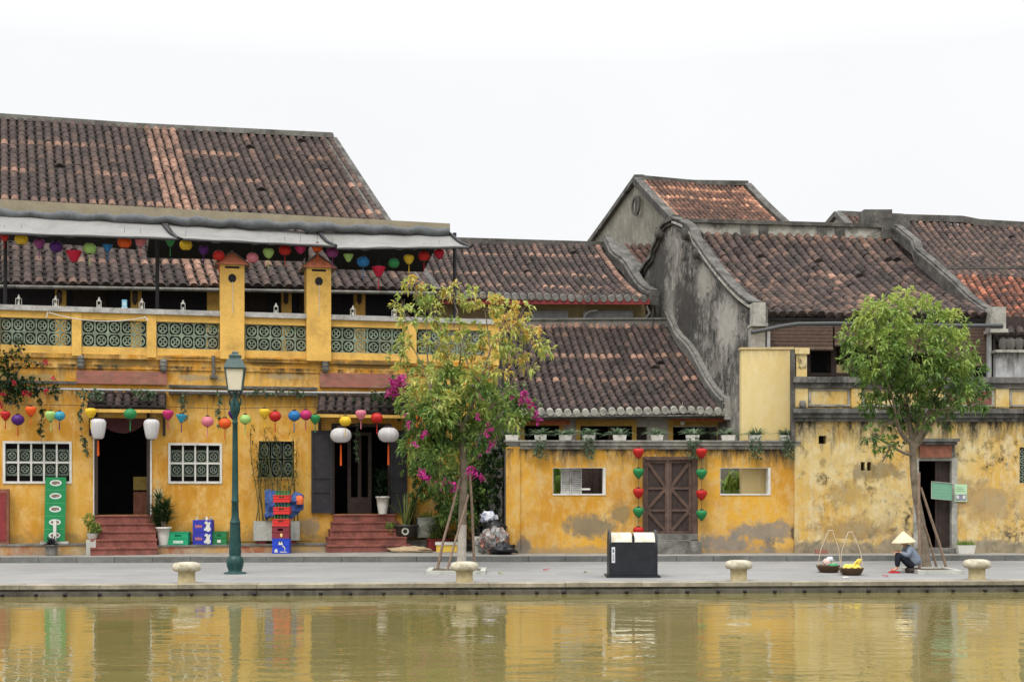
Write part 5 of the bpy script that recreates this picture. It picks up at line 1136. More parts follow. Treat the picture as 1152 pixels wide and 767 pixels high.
# ================================================================== LANTERNS
LC = {'red': (.6, .03, .025), 'crimson': (.62, .015, .06), 'purple': (.1, .02, .2), 'orange': (.85, .14, .02), 'lime': (.45, .68, .22), 'sky blue': (.06, .4, .55), 'blue': (.03, .22, .52), 'yellow': (.85, .6, .04), 'green': (.04, .3, .1), 'magenta': (.6, .04, .18), 'pink': (.75, .25, .32), 'white': (.78, .76, .76), 'violet': (.32, .06, .25)}
for k_, c in LC.items():
    kk = N('silk_'+k_.replace(' ', '_')); o = kk.obj(); cc_ = kk.mix(kk.mr(kk.noise(o, 12, 3), .3, .7, 0, .25), (*c, 1), (c[0]*.7, c[1]*.7, c[2]*.7, 1)); kk.fin(cc_, .45, None, 0, .35)
    t_ = kk.n('ShaderNodeBsdfTranslucent'); kk.put(t_.inputs[0], cc_); m_ = kk.n('ShaderNodeMixShader'); m_.inputs[0].default_value = .35
    kk.t.links.new(kk.b.outputs[0], m_.inputs[1]); kk.t.links.new(t_.outputs[0], m_.inputs[2]); kk.t.links.new(m_.outputs[0], kk.out.inputs[0]); M['L'+k_] = kk.m
PROF = {'round': [(.3, .78), (.55, .72), (.82, .5), (.97, .2), (1, 0), (.96, -.22), (.82, -.5), (.54, -.74), (.28, -.8)],
        'heart': [(.35, .72), (.7, .69), (.96, .5), (1.05, .25), (1.0, -.02), (.86, -.35), (.65, -.68), (.42, -.95), (.28, -1.08)],
        'cone': [(.4, .5), (.95, .46), (1, .38), (.86, .1), (.66, -.3), (.45, -.68), (.25, -.95)],
        'barrel': [(.45, 1.25), (.7, 1.2), (.92, 1.0), (1, .7), (.96, .2), (.84, -.5), (.7, -1.1), (.55, -1.28), (.4, -1.32)],
        'ribbed': [(.35, .68), (.6, .62), (.86, .42), (.98, .16), (1, 0), (.98, -.16), (.86, -.42), (.6, -.62), (.35, -.68)]}
def lantern(c, r_, shape, col, label, grp, tassel=True, tcol=None, cord=.1, tl=1.3, parts=True):
    o = thing('lantern', label, 'lantern', c, grp); pr = [(a*r_, z*r_) for a, z in PROF[shape]]; big = shape in ('barrel', 'ribbed')
    mb = MB(); mb.lathe(pr, c, 48 if big else 36, ribs=12 if big else 9, amp=.07 if big else .05); sh = mb.build('shade', M['L'+col], o)
    mb = MB(); zt, zb = pr[0][1], pr[-1][1]; mb.lathe([(pr[0][0]*1.03, zt-.01), (pr[0][0]*1.05, zt+.02*r_/.1)], c, 14); mb.lathe([(pr[-1][0]*1.05, zb-.015), (pr[-1][0]*1.03, zb+.008)], c, 12); mb.tube([c+V((0, 0, zt)), c+V((0, 0, zt+cord))], .005, 4); mb.build('fitting', M['dwood'], o)
    if tassel:
        mb = MB(); tw_ = .014 if not big else .028; mb.tube([c+V((0, 0, zb)), c+V((0, 0, zb-.25*r_))], .005, 4); mb.lathe([(tw_*.4, -.2*r_), (tw_, -.32*r_), (tw_*.8, -.42*r_), (tw_*1.1, -(.45+tl)*r_)], c+V((0, 0, zb)), 8); mb.build('tassel', M['L'+(tcol or col)], o)
    return o
low_row = [(6, 466.5, 'red', 'heart', 5.6), (20, 472, 'purple', 'round', 7.2), (34.5, 461.5, 'orange', 'heart', 6), (57, 467, 'lime', 'heart', 6.3), (67, 467.5, 'sky blue', 'round', 6.2), (102, 463.5, 'yellow', 'heart', 6.3), (146.5, 465.5, 'green', 'round', 7.3),
           (189, 465.5, 'magenta', 'heart', 6), (204, 469, 'sky blue', 'cone', 6.3), (233.5, 474, 'pink', 'round', 7), (253, 476, 'orange', 'round', 7.2), (262.5, 465.5, 'purple', 'heart', 5.6), (276, 471.5, 'lime', 'round', 6.6), (297.5, 464, 'yellow', 'heart', 6), (309.5, 468, 'red', 'round', 7),
           (331, 467.5, 'blue', 'round', 7), (344, 466.5, 'magenta', 'round', 6.8), (354.5, 470.5, 'green', 'heart', 5.7), (388.5, 473.5, 'yellow', 'round', 6.9), (406, 465.5, 'pink', 'heart', 6), (424, 470, 'red', 'round', 7), (461, 468.5, 'lime', 'heart', 5.8), (469.5, 469, 'orange', 'round', 6)]
OFL = 1.45
uniq = {}
for i, (px, py, col, shp, r_) in enumerate(low_row):
    pv = low_row[i-1][2] if i else None; nx = low_row[i+1][2] if i < len(low_row)-1 else None
    sh = {'round': 'round', 'heart': 'drop-shaped', 'cone': 'cone-shaped'}[shp]
    if pv is None: lb = f'{col} {sh} lantern in the lower row, leftmost of the row'
    elif nx is None: lb = f'{col} {sh} lantern in the lower row, rightmost, half behind tree leaves'
    else: lb = f'{col} {sh} lantern in the lower row between the {pv} one and the {nx} one'
    c = L.at(px, py, OFL); lantern(c, r_/F0*c.y, shp, col, lb, 'small lanterns in the lower row', True, {'purple': 'red', 'sky blue': 'purple'}.get(col), cord=(py-457)/F0*c.y-.06 if py > 462 else .06)
mb = MB(); w = [L.at(px, py, OFL) for px, py in ((-30, 454), (34, 455), (102, 456), (146, 456.5), (204, 458), (253, 460), (309, 458), (354, 458), (406, 457), (461, 457), (500, 452))]; mb.tube(w, .007, 4); tag(mb.build('cable', M['bwood'], loc=w[0]), 'thin dark cable carrying the lower row of small lanterns', 'cable')
for px, py, shp, r_, lb in ((110.5, 482, 'barrel', 8.8, 'tall white barrel-shaped lantern at the left side of the left doorway'), (170.5, 482.5, 'barrel', 8.8, 'tall white barrel-shaped lantern at the right side of the left doorway'),
                            (383.5, 489.5, 'ribbed', 12, 'round white ribbed lantern at the left side of the right doorway'), (437, 489, 'ribbed', 12, 'round white ribbed lantern at the right side of the right doorway')):
    c = L.at(px, py, .8); lantern(c, r_/F0*c.y, shp, 'white', lb, 'big white door lanterns', px != 170.5, 'orange', cord=.32, tl=1.7)
up_row = [(5, 267, 'red', 'heart', 4.5), (24, 269, 'yellow', 'round', 7.5), (44, 273.5, 'violet', 'heart', 6), (63, 277.5, 'purple', 'round', 7.5), (83, 286.5, 'crimson', 'cone', 9), (101, 279.5, 'lime', 'round', 7.5), (121, 278, 'blue', 'cone', 5.8), (140, 272.5, 'orange', 'round', 8), (158, 271.5, 'pink', 'heart', 6),
          (191.5, 272, 'green', 'cone', 6), (209, 275.5, 'yellow', 'round', 7.3), (229, 281, 'purple', 'heart', 5.5), (246, 287.5, 'red', 'round', 7), (284, 290, 'pink', 'round', 7), (302, 284, 'lime', 'heart', 6.2), (320.5, 281.5, 'red', 'round', 7), (338, 279, 'magenta', 'heart', 6), (357, 278.5, 'orange', 'round', 6), (374, 284, 'violet', 'round', 7),
          (392, 289, 'lime', 'cone', 6), (408.5, 294.5, 'blue', 'round', 7.3), (426, 304, 'crimson', 'cone', 8), (443, 296, 'green', 'round', 6.6), (460, 291, 'yellow', 'heart', 5.8), (477, 288, 'red', 'round', 6.8), (494, 285, 'crimson', 'heart', 5.8)]
for i, (px, py, col, shp, r_) in enumerate(up_row):
    pv = up_row[i-1][2] if i else None; nx = up_row[i+1][2] if i < len(up_row)-1 else None; sh = {'round': 'round', 'heart': 'drop-shaped', 'cone': 'cone-shaped'}[shp]
    if pv is None: lb = f'{col} {sh} lantern under the awning, leftmost'
    elif nx is None: lb = f'{col} {sh} lantern under the awning, rightmost by the post'
    else: lb = f'{col} {sh} lantern under the awning between the {pv} one and the {nx} one'
    c = L.at(px, py, .35); lantern(c, r_/F0*c.y, shp, col, lb, 'small lanterns hanging under the awning', (i % 3 != 1), cord=.25)
# gate strings
for (sx, ys, side) in ((718.3, (('red', 508.5), ('green', 531), ('red', 553.5), ('green', 575), ('red', 597)), 'left'), (789.3, (('red', 508.5), ('green', 532), ('red', 555.5), ('green', 578)), 'right')):
    nm = ['top', 'second', 'third', 'fourth', 'fifth']
    for i, (col, py) in enumerate(ys):
        c = C.at(sx, py, .24); lantern(c, 6.1/F0*c.y, 'heart', col, f'{nm[i]} lantern down in the {side} string beside the gate, {col}', 'lantern strings beside the gate', False, cord=.0)
    a_ = C.at(sx, 500, .24); b_ = C.at(sx, ys[-1][1]+9, .24); mb = MB(); mb.tube([a_, V((a_.x, a_.y, b_.z))], .006, 4); tag(mb.build('cord', M['dwood'], loc=a_), f'thin cord threading the {side} string of red and green lanterns by the gate', 'cord')

# ================================================================== THINGS ON THE BALCONY RAIL
ZR = zrail+.08; proto = None
for i, (px, lb) in enumerate(((21, 'leftmost small white candle lantern on the balcony rail'), (62.5, 'second small white candle lantern from the left on the balcony rail'), (111.5, 'small white candle lantern left of the blue card on the balcony rail'), (159.5, 'small white candle lantern right of the blue card on the balcony rail'),
                         (206, 'small white candle lantern just left of the left turret'), (310.5, 'small white candle lantern between the two turrets'), (397, 'small white candle lantern right of the right turret'), (443.5, 'rightmost small white candle lantern, by the tree leaves'))):
    u = L.uv(px, 350, 0)[0]; c = L.pt(u, ZR, 0)
    if proto is None:
        proto = thing('candle_lantern', lb, 'lantern', (0, 0, 0), 'white candle lanterns on the rail'); mb = MB(); w = .065
        for x in (-1, 1):
            for y in (-1, 1): mb.box(x*w-.008, x*w+.008, y*w-.008, y*w+.008, .025, .225)
        mb.box(-w-.015, w+.015, -w-.015, w+.015, 0, .025); mb.box(-w-.012, w+.012, -w-.012, w+.012, .225, .24); mb.lathe([(w*1.2, .24), (.03, .31), (.03, .34), (.04, .345), (.0, .375)], (0, 0, 0), 4); mb.build('frame', M['white'], proto)
        mb = MB(); mb.lathe([(.028, .026), (.028, .12), (0, .12)], (0, 0, 0), 10); mb.build('candle', M['white'], proto); r0 = proto
    else: r0 = copy_tree(proto); r0['label'] = lb
    r0.location = c; r0.rotation_euler = (0, 0, U(-.3, .3)); r0.scale = (.82, .82, .82)
c = L.pt(L.uv(140, 350)[0], ZR, -.03); o = thing('card_stand', 'small pale blue card in a stand on the balcony rail', 'card', c); mb = MB(); mb.box(c.x-.07, c.x+.07, c.y-.01, c.y+.01, c.z+.04, c.z+.26); cc_ = mb.build('card', plain('card_blue', (.25, .55, .72)), o)
mb = MB(); mb.box(c.x-.04, c.x+.04, c.y-.014, c.y-.011, c.z+.09, c.z+.2); mb.lathe([(.02, 0), (.035, .03), (0, .06)], c+V((-.01, -.013, .15)), 8, sy=.05); mb.build('picture', plain('card_print', (.6, .75, .8)), cc_); mb = MB(); mb.box(c.x-.085, c.x+.085, c.y-.04, c.y+.04, c.z, c.z+.04); mb.build('foot', M['white'], o)

# ================================================================== POTS AND PLANTS
def pot(o, c, r0, r1, h, mat, rim=True, n=24):
    mb = MB(); pr = [(r0, 0), (lerp(r0, r1, .5)*1.03, h*.5), (r1, h*.9)]+([(r1*1.1, h*.9), (r1*1.1, h)] if rim else [(r1, h)])+[(r1*.9, h), (r1*.88, h*.88), (0, h*.87)]; mb.lathe(pr, c, n); p_ = mb.build('pot', M[mat] if isinstance(mat, str) else mat, o)
    mb = MB(); mb.lathe([(r1*.87, h*.885), (0, h*.9)], c, 16); mb.build('soil', M['soil'], p_)
def Lg(px, o, z): u = L.uv(px, 600, o)[0]; return L.pt(u, z, o)
# palm in tall white pot
c = Lg(184, .38, ZPL); o = thing('potted_palm', 'bushy green palm in a tall white pot right of the left door steps', 'potted plant', c); pot(o, c, .13, .2, .5, 'white'); mb = MB()
tops = []
for k in range(7): e_ = c+V((U(-.28, .28), U(-.2, .2), U(.8, 1.35))); mb.tube([c+V((U(-.05, .05), 0, .45)), lerp(c+V((0, 0, .5)), e_, .6), e_], .014, 5); tops.append(e_)
mb.build('stem', M['bark'], o); mb = MB()
for e_ in tops+[t-V((0, 0, .3)) for t in tops]:
    for k in range(34): strap(mb, e_+V((0, 0, U(-.08, .08))), U(0, 6.28), U(.3, .5), U(.2, 1.3), .055, U(.2, .9), .5, 4)
mb.build('foliage', M['leaf_d'], o)
# small shrub in white bowl on step
c = Lg(104, .72, ZP+.42); o = thing('potted_shrub', 'two small round green shrubs in a white bowl by the left door steps', 'potted plant', Lg(104, .72, ZP)); mb = MB()
mb.box(c.x-.13, c.x+.13, c.y-.13, c.y+.13, ZP, c.z-.004); mb.build('stand', M['greyp'], o)
mb = MB(); mb.lathe([(.07, 0), (.12, .05), (.15, .16), (.16, .17), (.14, .17), (0, .15)], c, 20); mb.build('pot', M['white'], o); mb = MB()
for (dx, dz, r_) in ((.02, .33, .19), (-.08, .56, .17), (.1, .28, .14)):
    for k in range(110): v = rv().normalized()*r_*U(.5, 1); cluster(mb, c+V((dx, 0, dz))+v*1.0, v.normalized(), 4, .05, .03, .5+v.z, .12)
mb.build('foliage', M['leaf'], o)
# dark plant before the green banner
c = Lg(58, .85, ZP); o = thing('potted_plant', 'dark purple-leaved plant in a grey pot in front of the green banner', 'potted plant', c); pot(o, c, .13, .17, .3, 'conc'); mb = MB()
for k in range(70): strap(mb, c+V((U(-.05, .05), U(-.05, .05), .28)), U(0, 6.28), U(.25, .48), U(.3, 1.35), .06, R(), .6)
mb.build('foliage', leafmat('purple_leaf', [(0, (.02, .022, .03)), (1, (.07, .07, .08))]), o)
# white tall pot in right doorway
zd = doors[1][2]; c = Lg(430.5, .15, zd); o = thing('potted_palm', 'dark leafy plant in a tall white pot inside the right doorway', 'potted plant', c); pot(o, c, .12, .19, .52, 'white'); mb = MB()
for k in range(120): strap(mb, c+V((U(-.12, .12), U(-.1, .1), U(.5, 1.25))), U(0, 6.28), U(.25, .5), U(.2, 1.2), .045, U(0, .3), .8, 4)
mb.build('foliage', M['leaf_d'], o)
# big dark pot with grass-like plant right of the steps
c = Lg(457, .55, ZP+.38); o = thing('potted_grass', 'tall straw-and-green strap-leaved plant in a dark carved pot beside the right door steps', 'potted plant', c); 
mb = MB(); mb.lathe([(.22, 0), (.3, .06), (.33, .3), (.37, .33), (.37, .38), (.33, .38), (0, .34)], c, 28); pp_ = mb.build('pot', M['darkpot'], o); mb = MB(); rr = []
for r_, o_ in ((.06, -.32), (.075, -.345), (.1, -.345), (.11, -.32)): rr.append([c+V((math.cos(a)*r_, o_+.0, .19+math.sin(a)*r_)) for a in (2*math.pi*k/16 for k in range(16))])
mb.grid(rr, True); mb.build('pot_medallion', M['greyp'], pp_); mb = MB()
for k in range(46): strap(mb, c+V((U(-.1, .1), U(-.1, .1), .36)), random.choice((U(-.6, .6), U(0, 6.28), 1.6)), U(.9, 1.7), U(.9, 1.5), .05, U(.3, 1), .55, 6)
mb.build('foliage', M['strap'], o)
mb = MB(); pz = c+V((-.45, -.1, 0)); o2 = thing('potted_shrub', 'tiny round shrub wedged between the right door steps and the dark carved pot', 'potted plant', pz); pot(o2, pz, .06, .09, .14, 'terracotta')
for k in range(70): v = rv()*.16; cluster(mb, pz+V((0, 0, .3))+v, v, 3, .06, .04, .45, .15)
mb.build('foliage', M['leaf'], o2)
# tall broad-leaf banana-like plant behind
c = Lg(459, .2, ZP+.38); o = thing('broad_leaf_plant', 'tall dark broad-leaved plant standing by the right edge of the right doorway', 'plant', c); mb = MB()
for az, ln, w in ((.6, 2.0, .26), (2.2, 1.8, .24), (1.2, 2.3, .26), (5.5, 1.5, .2)): strap(mb, c, az, ln, 1.35, w, U(.3, .6), .25, 8)
mb.build('foliage', M['leaf_d'], o)
# white box planter and red box planter
for (x0, x1, t, bt, off, mt, lb, fol, n_, ln) in ((470, 492, 583, 604, .5, 'greyp', 'pale square planter box behind the slender tree stakes', 'leaf', 26, .5), (483, 508, 610, 621, .95, 'redp', 'low dark red trough with an arching green spider plant', 'strap', 90, .95)):
    u0, u1, z0, z1 = L.rect(x0, x1, t, bt, off); 
    if mt == 'redp': z0 = ZP; z1 = ZP+.32
    else: z0 = ZP+.38
    c = L.pt((u0+u1)/2, z0, off-.2); o = thing('planter', lb, 'planter', c); mb = MB(); L.wall(mb, (u0, u1, z0, z1), [], off-.4, off); L.bx(mb, u0-.02, u1+.02, z1, z1+.03, off-.42, off+.02); mb.build('trough', M[mt], o); mb = MB()
    for k in range(n_): strap(mb, L.pt(U(u0+.1, u1-.1), z1, off-.2), U(0, 6.28), U(.6, 1.1)*ln, U(.5, 1.35), .05, U(.25, .7), .8, 6)
    if mt == 'redp': 
        st_ = L.pt((u0+u1)/2, z1, off-.2); 
        for k in range(70): strap(mb, st_+V((U(-.08, .08), 0, U(.3, .6))), U(0, 6.28), U(.4, .75), U(.1, 1.1), .045, U(.3, .7), .9, 6)
    mb.build('foliage', M[fol], o)
c = Lg(503, 1.35, ZP); mb = MB(); mb.box(c.x-.3, c.x+.3, c.y-.2, c.y+.2, ZP, ZP+.24); o = thing('foam_box', 'yellow box with a white rim on the pavement behind the slender tree', 'box', c); mb.build('box_body', plain('yellow_box', (.75, .5, .08)), o); mb = MB()
for q_ in ((-.33, .33, -.23, -.19), (-.33, .33, .19, .23), (-.33, -.29, -.19, .19), (.29, .33, -.19, .19)): mb.box(c.x+q_[0], c.x+q_[1], c.y+q_[2], c.y+q_[3], ZP+.2, ZP+.28)
mb.build('rim', M['white'], o)
# ferns on the garden wall
first = None; nm = ['leftmost', 'second from the left', 'third from the left', 'fourth from the left', 'fifth from left', 'sixth from left, above the gate', 'above the right lantern string', 'third from the right', 'second from the right', 'rightmost']
for i, px in enumerate((576, 608, 636, 662, 697, 739, 779, 819, 849, 884)):
    u = C.uv(px, 495, -.1)[0]; c = C.pt(u, ZC, -.1); o = thing('potted_fern', 'fern in a white trough on the garden wall, '+nm[i], 'potted plant', c, 'fern troughs on the garden wall')
    w = U(.17, .2); mb = MB(); mb.box8([c+V((sx*w*.88, sy*.07, 0)) for sx, sy in ((-1, -1), (1, -1), (1, 1), (-1, 1))]+[c+V((sx*w, sy*.09, .15)) for sx, sy in ((-1, -1), (1, -1), (1, 1), (-1, 1))]); mb.build('trough', M['white'], o); mb = MB()
    for k in range(60): strap(mb, c+V((U(-w, w)*.7, U(-.05, .05), .14)), random.choice((U(-.5, .5), U(2.6, 3.7), U(0, 6.28))), U(.3, .6), U(.4, 1.3), .06, U(.3, .9), .9, 6)
    if i in (1, 3, 6, 8, 9):
        for k in range(12): p = c+V((U(-w, w), -.3, .1)); 
        for k in range(60): cluster(mb, c+V((U(-.18, .18), -.26+U(-.05, .05), U(-.5, .1))), V((0, -.3, -.5)), 3, .07, .05, .45, .25)
    mb.build('foliage', M['leaf_g'], o)
# white trough with low green plants by the right door
c = E.at(1086, 622, .45); c.z = ZP; o = thing('planter', 'white trough of low green plants on the pavement beside the right-hand door', 'planter', c); mb = MB(); mb.box8([c+V((sx*.21, sy*.11, 0)) for sx, sy in ((-1, -1), (1, -1), (1, 1), (-1, 1))]+[c+V((sx*.25, sy*.13, .24)) for sx, sy in ((-1, -1), (1, -1), (1, 1), (-1, 1))]); mb.build('trough', M['white'], o); mb = MB()
for k in range(220): strap(mb, c+V((U(-.22, .22), U(-.1, .1), .22)), U(0, 6.28), U(.12, .26), U(.8, 1.5), .02, U(.2, .7), .5, 3)
mb.build('foliage', M['leaf'], o)
# balcony plants
for (px, py, r_, lb, n_) in ((241, 350, .45, 'spiky green plant on the balcony floor just left of the left turret', 40), (329, 354, .4, 'spiky green plant on the balcony floor just left of the right turret', 40), (434, 357, .4, 'spiky green plant on the balcony near its right end, behind the rail', 46), (-1, 348, .4, 'yellow-green plant on the balcony at the left picture edge', 50)):
    c = L.at(px, py, -.7); c.z = zlow+.0; o = thing('balcony_plant', lb, 'potted plant', c); pot(o, c, .14, .2, .8, 'terracotta'); mb = MB()
    for k in range(n_): strap(mb, c+V((U(-.1, .1), U(-.1, .1), .8)), U(0, 6.28), U(.5, 1.0)*r_*2, U(.7, 1.45), .06, U(.25, .65), .6, 5)
    mb.build('foliage', M['strap' if px < 0 else 'leaf'], o)
# banana plants in the court behind the second opening
for k, (px, lb) in enumerate(((823, 'broad banana leaves seen through the right opening, left clump'), (844, 'broad banana leaves seen through the right opening, right clump'), (627, 'bright green leaves seen at the left edge of the left opening'))):
    c = C.at(px, 620, -1.3); c.z = ZP; o = thing('banana_plant', lb, 'plant', c); mb = MB()
    for j in range(16): strap(mb, c+V((U(-.3, .3), U(-.1, .1), U(1.35, 1.9))), U(0, 6.28) if j % 2 else random.choice((.3, 2.8)), U(.9, 1.6), U(.9, 1.5), .3, U(.3, .9), .75, 8)
    mb.build('foliage', M['leaf'], o); mb = MB(); mb.tube([c, c+V((0, 0, 1.3))], .07, 8); mb.build('stem', M['leaf_g'], o)
c = C.at(852, 540, -2.2); mb = MB(); mb.box(C.at(800, 540, -2.4).x, C.at(880, 540, -2.4).x, C.at(840, 540, -2.4).y, C.at(840, 540, -2.4).y+.1, ZP, 2.7); tag(mb.build('court_partition', plain('court_wall', (.2, .19, .15), .9, .2), loc=c), 'plain grey partition wall behind the banana leaves in the right opening', 'wall')
mb = MB(); a_, b_ = C.at(862, 556, -.9), C.at(858, 524, -.9); mb.tube([V((a_.x, a_.y, ZP)), b_], .03, 6); a_ = a_+V((.2, 0, 0)); b_ = b_+V((.2, 0, 0)); mb.tube([V((a_.x, a_.y, ZP)), b_], .03, 6)
for k in range(9): z = .5+k*.25; mb.tube([V((a_.x-.2, a_.y, z)), V((a_.x, a_.y, z))], .015, 5)
tag(mb.build('ladder', M['greyp'], loc=V((a_.x, a_.y, ZP))), 'grey ladder leaning inside the court, seen in the right opening', 'ladder')
# grey ladder head over the wall
o = thing('machine_post', 'grey slanted post with a rusty clamp sticking up above the garden wall', 'post', K.at(870, 560, 2.9)); p = C.at(868, 497, -.55); q_ = C.at(876, 467, -.55); mb = MB()
d_ = (q_-p).normalized(); s_ = d_.cross(V((0, 1, 0))).normalized(); mb.obox((p+q_)/2, d_*(q_-p).length/2, V((0, .05, 0)), s_*.14)
for k in range(5): m_ = lerp(p, q_, (k+.5)/5); mb.obox(m_+V((0, -.055, 0)), d_*.03, V((0, .01, 0)), s_*.1)
mb.build('post_body', M['greyp'], o); mb = MB(); mb.lathe([(0, -.12), (.09, -.1), (.09, .1), (0, .12)], q_+V((-.03, -.02, .03)), 10); mb.box(q_.x+.02, q_.x+.22, q_.y-.06, q_.y+.06, q_.z-.02, q_.z+.16); mb.build('clamp', plain('rust', (.06, .03, .02), .8, .4), o)
# bamboo in grey trough
u0, u1, z0, z1 = L.rect(285.5, 337, 586, 605, .45); o = thing('planter', 'long pale concrete trough under the small lattice window with tall bamboo', 'planter', L.pt((u0+u1)/2, ZPL, .3)); mb = MB(); L.bx(mb, u0, u1, ZPL+.09, z1, .12, .45); mb.build('trough', M['greyp'], o); mb = MB()
L.bx(mb, u0+.1, u0+.35, ZPL, ZPL+.088, .15, .4); L.bx(mb, u1-.35, u1-.1, ZPL, ZPL+.088, .15, .4); mb.build('feet', M['redp'], o)
bo = thing('bamboo', 'clump of thin tall bamboo stems rising against the ochre wall', 'bamboo', L.pt((u0+u1)/2, z1, .3)); fol = MB()
for k in range(15):
    u = lerp(u0+.08, u1-.08, k/14)+U(-.04, .04); h = U(1.9, 2.75); ba = L.pt(u, z1-.05, U(.2, .38)); lean = V((U(-.28, .28), U(-.05, .1), h)); n = 10; mb = MB()
    pts = [ba+lean*(j/n)+V((.05*math.sin(j*.5+k), 0, 0)) for j in range(n+1)]; mb.tube(pts, [.017*(1-.5*j/n) for j in range(n+1)], 6); mb.build('cane', plain('bamboo_cane', (.11, .1, .035), .5, .3), bo)
    for j in range(int(h*7)): t = U(.5, 1.05); cluster(fol, ba+lean*t+rv()*.12, V((U(-1, 1), -.2, -.3)), 4, .13, .022, .35, .2)
fol.build('foliage', M['leaf_d'], bo)
# ================================================================== CRATES, BOXES, SIGNS, BAGS
def crate(name, c, w, d_, h, mat, label, cat, grp=None, closed=False):
    o = thing(name, label, cat, c, grp); mb = MB(); t = .02
    F_ = Frame(0, 1, 10, 1); F_.A = c-V((w/2, d_/2, 0)); F_.u = V((1, 0, 0)); F_.n = V((0, -1, 0))
    F_.wall(mb, (0, w, 0, h), [(w*.34, w*.66, h*.62, h*.8)], -t, 0); F_.wall(mb, (0, w, 0, h), [], -d_, -d_+t)
    mb.box(c.x-w/2, c.x-w/2+t, c.y-d_/2+t, c.y+d_/2-t, c.z, c.z+h); mb.box(c.x+w/2-t, c.x+w/2, c.y-d_/2+t, c.y+d_/2-t, c.z, c.z+h); mb.box(c.x-w/2, c.x+w/2, c.y-d_/2+t, c.y+d_/2-t, c.z, c.z+.02)
    for zz_ in (0, h*.5, h-.025): mb.box(c.x-w/2-.012, c.x+w/2+.012, c.y-d_/2-.012, c.y-d_/2-.001, c.z+zz_, c.z+zz_+.025)
    if closed: mb.box(c.x-w/2+t, c.x+w/2-t, c.y-d_/2+t, c.y+d_/2-t, c.z+h-.03, c.z+h-.01)
    b_ = mb.build('crate_body', mat, o); return o, b_
gp_ = plain('green_plastic', (.015, .3, .14), .4); gp2 = plain('bottle_green_plastic', (.02, .18, .06), .4); rp = plain('red_plastic', (.6, .035, .03), .4); dr_ = plain('maroon_plastic', (.2, .03, .04), .45); bp = plain('blue_plastic', (.02, .06, .5), .4)
c = Lg(202, .35, ZPL); c.z = ZPL; o, b_ = crate('beer_crate', c, .56, .36, .36, gp_, 'bright green plastic crate between the white palm pot and the blue boxes', 'crate'); mb = MB(); mb.box(c.x-.13, c.x+.15, c.y-.198, c.y-.194, c.z+.04, c.z+.12)
pr_ = mb.build('crate_print', plain('pale_print', (.35, .6, .45)), b_); mb = MB()
for k in range(5): mb.box(c.x-.11+.05*k, c.x-.08+.05*k, c.y-.2, c.y-.1982, c.z+.055, c.z+.105)
mb.build('print_letter_row', M['white'], pr_)
c = Lg(248, .35, ZPL); o, b_ = crate('beer_crate', c, .4, .34, .36, gp2, 'darker green plastic crate right of the stacked blue boxes', 'crate'); mb = MB(); mb.box(c.x-.05, c.x+.05, c.y-.19, c.y-.184, c.z+.05, c.z+.13); mb.build('crate_print', M['white'], b_)
orange = plain('orange_print', (.75, .25, .08)); blu = plain('carton_blue', (.03, .035, .33), .6)
for k, lb in enumerate(('lower blue carton with orange lettering and a white figure, on the plinth', 'upper blue carton with orange lettering and scrap sticking out of its top')):
    c = Lg(229, .33, ZPL+.345*k+(.002 if k else 0)); o = thing('drink_carton', lb, 'box', c, 'blue drink cartons'); mb = MB(); w = .265; mb.box(c.x-w, c.x+w, c.y-.17, c.y+.17, c.z, c.z+.34); cb = mb.build('carton', blu, o)
    y_ = c.y-.172; mb = MB()                                   # script-like orange word
    xs = [c.x-.19+.028*j for j in range(7)]
    for j, x in enumerate(xs): h_ = (.07, .04, .045, .07, .04, .045, .04)[j]; mb.box(x, x+.012, y_-.003, y_, c.z+.15, c.z+.15+h_); mb.box(x+.012, x+.022, y_-.003, y_, c.z+.15+(.02 if j % 2 else .0), c.z+.165+(.02 if j % 2 else 0))
    mb.box(c.x-.2, c.x+.0, y_-.003, y_, c.z+.13, c.z+.138); mb.build('lettering', orange, cb)
    mb = MB()
    for (dx, dz, r_) in ((.12, .26, .05), (.15, .19, .07), (.17, .09, .075), (.09, .08, .04), (.21, .26, .03)): mb.face([(c.x+dx+math.cos(a)*r_, y_-.002, c.z+dz+math.sin(a)*r_) for a in (2*math.pi*j/14 for j in range(14))]); y_ -= .0012
    mb.build('pale_figure', M['white'], cb); mb = MB(); mb.face([(c.x+.1+math.cos(a)*.018, y_-.003, c.z+.2+math.sin(a)*.04) for a in (2*math.pi*j/10 for j in range(10))]); mb.build('figure_mark', M['metal'], cb)
    if k:
        mb = MB()
        for j in range(9): x = c.x+U(-.22, .2); mb.face([(x, c.y+U(-.1, .1), c.z+.34), (x+.06, c.y+U(-.1, .1), c.z+.34), (x+U(-.03, .09), c.y, c.z+.34+U(.05, .14))])
        mb.build('crumpled_paper', M['white'], o)
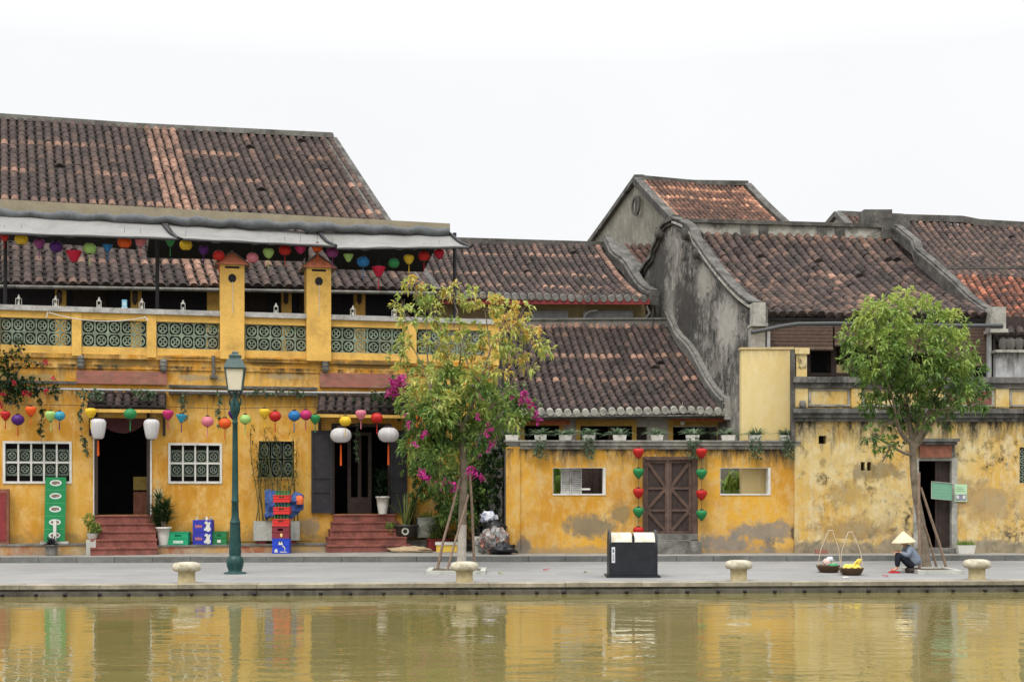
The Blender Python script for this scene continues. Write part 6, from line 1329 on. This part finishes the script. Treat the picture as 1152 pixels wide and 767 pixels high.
# crate tower
cx_ = Lg(317, 1.0, ZP); w, d_ = .47, .36; z = ZP; bottles = []
for k, (h, mt, lb, nmz) in enumerate(((.42, bp, 'blue crate with white markings, bottom of the crate tower', 'crate'), (.34, dr_, 'maroon crate with a yellow emblem, second from the bottom of the crate tower', 'crate'), (.2, rp, 'lowest of the three red bottle crates in the crate tower', 'crate'), (.2, rp, 'middle red bottle crate in the crate tower', 'crate'), (.2, rp, 'topmost red bottle crate in the crate tower', 'crate'))):
    c = V((cx_.x-.01*k*(k < 2)+.02*(k > 2), cx_.y, z)); o, b_ = crate('bottle_crate', c, w-.02*(k > 1), d_, h, mt, lb, 'crate', 'tower of drink crates', closed=(k < 2))
    y_ = c.y-d_/2-.014; mb = MB()
    if k == 0:
        mb.box(c.x-.06, c.x+.06, y_-.004, y_, c.z+.24, c.z+.29); mb.box(c.x-.045, c.x-.015, y_-.004, y_, c.z+.292, c.z+.33); mb.box(c.x+.015, c.x+.045, y_-.004, y_, c.z+.292, c.z+.33)
        mb.box(c.x-.17, c.x-.08, y_-.004, y_, c.z+.03, c.z+.1); mb.box(c.x-.15, c.x-.1, y_-.004, y_, c.z+.1, c.z+.13)
        for j in range(6): a = -.3+j*.35; mb.box(c.x+.05+.07*math.cos(a)-.012, c.x+.05+.07*math.cos(a)+.012, y_-.004, y_, c.z+.13+.08*math.sin(a)-.02, c.z+.13+.08*math.sin(a)+.012)
        mb.box(c.x-.02, c.x+.17, y_-.004, y_, c.z+.03, c.z+.055); mb.build('crate_marking', M['white'], b_)
    elif k == 1:
        mb.face([(c.x+.03+math.cos(a)*.035, y_-.002, c.z+.09+math.sin(a)*.055) for a in (2*math.pi*j/14 for j in range(14))]); mb.build('emblem', plain('emblem_yellow', (.7, .5, .2)), b_)
    if k > 1: bottles.append((c, k))
    z += h+.002+(.13 if k > 1 else 0)
bt = None
for c, k in bottles:
    for i in range(5):
        for j in range(3):
            p = c+V((-.17+.085*i, -.11+.11*j, .022))
            if bt is None:
                mb = MB(); mb.lathe([(.031, 0), (.031, .17), (.014, .23), (.0125, .285), (.016, .288), (.016, .305), (0, .306)], (0, 0, 0), 10); bt = mb.build('bottle', plain('green_glass', (.05, .2, .07), .15), None); q_ = bt
            else: q_ = bt.copy(); COL.objects.link(q_)
            q_.location = p; tag(q_, 'green glass bottle standing in one of the three red crates of the crate tower', 'bottle', 'green bottles in the red crates')
# blue umbrella bundle on the bamboo trough
c = L.at(318, 585, .4); c.z = z1; o = thing('folded_parasol', 'crumpled blue parasol with an orange end leaning on the bamboo trough', 'parasol', L.pt(L.uv(318, 585, .4)[0], z1, .35)); from mathutils import noise as MN
mb = MB(); rows = []; n = 26
for i in range(n+1):
    t = i/n; p = lerp(L.at(299, 574, .46), L.at(341, 563, .5), t); up_ = lerp(.5, .12, t)+.1*math.sin(t*9); dn_ = lerp(.28, .3, t)-.08*math.sin(t*7)
    row = []
    for j in range(22):
        a = 2*math.pi*j/22; sz = up_ if math.cos(a) > 0 else dn_; f = 1+.35*MN.noise(V((t*7, a*1.7, 3)))
        row.append(p+V((.08*MN.noise(V((a*2, t*5, 9))), math.sin(a)*.13*f*(1+.3*math.sin(5*a+i*.4)), math.cos(a)*sz*f)))
    rows.append(row)
mb.grid(rows, True, smooth=False); mb.face(rows[0][::-1]); mb.build('fabric', pm('blue_tarp', (.03, .07, .22), .5, 5, .6, .6, dirt=(.1, .17, .3), damt=.7), o); mb = MB(); mb.lathe([(.1, -.12), (.13, 0), (.09, .12), (0, .14)], L.at(337, 562.5, .58), 12); mb.build('orange_end', plain('orange_cloth', (.7, .15, .05), .7), o)
# green banner with five cup emblems
u0, u1, z0, z1b = L.rect(50, 73.5, 536.5, 611, .2); o = thing('banner', 'tall green banner with five white cup emblems standing before the left window', 'banner', L.pt((u0+u1)/2, zl(612, 60, .4), .3)); o.location.z = zl(612, 6, .42)
z0 = o.location.z+.03; mb = MB(); mb.box8([L.pt(u0, z0, .36), L.pt(u1, z0, .36), L.pt(u1, z0, .34), L.pt(u0, z0, .34), L.pt(u0+.02, z1b, .12), L.pt(u1+.02, z1b, .12), L.pt(u1+.02, z1b, .1), L.pt(u0+.02, z1b, .1)]); bn_ = mb.build('cloth', plain('banner_green', (.01, .2, .06), .6), o)
mb = MB(); mb2 = MB(); mb3 = MB(); H = z1b-z0
def BP(u, z, f=.003): t = (z-z0)/H; return L.pt(u+.02*t, z, lerp(.36, .12, t)+f)
for k in range(5):
    zc_ = z0+H*(.1+.2*k)+.02; um = (u0+u1)/2; n = 18; sg = 1 if k else .8
    inn = [BP(um+math.cos(a)*.115, zc_+math.sin(a)*.05) for a in (2*math.pi*j/n for j in range(n))]; out_ = [BP(um+math.cos(a)*.155, zc_+math.sin(a)*.085) for a in (2*math.pi*j/n for j in range(n))]; mb.grid([inn, out_], True, smooth=False)
    for j in range(4): mb2.face([BP(um-.09+.048*j, zc_-.028, .005), BP(um-.052+.048*j, zc_-.028, .005), BP(um-.052+.048*j, zc_+.03, .005), BP(um-.09+.048*j, zc_+.03, .005)])
    mb.face([BP(um+.01, zc_-.04, .004), BP(um+.1, zc_-.03, .004), BP(um+.09, zc_-.005, .004), BP(um+.01, zc_-.012, .004)])
    if k: zz_ = z0+H*.2*k; mb3.face([BP(u0+.01, zz_), BP(u1-.01, zz_), BP(u1-.01, zz_+.012), BP(u0+.01, zz_+.012)])
e1 = mb.build('emblem', plain('banner_white', (.6, .62, .6)), bn_); mb2.build('emblem_lettering', plain('banner_red', (.3, .12, .1)), bn_); mb3.build('seam', plain('banner_line', (.08, .35, .15)), bn_)
mb = MB(); L.bx(mb, u0-.1, u1+.1, z0-.03, z0+.03, .25, .42); mb.build('base_bar', M['greyp'], o)
c = L.pt((u0+u1)/2+.02, z0+.2, .45); mb = MB(); mb.box(c.x-.04, c.x+.04, c.y-.02, c.y+.02, ZP+.31, z0+.62); tag(mb.build('white_board', M['white'], loc=V((c.x, c.y, ZP+.31))), 'narrow white board standing in front of the green banner', 'board') if 0 else mb.build('white_strip', M['white'], o)
# dark red panel at left edge
u0, u1, z0, z1b = L.rect(-10, 10, 550, 612, .3); o = thing('menu_cabinet', 'dark red wooden panel cabinet standing at the left picture edge', 'cabinet', L.pt((u0+u1)/2, zl(612, 6, .42), .25)); zb_ = o.location.z; mb = MB(); L.bx(mb, u0, u1, zb_, z1b, .1, .3); cb = mb.build('carcass', M['redwood'], o)
mb = MB(); L.bx(mb, u0+.06, u1-.08, zb_+.1, z1b-.1, .3, .315); mb.build('door_panel', M['redp'], cb)
# signs at the right door
u0, u1, z0, z1b = E.rect(1047.5, 1071, 542.5, 562, .12); o = thing('signboard', 'blank pale green board tilted across the right-hand doorway', 'sign', E.pt((u0+u1)/2, z0, .12)); mb = MB(); mb.box8([E.pt(u0, z0+.04, .14), E.pt(u1, z0-.02, .14), E.pt(u1, z0-.02, .12), E.pt(u0, z0+.04, .12), E.pt(u0, z1b+.03, .14), E.pt(u1, z1b-.03, .14), E.pt(u1, z1b-.03, .12), E.pt(u0, z1b+.03, .12)]); sb = mb.build('board', plain('pale_green_board', (.15, .33, .22), .6), o)
mb = MB(); 
for f in (.3, .5, .68): z_ = lerp(z0, z1b, f); mb.face([E.pt(u0+.06, z_, .143), E.pt(u1-.12, z_-.02, .143), E.pt(u1-.12, z_-.012, .143), E.pt(u0+.06, z_+.008, .143)])
mb.build('faint_writing', plain('faint_green', (.25, .45, .32)), sb); mb = MB(); mb.tube([E.pt(u0, z0+.04, .15), E.pt(u1, z0-.02, .15), E.pt(u1, z1b-.03, .15), E.pt(u0, z1b+.03, .15), E.pt(u0, z0+.04, .15)], .012, 5); mb.build('frame', M['greyp'], sb)
u0, u1, z0, z1b = E.rect(1074, 1088, 544.5, 564, .06); o = thing('notice', 'small light green notice with a dark picture, on the wall right of the doorway', 'sign', E.pt((u0+u1)/2, z0, .06)); mb = MB(); E.bx(mb, u0, u1, z0, z1b, .03, .06); nb = mb.build('sheet', plain('notice_green', (.42, .6, .38), .6), o); mb = MB(); E.bx(mb, u0+.02, u1-.02, z0+.03, z0+.2, .06, .063); pc = mb.build('picture', plain('notice_photo', (.22, .22, .28), .6, .5), nb)
mb = MB(); E.bx(mb, u0+.05, u0+.12, z0+.08, z0+.17, .063, .066); E.bx(mb, u1-.12, u1-.05, z0+.08, z0+.17, .063, .066); mb.build('picture_figure', M['white'], pc); mb = MB()
for k in range(3): E.bx(mb, u0+.05, u1-.05-.04*k, z0+.29+.05*k, z0+.303+.05*k, .06, .063)
mb.build('writing', plain('notice_ink', (.12, .25, .12)), nb)
# rubbish
def blob(name, c, rx, ry, rz, mat, label, cat, amp=.25, grp=None, n=22, fr=3.):
    from mathutils import noise as mn
    mb = MB(); rows = []
    for i in range(n//2+1):
        th = math.pi*i/(n//2); row = []
        for j in range(n):
            a = 2*math.pi*j/n; v = V((math.sin(th)*math.cos(a), math.sin(th)*math.sin(a), -math.cos(th))); k_ = 1+amp*mn.noise(v*fr+c)*1.6+amp*.6*mn.noise(v*fr*2.7+c*2)
            p = V((v.x*rx*k_, v.y*ry*k_, v.z*rz*k_)); p.z = max(p.z, -rz*.8); row.append(c+p)
        rows.append(row)
    mb.grid(rows, True); return tag(mb.build(name, M[mat] if isinstance(mat, str) else mat, loc=c-V((0, 0, rz*.8))), label, cat, grp)
def Wp(px, py, o, z=None): v = C.at(px, py, o); return v if z is None else V((v.x, v.y, z))
blob('rubbish_bag', Wp(566, 615, .55, ZP+.14), .32, .25, .17, plain('black_plastic', (.02, .021, .025), .3), 'black rubbish bag slumped on the kerb at the foot of the garden wall', 'bag', .5, fr=4)
blob('rubbish_bag', Wp(556, 594, .1, ZP+.72), .3, .25, .2, plain('black_plastic2', (.012, .012, .014), .4), 'black sack under the patterned cloth in the alley', 'bag', .3)
kx = N('patterned_cloth'); po = kx.obj(); kx.fin(kx.mix(kx.mr(kx.noise(po, 11, 3, .6, 1.), .5, .56), (.62, .62, .66, 1), (.2, .22, .34, 1)), .8, kx.bump(kx.noise(po, 9), .4))
blob('bundle', Wp(550, 586, .0, ZP+1.0), .22, .2, .17, kx.m, 'white and blue patterned cloth bundle on top of the rubbish heap', 'bundle', .35)
kx = N('crushed_cans'); po = kx.obj(); vo = kx.n('ShaderNodeTexVoronoi'); vo.inputs['Scale'].default_value = 9; kx.put(vo.inputs['Vector'], po); kx.fin(kx.ramp(kx.n('ShaderNodeSeparateColor').outputs[0] if 0 else vo.outputs['Color'], [(0, (.06, .05, .045)), (.35, (.2, .17, .15)), (.5, (.33, .12, .08)), (.62, (.4, .38, .36)), (1, (.14, .14, .15))]), .5, kx.bump(vo.outputs['Distance'], 1.0, .05), .1, .5)
blob('rubbish_heap', Wp(556, 612, .25, ZP+.3), .42, .35, .42, kx.m, 'heap of crushed cans and scrap against the end of the garden wall', 'heap', .35, fr=5, n=34)
blob('sand_heap', L.at(462, 619, 1.3)*1.0-V((0, 0, 0)), .6, .4, .12, plain('sand', (.4, .3, .18), .95, .2, dirt=(.25, .18, .1)), 'low heap of sand on the pavement below the dark carved pot', 'heap', .2)
mb = MB(); c = Wp(540, 615, .2, ZP); mb.box(c.x-.2, c.x+.25, c.y-.05, c.y+.1, ZP, ZP+.48); tag(mb.build('cement_block', M['greyp'], loc=c), 'plain grey cement slab between the tree trunk and the rubbish heap', 'slab')
# fallen leaves / scraps on the road
for (px, py, col, lb) in ((614, 642, 'redflower', 'small red petal scrap lying on the road left of the bin'), (563, 646, 'leaf_y', 'brown fallen leaf on the road right of the slender tree'), (659, 645, 'leaf_y', 'pale fallen leaf on the road just left of the bin'), (997, 649, 'redflower', 'tiny red scrap on the quay in front of the red sandals')):
    c = G(px, py, 0); mb = MB(); 
    for k in range(4): leaf(mb, c+V((U(-.03, .03), 0, .02)), V((U(-1, 1), U(-1, 1), .3)), .09, .06, R(), .2)
    tag(mb.build('fallen_leaf', M[col], loc=c), lb, 'leaf')
c = G(952, 650, 0); blob('paper_scrap', c+V((0, 0, .015)), .07, .05, .02, 'white', 'crumpled white paper scrap on the quay before the fruit basket', 'paper', .4)

# ================================================================== BASKETS
MW = pm('woven_basket', (.1, .06, .035), .4, 30, .8, .8, bd=.01); MC2 = pm('rattan_cord', (.5, .4, .28), .2, 20, .8)
def basket(c, label, r_=.275, h=.17, apexdx=0):
    o = thing('basket', label, 'basket', c, 'shoulder-pole baskets on the quay'); mb = MB(); pr = [(r_*.62, 0), (r_*.82, h*.3), (r_*.97, h*.75), (r_*1.04, h*.95), (r_*1.05, h), (r_*.98, h), (r_*.92, h*.8), (r_*.75, h*.35), (0, h*.28)]
    mb.lathe(pr, c, 36); bb_ = mb.build('bowl', MW, o); mb = MB()
    for k in range(7): z = h*(.1+.13*k); rr = r_*(.68+.36*(z/h)**.6); mb.lathe([(rr, z-.006), (rr+.008, z), (rr, z+.006)], c, 36)
    mb.build('weave_band', MW, bb_)
    ap = c+V((apexdx, .0, .98))
    for k, (sx, sy) in enumerate(((-1, -.25), (1, -.25), (-.2, 1), (.25, -1))):
        if k > 1: continue
        a_ = c+V((sx*r_*.98, sy*r_, h*.9)); mb = MB(); top_ = ap+V((sx*.045, 0, 0)); m_ = lerp(a_, top_, .5)+V((sx*.05, 0, .0)); mb.tube([c+V((sx*r_*.75, sy*r_*.8, .02)), a_, m_, top_, ap+V((sx*.02, 0, .01))], .0095, 6); mb.build('carrying_cord', MC2, o)
    mb = MB(); mb.tube([ap+V((-.06, 0, 0)), ap+V((.06, 0, .005))], .012, 6); mb.build('cord_loop', MC2, o); return o
cb1 = G(932, 643.5, 0); cb2 = G(957.5, 646.5, 0)
basket(cb1, 'left woven basket with green bags and a paper parcel', apexdx=.05); basket(cb2, 'right woven basket holding bananas', apexdx=-.02)
blob('green_bag', cb1+V((.09, -.14, .15)), .11, .08, .07, plain('green_bag', (.03, .25, .1), .4), 'green plastic bag hanging over the rim of the left basket', 'bag', .3)
blob('paper_parcel', cb1+V((-.03, .02, .22)), .1, .08, .1, plain('pinkish_paper', (.6, .45, .4), .8), 'pinkish paper parcel standing in the left basket', 'parcel', .3)
blob('white_bag', cb1+V((.04, .03, .3)), .08, .06, .06, plain('white_bag', (.65, .68, .75), .4), 'white plastic bag on top of the parcel in the left basket', 'bag', .4)
blob('fruit', cb1+V((.12, .03, .16)), .09, .08, .06, plain('yellow_fruit', (.6, .5, .12), .6), 'yellow fruit in the left basket beside the parcel', 'fruit', .2)
for k, (dx, dy, dz, az) in enumerate(((-.12, -.03, .12, .3), (-.02, -.1, .12, -.2), (.07, .04, .13, .5), (.14, -.05, .12, -.4), (.1, -.02, .2, 1.2), (.16, .03, .2, 1.5))):
    c = cb2+V((dx, dy, dz)); mb = MB()
    for j in range(5):
        o_ = V((math.sin(az)*.02*j, .02*(j-2), .012*j)); pts = [c+o_+V((math.cos(az)*(t-.5)*.2, math.sin(az)*.04*(t), .07*(1-(2*t-1)**2)+(.07*t if k > 3 else 0))) for t in (0, .2, .4, .6, .8, 1)]; mb.tube(pts, [.006, .017, .021, .021, .016, .007], 7)
    tag(mb.build('banana_bunch', plain('banana_yellow', (.72, .55, .09), .5, .15, dirt=(.3, .35, .06)), loc=c), 'bunch of yellow bananas in the right basket', 'bananas', 'banana bunches in the right basket')

# ================================================================== PERSON
def skin(name, verts, edges, radii, mat, parent=None, root=0, sub=2):
    me = bpy.data.meshes.new(name); off = rootloc(parent) if parent is not None else V((0, 0, 0)); me.from_pydata([tuple(V(v)-off) for v in verts], edges, []); o = bpy.data.objects.new(name, me); COL.objects.link(o)
    m = o.modifiers.new('s', 'SKIN'); m.use_smooth_shade = True
    sv = me.skin_vertices[0].data
    for i, r_ in enumerate(radii): sv[i].radius = (r_, r_) if not hasattr(r_, '__len__') else r_; sv[i].use_root = (i == root)
    s_ = o.modifiers.new('u', 'SUBSURF'); s_.levels = sub; s_.render_levels = sub
    dg = bpy.context.evaluated_depsgraph_get(); dg.update(); nm = bpy.data.meshes.new_from_object(o.evaluated_get(dg)); bpy.data.objects.remove(o); nm.materials.clear(); nm.materials.append(mat); nm.name = name
    for p in nm.polygons: p.use_smooth = True
    o = bpy.data.objects.new(name, nm); COL.objects.link(o)
    if parent is not None: o.parent = parent
    return o
g = G(1022, 644, 0); X = lambda x, y, z: (g.x+x, g.y+y, z)
woman = thing('person', 'woman in a conical straw hat and blue-grey shirt sitting hunched by the tree, facing left', 'person', g)
MS = pm('skin_tone', (.45, .25, .16), .1, 6, .6)
# pelvis(0) spine(1) chest(2) neck(3) head(4) ; hips/knees/ankles/toes ; shoulders/elbows/wrists
Vt = [X(.08, 0, .23), X(.06, 0, .4), X(-.01, 0, .56), X(-.07, 0, .66), X(-.13, 0, .76), X(-.14, 0, .83),
      X(.06, -.1, .2), X(-.27, -.13, .45), X(-.3, -.12, .1), X(-.45, -.13, .05),
      X(.06, .1, .2), X(-.22, .14, .47), X(-.22, .13, .1), X(-.36, .14, .05),
      X(-.02, -.17, .58), X(-.1, -.22, .4), X(-.25, -.12, .5),
      X(-.02, .17, .58), X(-.1, .23, .38), X(-.23, .08, .52)]
Ed = [(0, 1), (1, 2), (2, 3), (3, 4), (4, 5), (0, 6), (6, 7), (7, 8), (8, 9), (0, 10), (10, 11), (11, 12), (12, 13), (2, 14), (14, 15), (15, 16), (2, 17), (17, 18), (18, 19)]
Rd = [.12, .11, .12, .05, .085, .07, .09, .06, .035, .03, .09, .06, .035, .03, .055, .042, .028, .055, .042, .028]
body = skin('body', Vt, Ed, Rd, MS, woman)
# face: nose, eyes, ears, hair under the hat
hc = V(X(-.13, 0, .78)); mb = MB(); mb.lathe([(0, -.085), (.05, -.07), (.082, -.02), (.088, .04), (.07, .1), (0, .13)], hc+V((.025, 0, .01)), 18); mb.lathe([(0, -.06), (.045, -.03), (.045, .03), (0, .05)], hc+V((.11, 0, -.03)), 10); mb.build('hair', plain('black_hair', (.015, .013, .012), .5), woman)
mb = MB(); mb.tube([hc+V((-.075, 0, .03)), hc+V((-.1, 0, -.005)), hc+V((-.082, 0, -.015))], [.008, .014, .01], 6); mb.tube([hc+V((-.082, -.02, -.045)), hc+V((-.088, 0, -.043)), hc+V((-.082, .02, -.045))], .006, 5)
for s_ in (-1, 1): mb.lathe([(0, -.02), (.012, -.01), (.012, .01), (0, .02)], hc+V((.0, s_*.085, 0)), 8)
mb.build('face_feature', MS, woman)
for s_ in (-1, 1): mb = MB(); mb.lathe([(0, -.009), (.009, 0), (0, .009)], hc+V((-.079, s_*.028, .02)), 8); mb.build('eye', M['metal'], woman)
# hands with five fingers each, folded over the knee
for s_, wr in ((-1, V(X(-.25, -.12, .5))), (1, V(X(-.23, .08, .52)))):
    hv = [wr, wr+V((-.035, -s_*.008, -.005)), wr+V((-.075, -s_*.01, -.015))]; he = [(0, 1), (1, 2)]; hr = [(.022, .016), (.03, .014), (.032, .012)]
    for q in range(4):
        b0 = len(hv); yo = (q-1.5)*.016; ln = (.055, .065, .06, .045)[q]; hv += [wr+V((-.085, yo, -.018)), wr+V((-.085-ln*.5, yo, -.03)), wr+V((-.085-ln*.8, yo, -.055))]; he += [(2, b0), (b0, b0+1), (b0+1, b0+2)]; hr += [.009, .008, .0065]
    b0 = len(hv); hv += [wr+V((-.04, -s_*.04, -.02)), wr+V((-.065, -s_*.055, -.035))]; he += [(1, b0), (b0, b0+1)]; hr += [.01, .008]
    skin('hand', hv, he, hr, MS, woman, 0, 1)
# shirt: torso + sleeves; trousers; hat; sandals
SH = [X(.12, 0, .14), X(.1, 0, .34), X(.02, 0, .55), X(-.05, 0, .635), X(0, -.17, .57), X(-.09, -.225, .41), X(-.21, -.14, .485), X(0, .17, .57), X(-.09, .23, .39), X(-.2, .11, .5)]
skin('shirt', SH, [(0, 1), (1, 2), (2, 3), (2, 4), (4, 5), (5, 6), (2, 7), (7, 8), (8, 9)], [(.2, .24), (.175, .21), (.14, .17), .065, .085, .07, .05, .085, .07, .05], pm('blue_grey_cotton', (.17, .2, .25), .2, 9, .9, .6, bd=.02), woman)
skin('trousers', [X(.08, 0, .2), X(.04, -.1, .2), X(-.27, -.13, .45), X(-.3, -.12, .14), X(.04, .1, .2), X(-.22, .14, .47), X(-.22, .13, .14)], [(0, 1), (1, 2), (2, 3), (0, 4), (4, 5), (5, 6)], [.1, .1, .085, .06, .1, .085, .06], pm('navy_cloth', (.012, .013, .022), .3, 9, .9, .4), woman)
ht = V(X(-.11, 0, .73)); rows = []; mb = MB(); tilt = Matrix.Rotation(math.radians(-4), 3, 'Y')
def hat(r_, z, k, n=48): a = 2*math.pi*k/n; return ht+tilt @ V((math.cos(a)*r_, math.sin(a)*r_, z))
pr = [(.275, -.015), (.27, .004), (.2, .07), (.125, .142), (.052, .212), (.012, .24), (0, .243)]
mb.grid([[hat(r_, z, k) for k in range(48)] for r_, z in pr], True); mb.grid([[hat(r_, z, k) for k in range(48)] for r_, z in [(.0, .225), (.125, .13), (.27, -.018), (.275, -.015)]], True); kx = N('palm_leaf_hat'); po = kx.obj(); kx.fin(kx.mix(kx.mr(kx.noise(kx.sc(po, 1, 1, 12), 6, 4), .3, .7), (.6, .48, .3, 1), (.72, .61, .42, 1)), .7, kx.bump(kx.noise(kx.sc(po, 1, 1, 20), 8), .3, .01))
h_ = mb.build('conical_hat', kx.m, woman); mb = MB()
for f in (.3, .5, .7, .88): r_ = .27*(1-f)+.004; mb.grid([[hat(r_+.002, .24*f-.004, k) for k in range(48)], [hat(r_+.003, .24*f, k) for k in range(48)], [hat(r_-.003, .24*f+.006, k) for k in range(48)]], True)
mb.build('hat_hoop', plain('hat_hoop', (.45, .35, .2), .7), h_)
mb = MB(); mb.tube([hat(.1, .09, 18), hc+V((-.03, .06, -.07)), hc+V((-.05, 0, -.1)), hc+V((-.03, -.06, -.07)), hat(.1, .09, 30)], .006, 5); mb.build('chin_strap', M['redp'], h_)
rs_ = plain('red_rubber', (.55, .02, .04), .45)
for a_, s_ in (((-.37, -.125), -1), ((-.29, .135), 1)):
    mb = MB(); n = 20; lo, hi = [], []
    for k in range(n): a = 2*math.pi*k/n; p = V(X(a_[0]+math.cos(a)*.135, a_[1]+math.sin(a)*.048, 0)); lo.append(p+V((0, 0, .004))); hi.append(p+V((0, 0, .03)))
    mb.grid([lo, hi], True, smooth=False); mb.face(hi); mb.face(lo[::-1]); sd_ = mb.build('sandal', rs_, woman)
    mb = MB(); c = V(X(a_[0]-.05, a_[1], .03)); mb.tube([c+V((.03, -.045, 0)), c+V((0, -.03, .045)), c+V((-.01, 0, .055)), c+V((0, .03, .045)), c+V((.03, .045, 0))], .013, 6); mb.build('sandal_strap', rs_, sd_)
c = V(X(.1, 0, 0)); mb = MB(); rows = [[(c.x+math.cos(a)*r_, c.y+math.sin(a)*r_*.9, z) for a in (2*math.pi*k/16 for k in range(16))] for r_, z in ((.15, 0), (.18, .03), (.18, .1), (.15, .125))]; mb.grid(rows, True); mb.face(rows[-1]); tag(mb.build('low_stool', M['dwood'], loc=c), 'low dark stool under the sitting woman', 'stool')
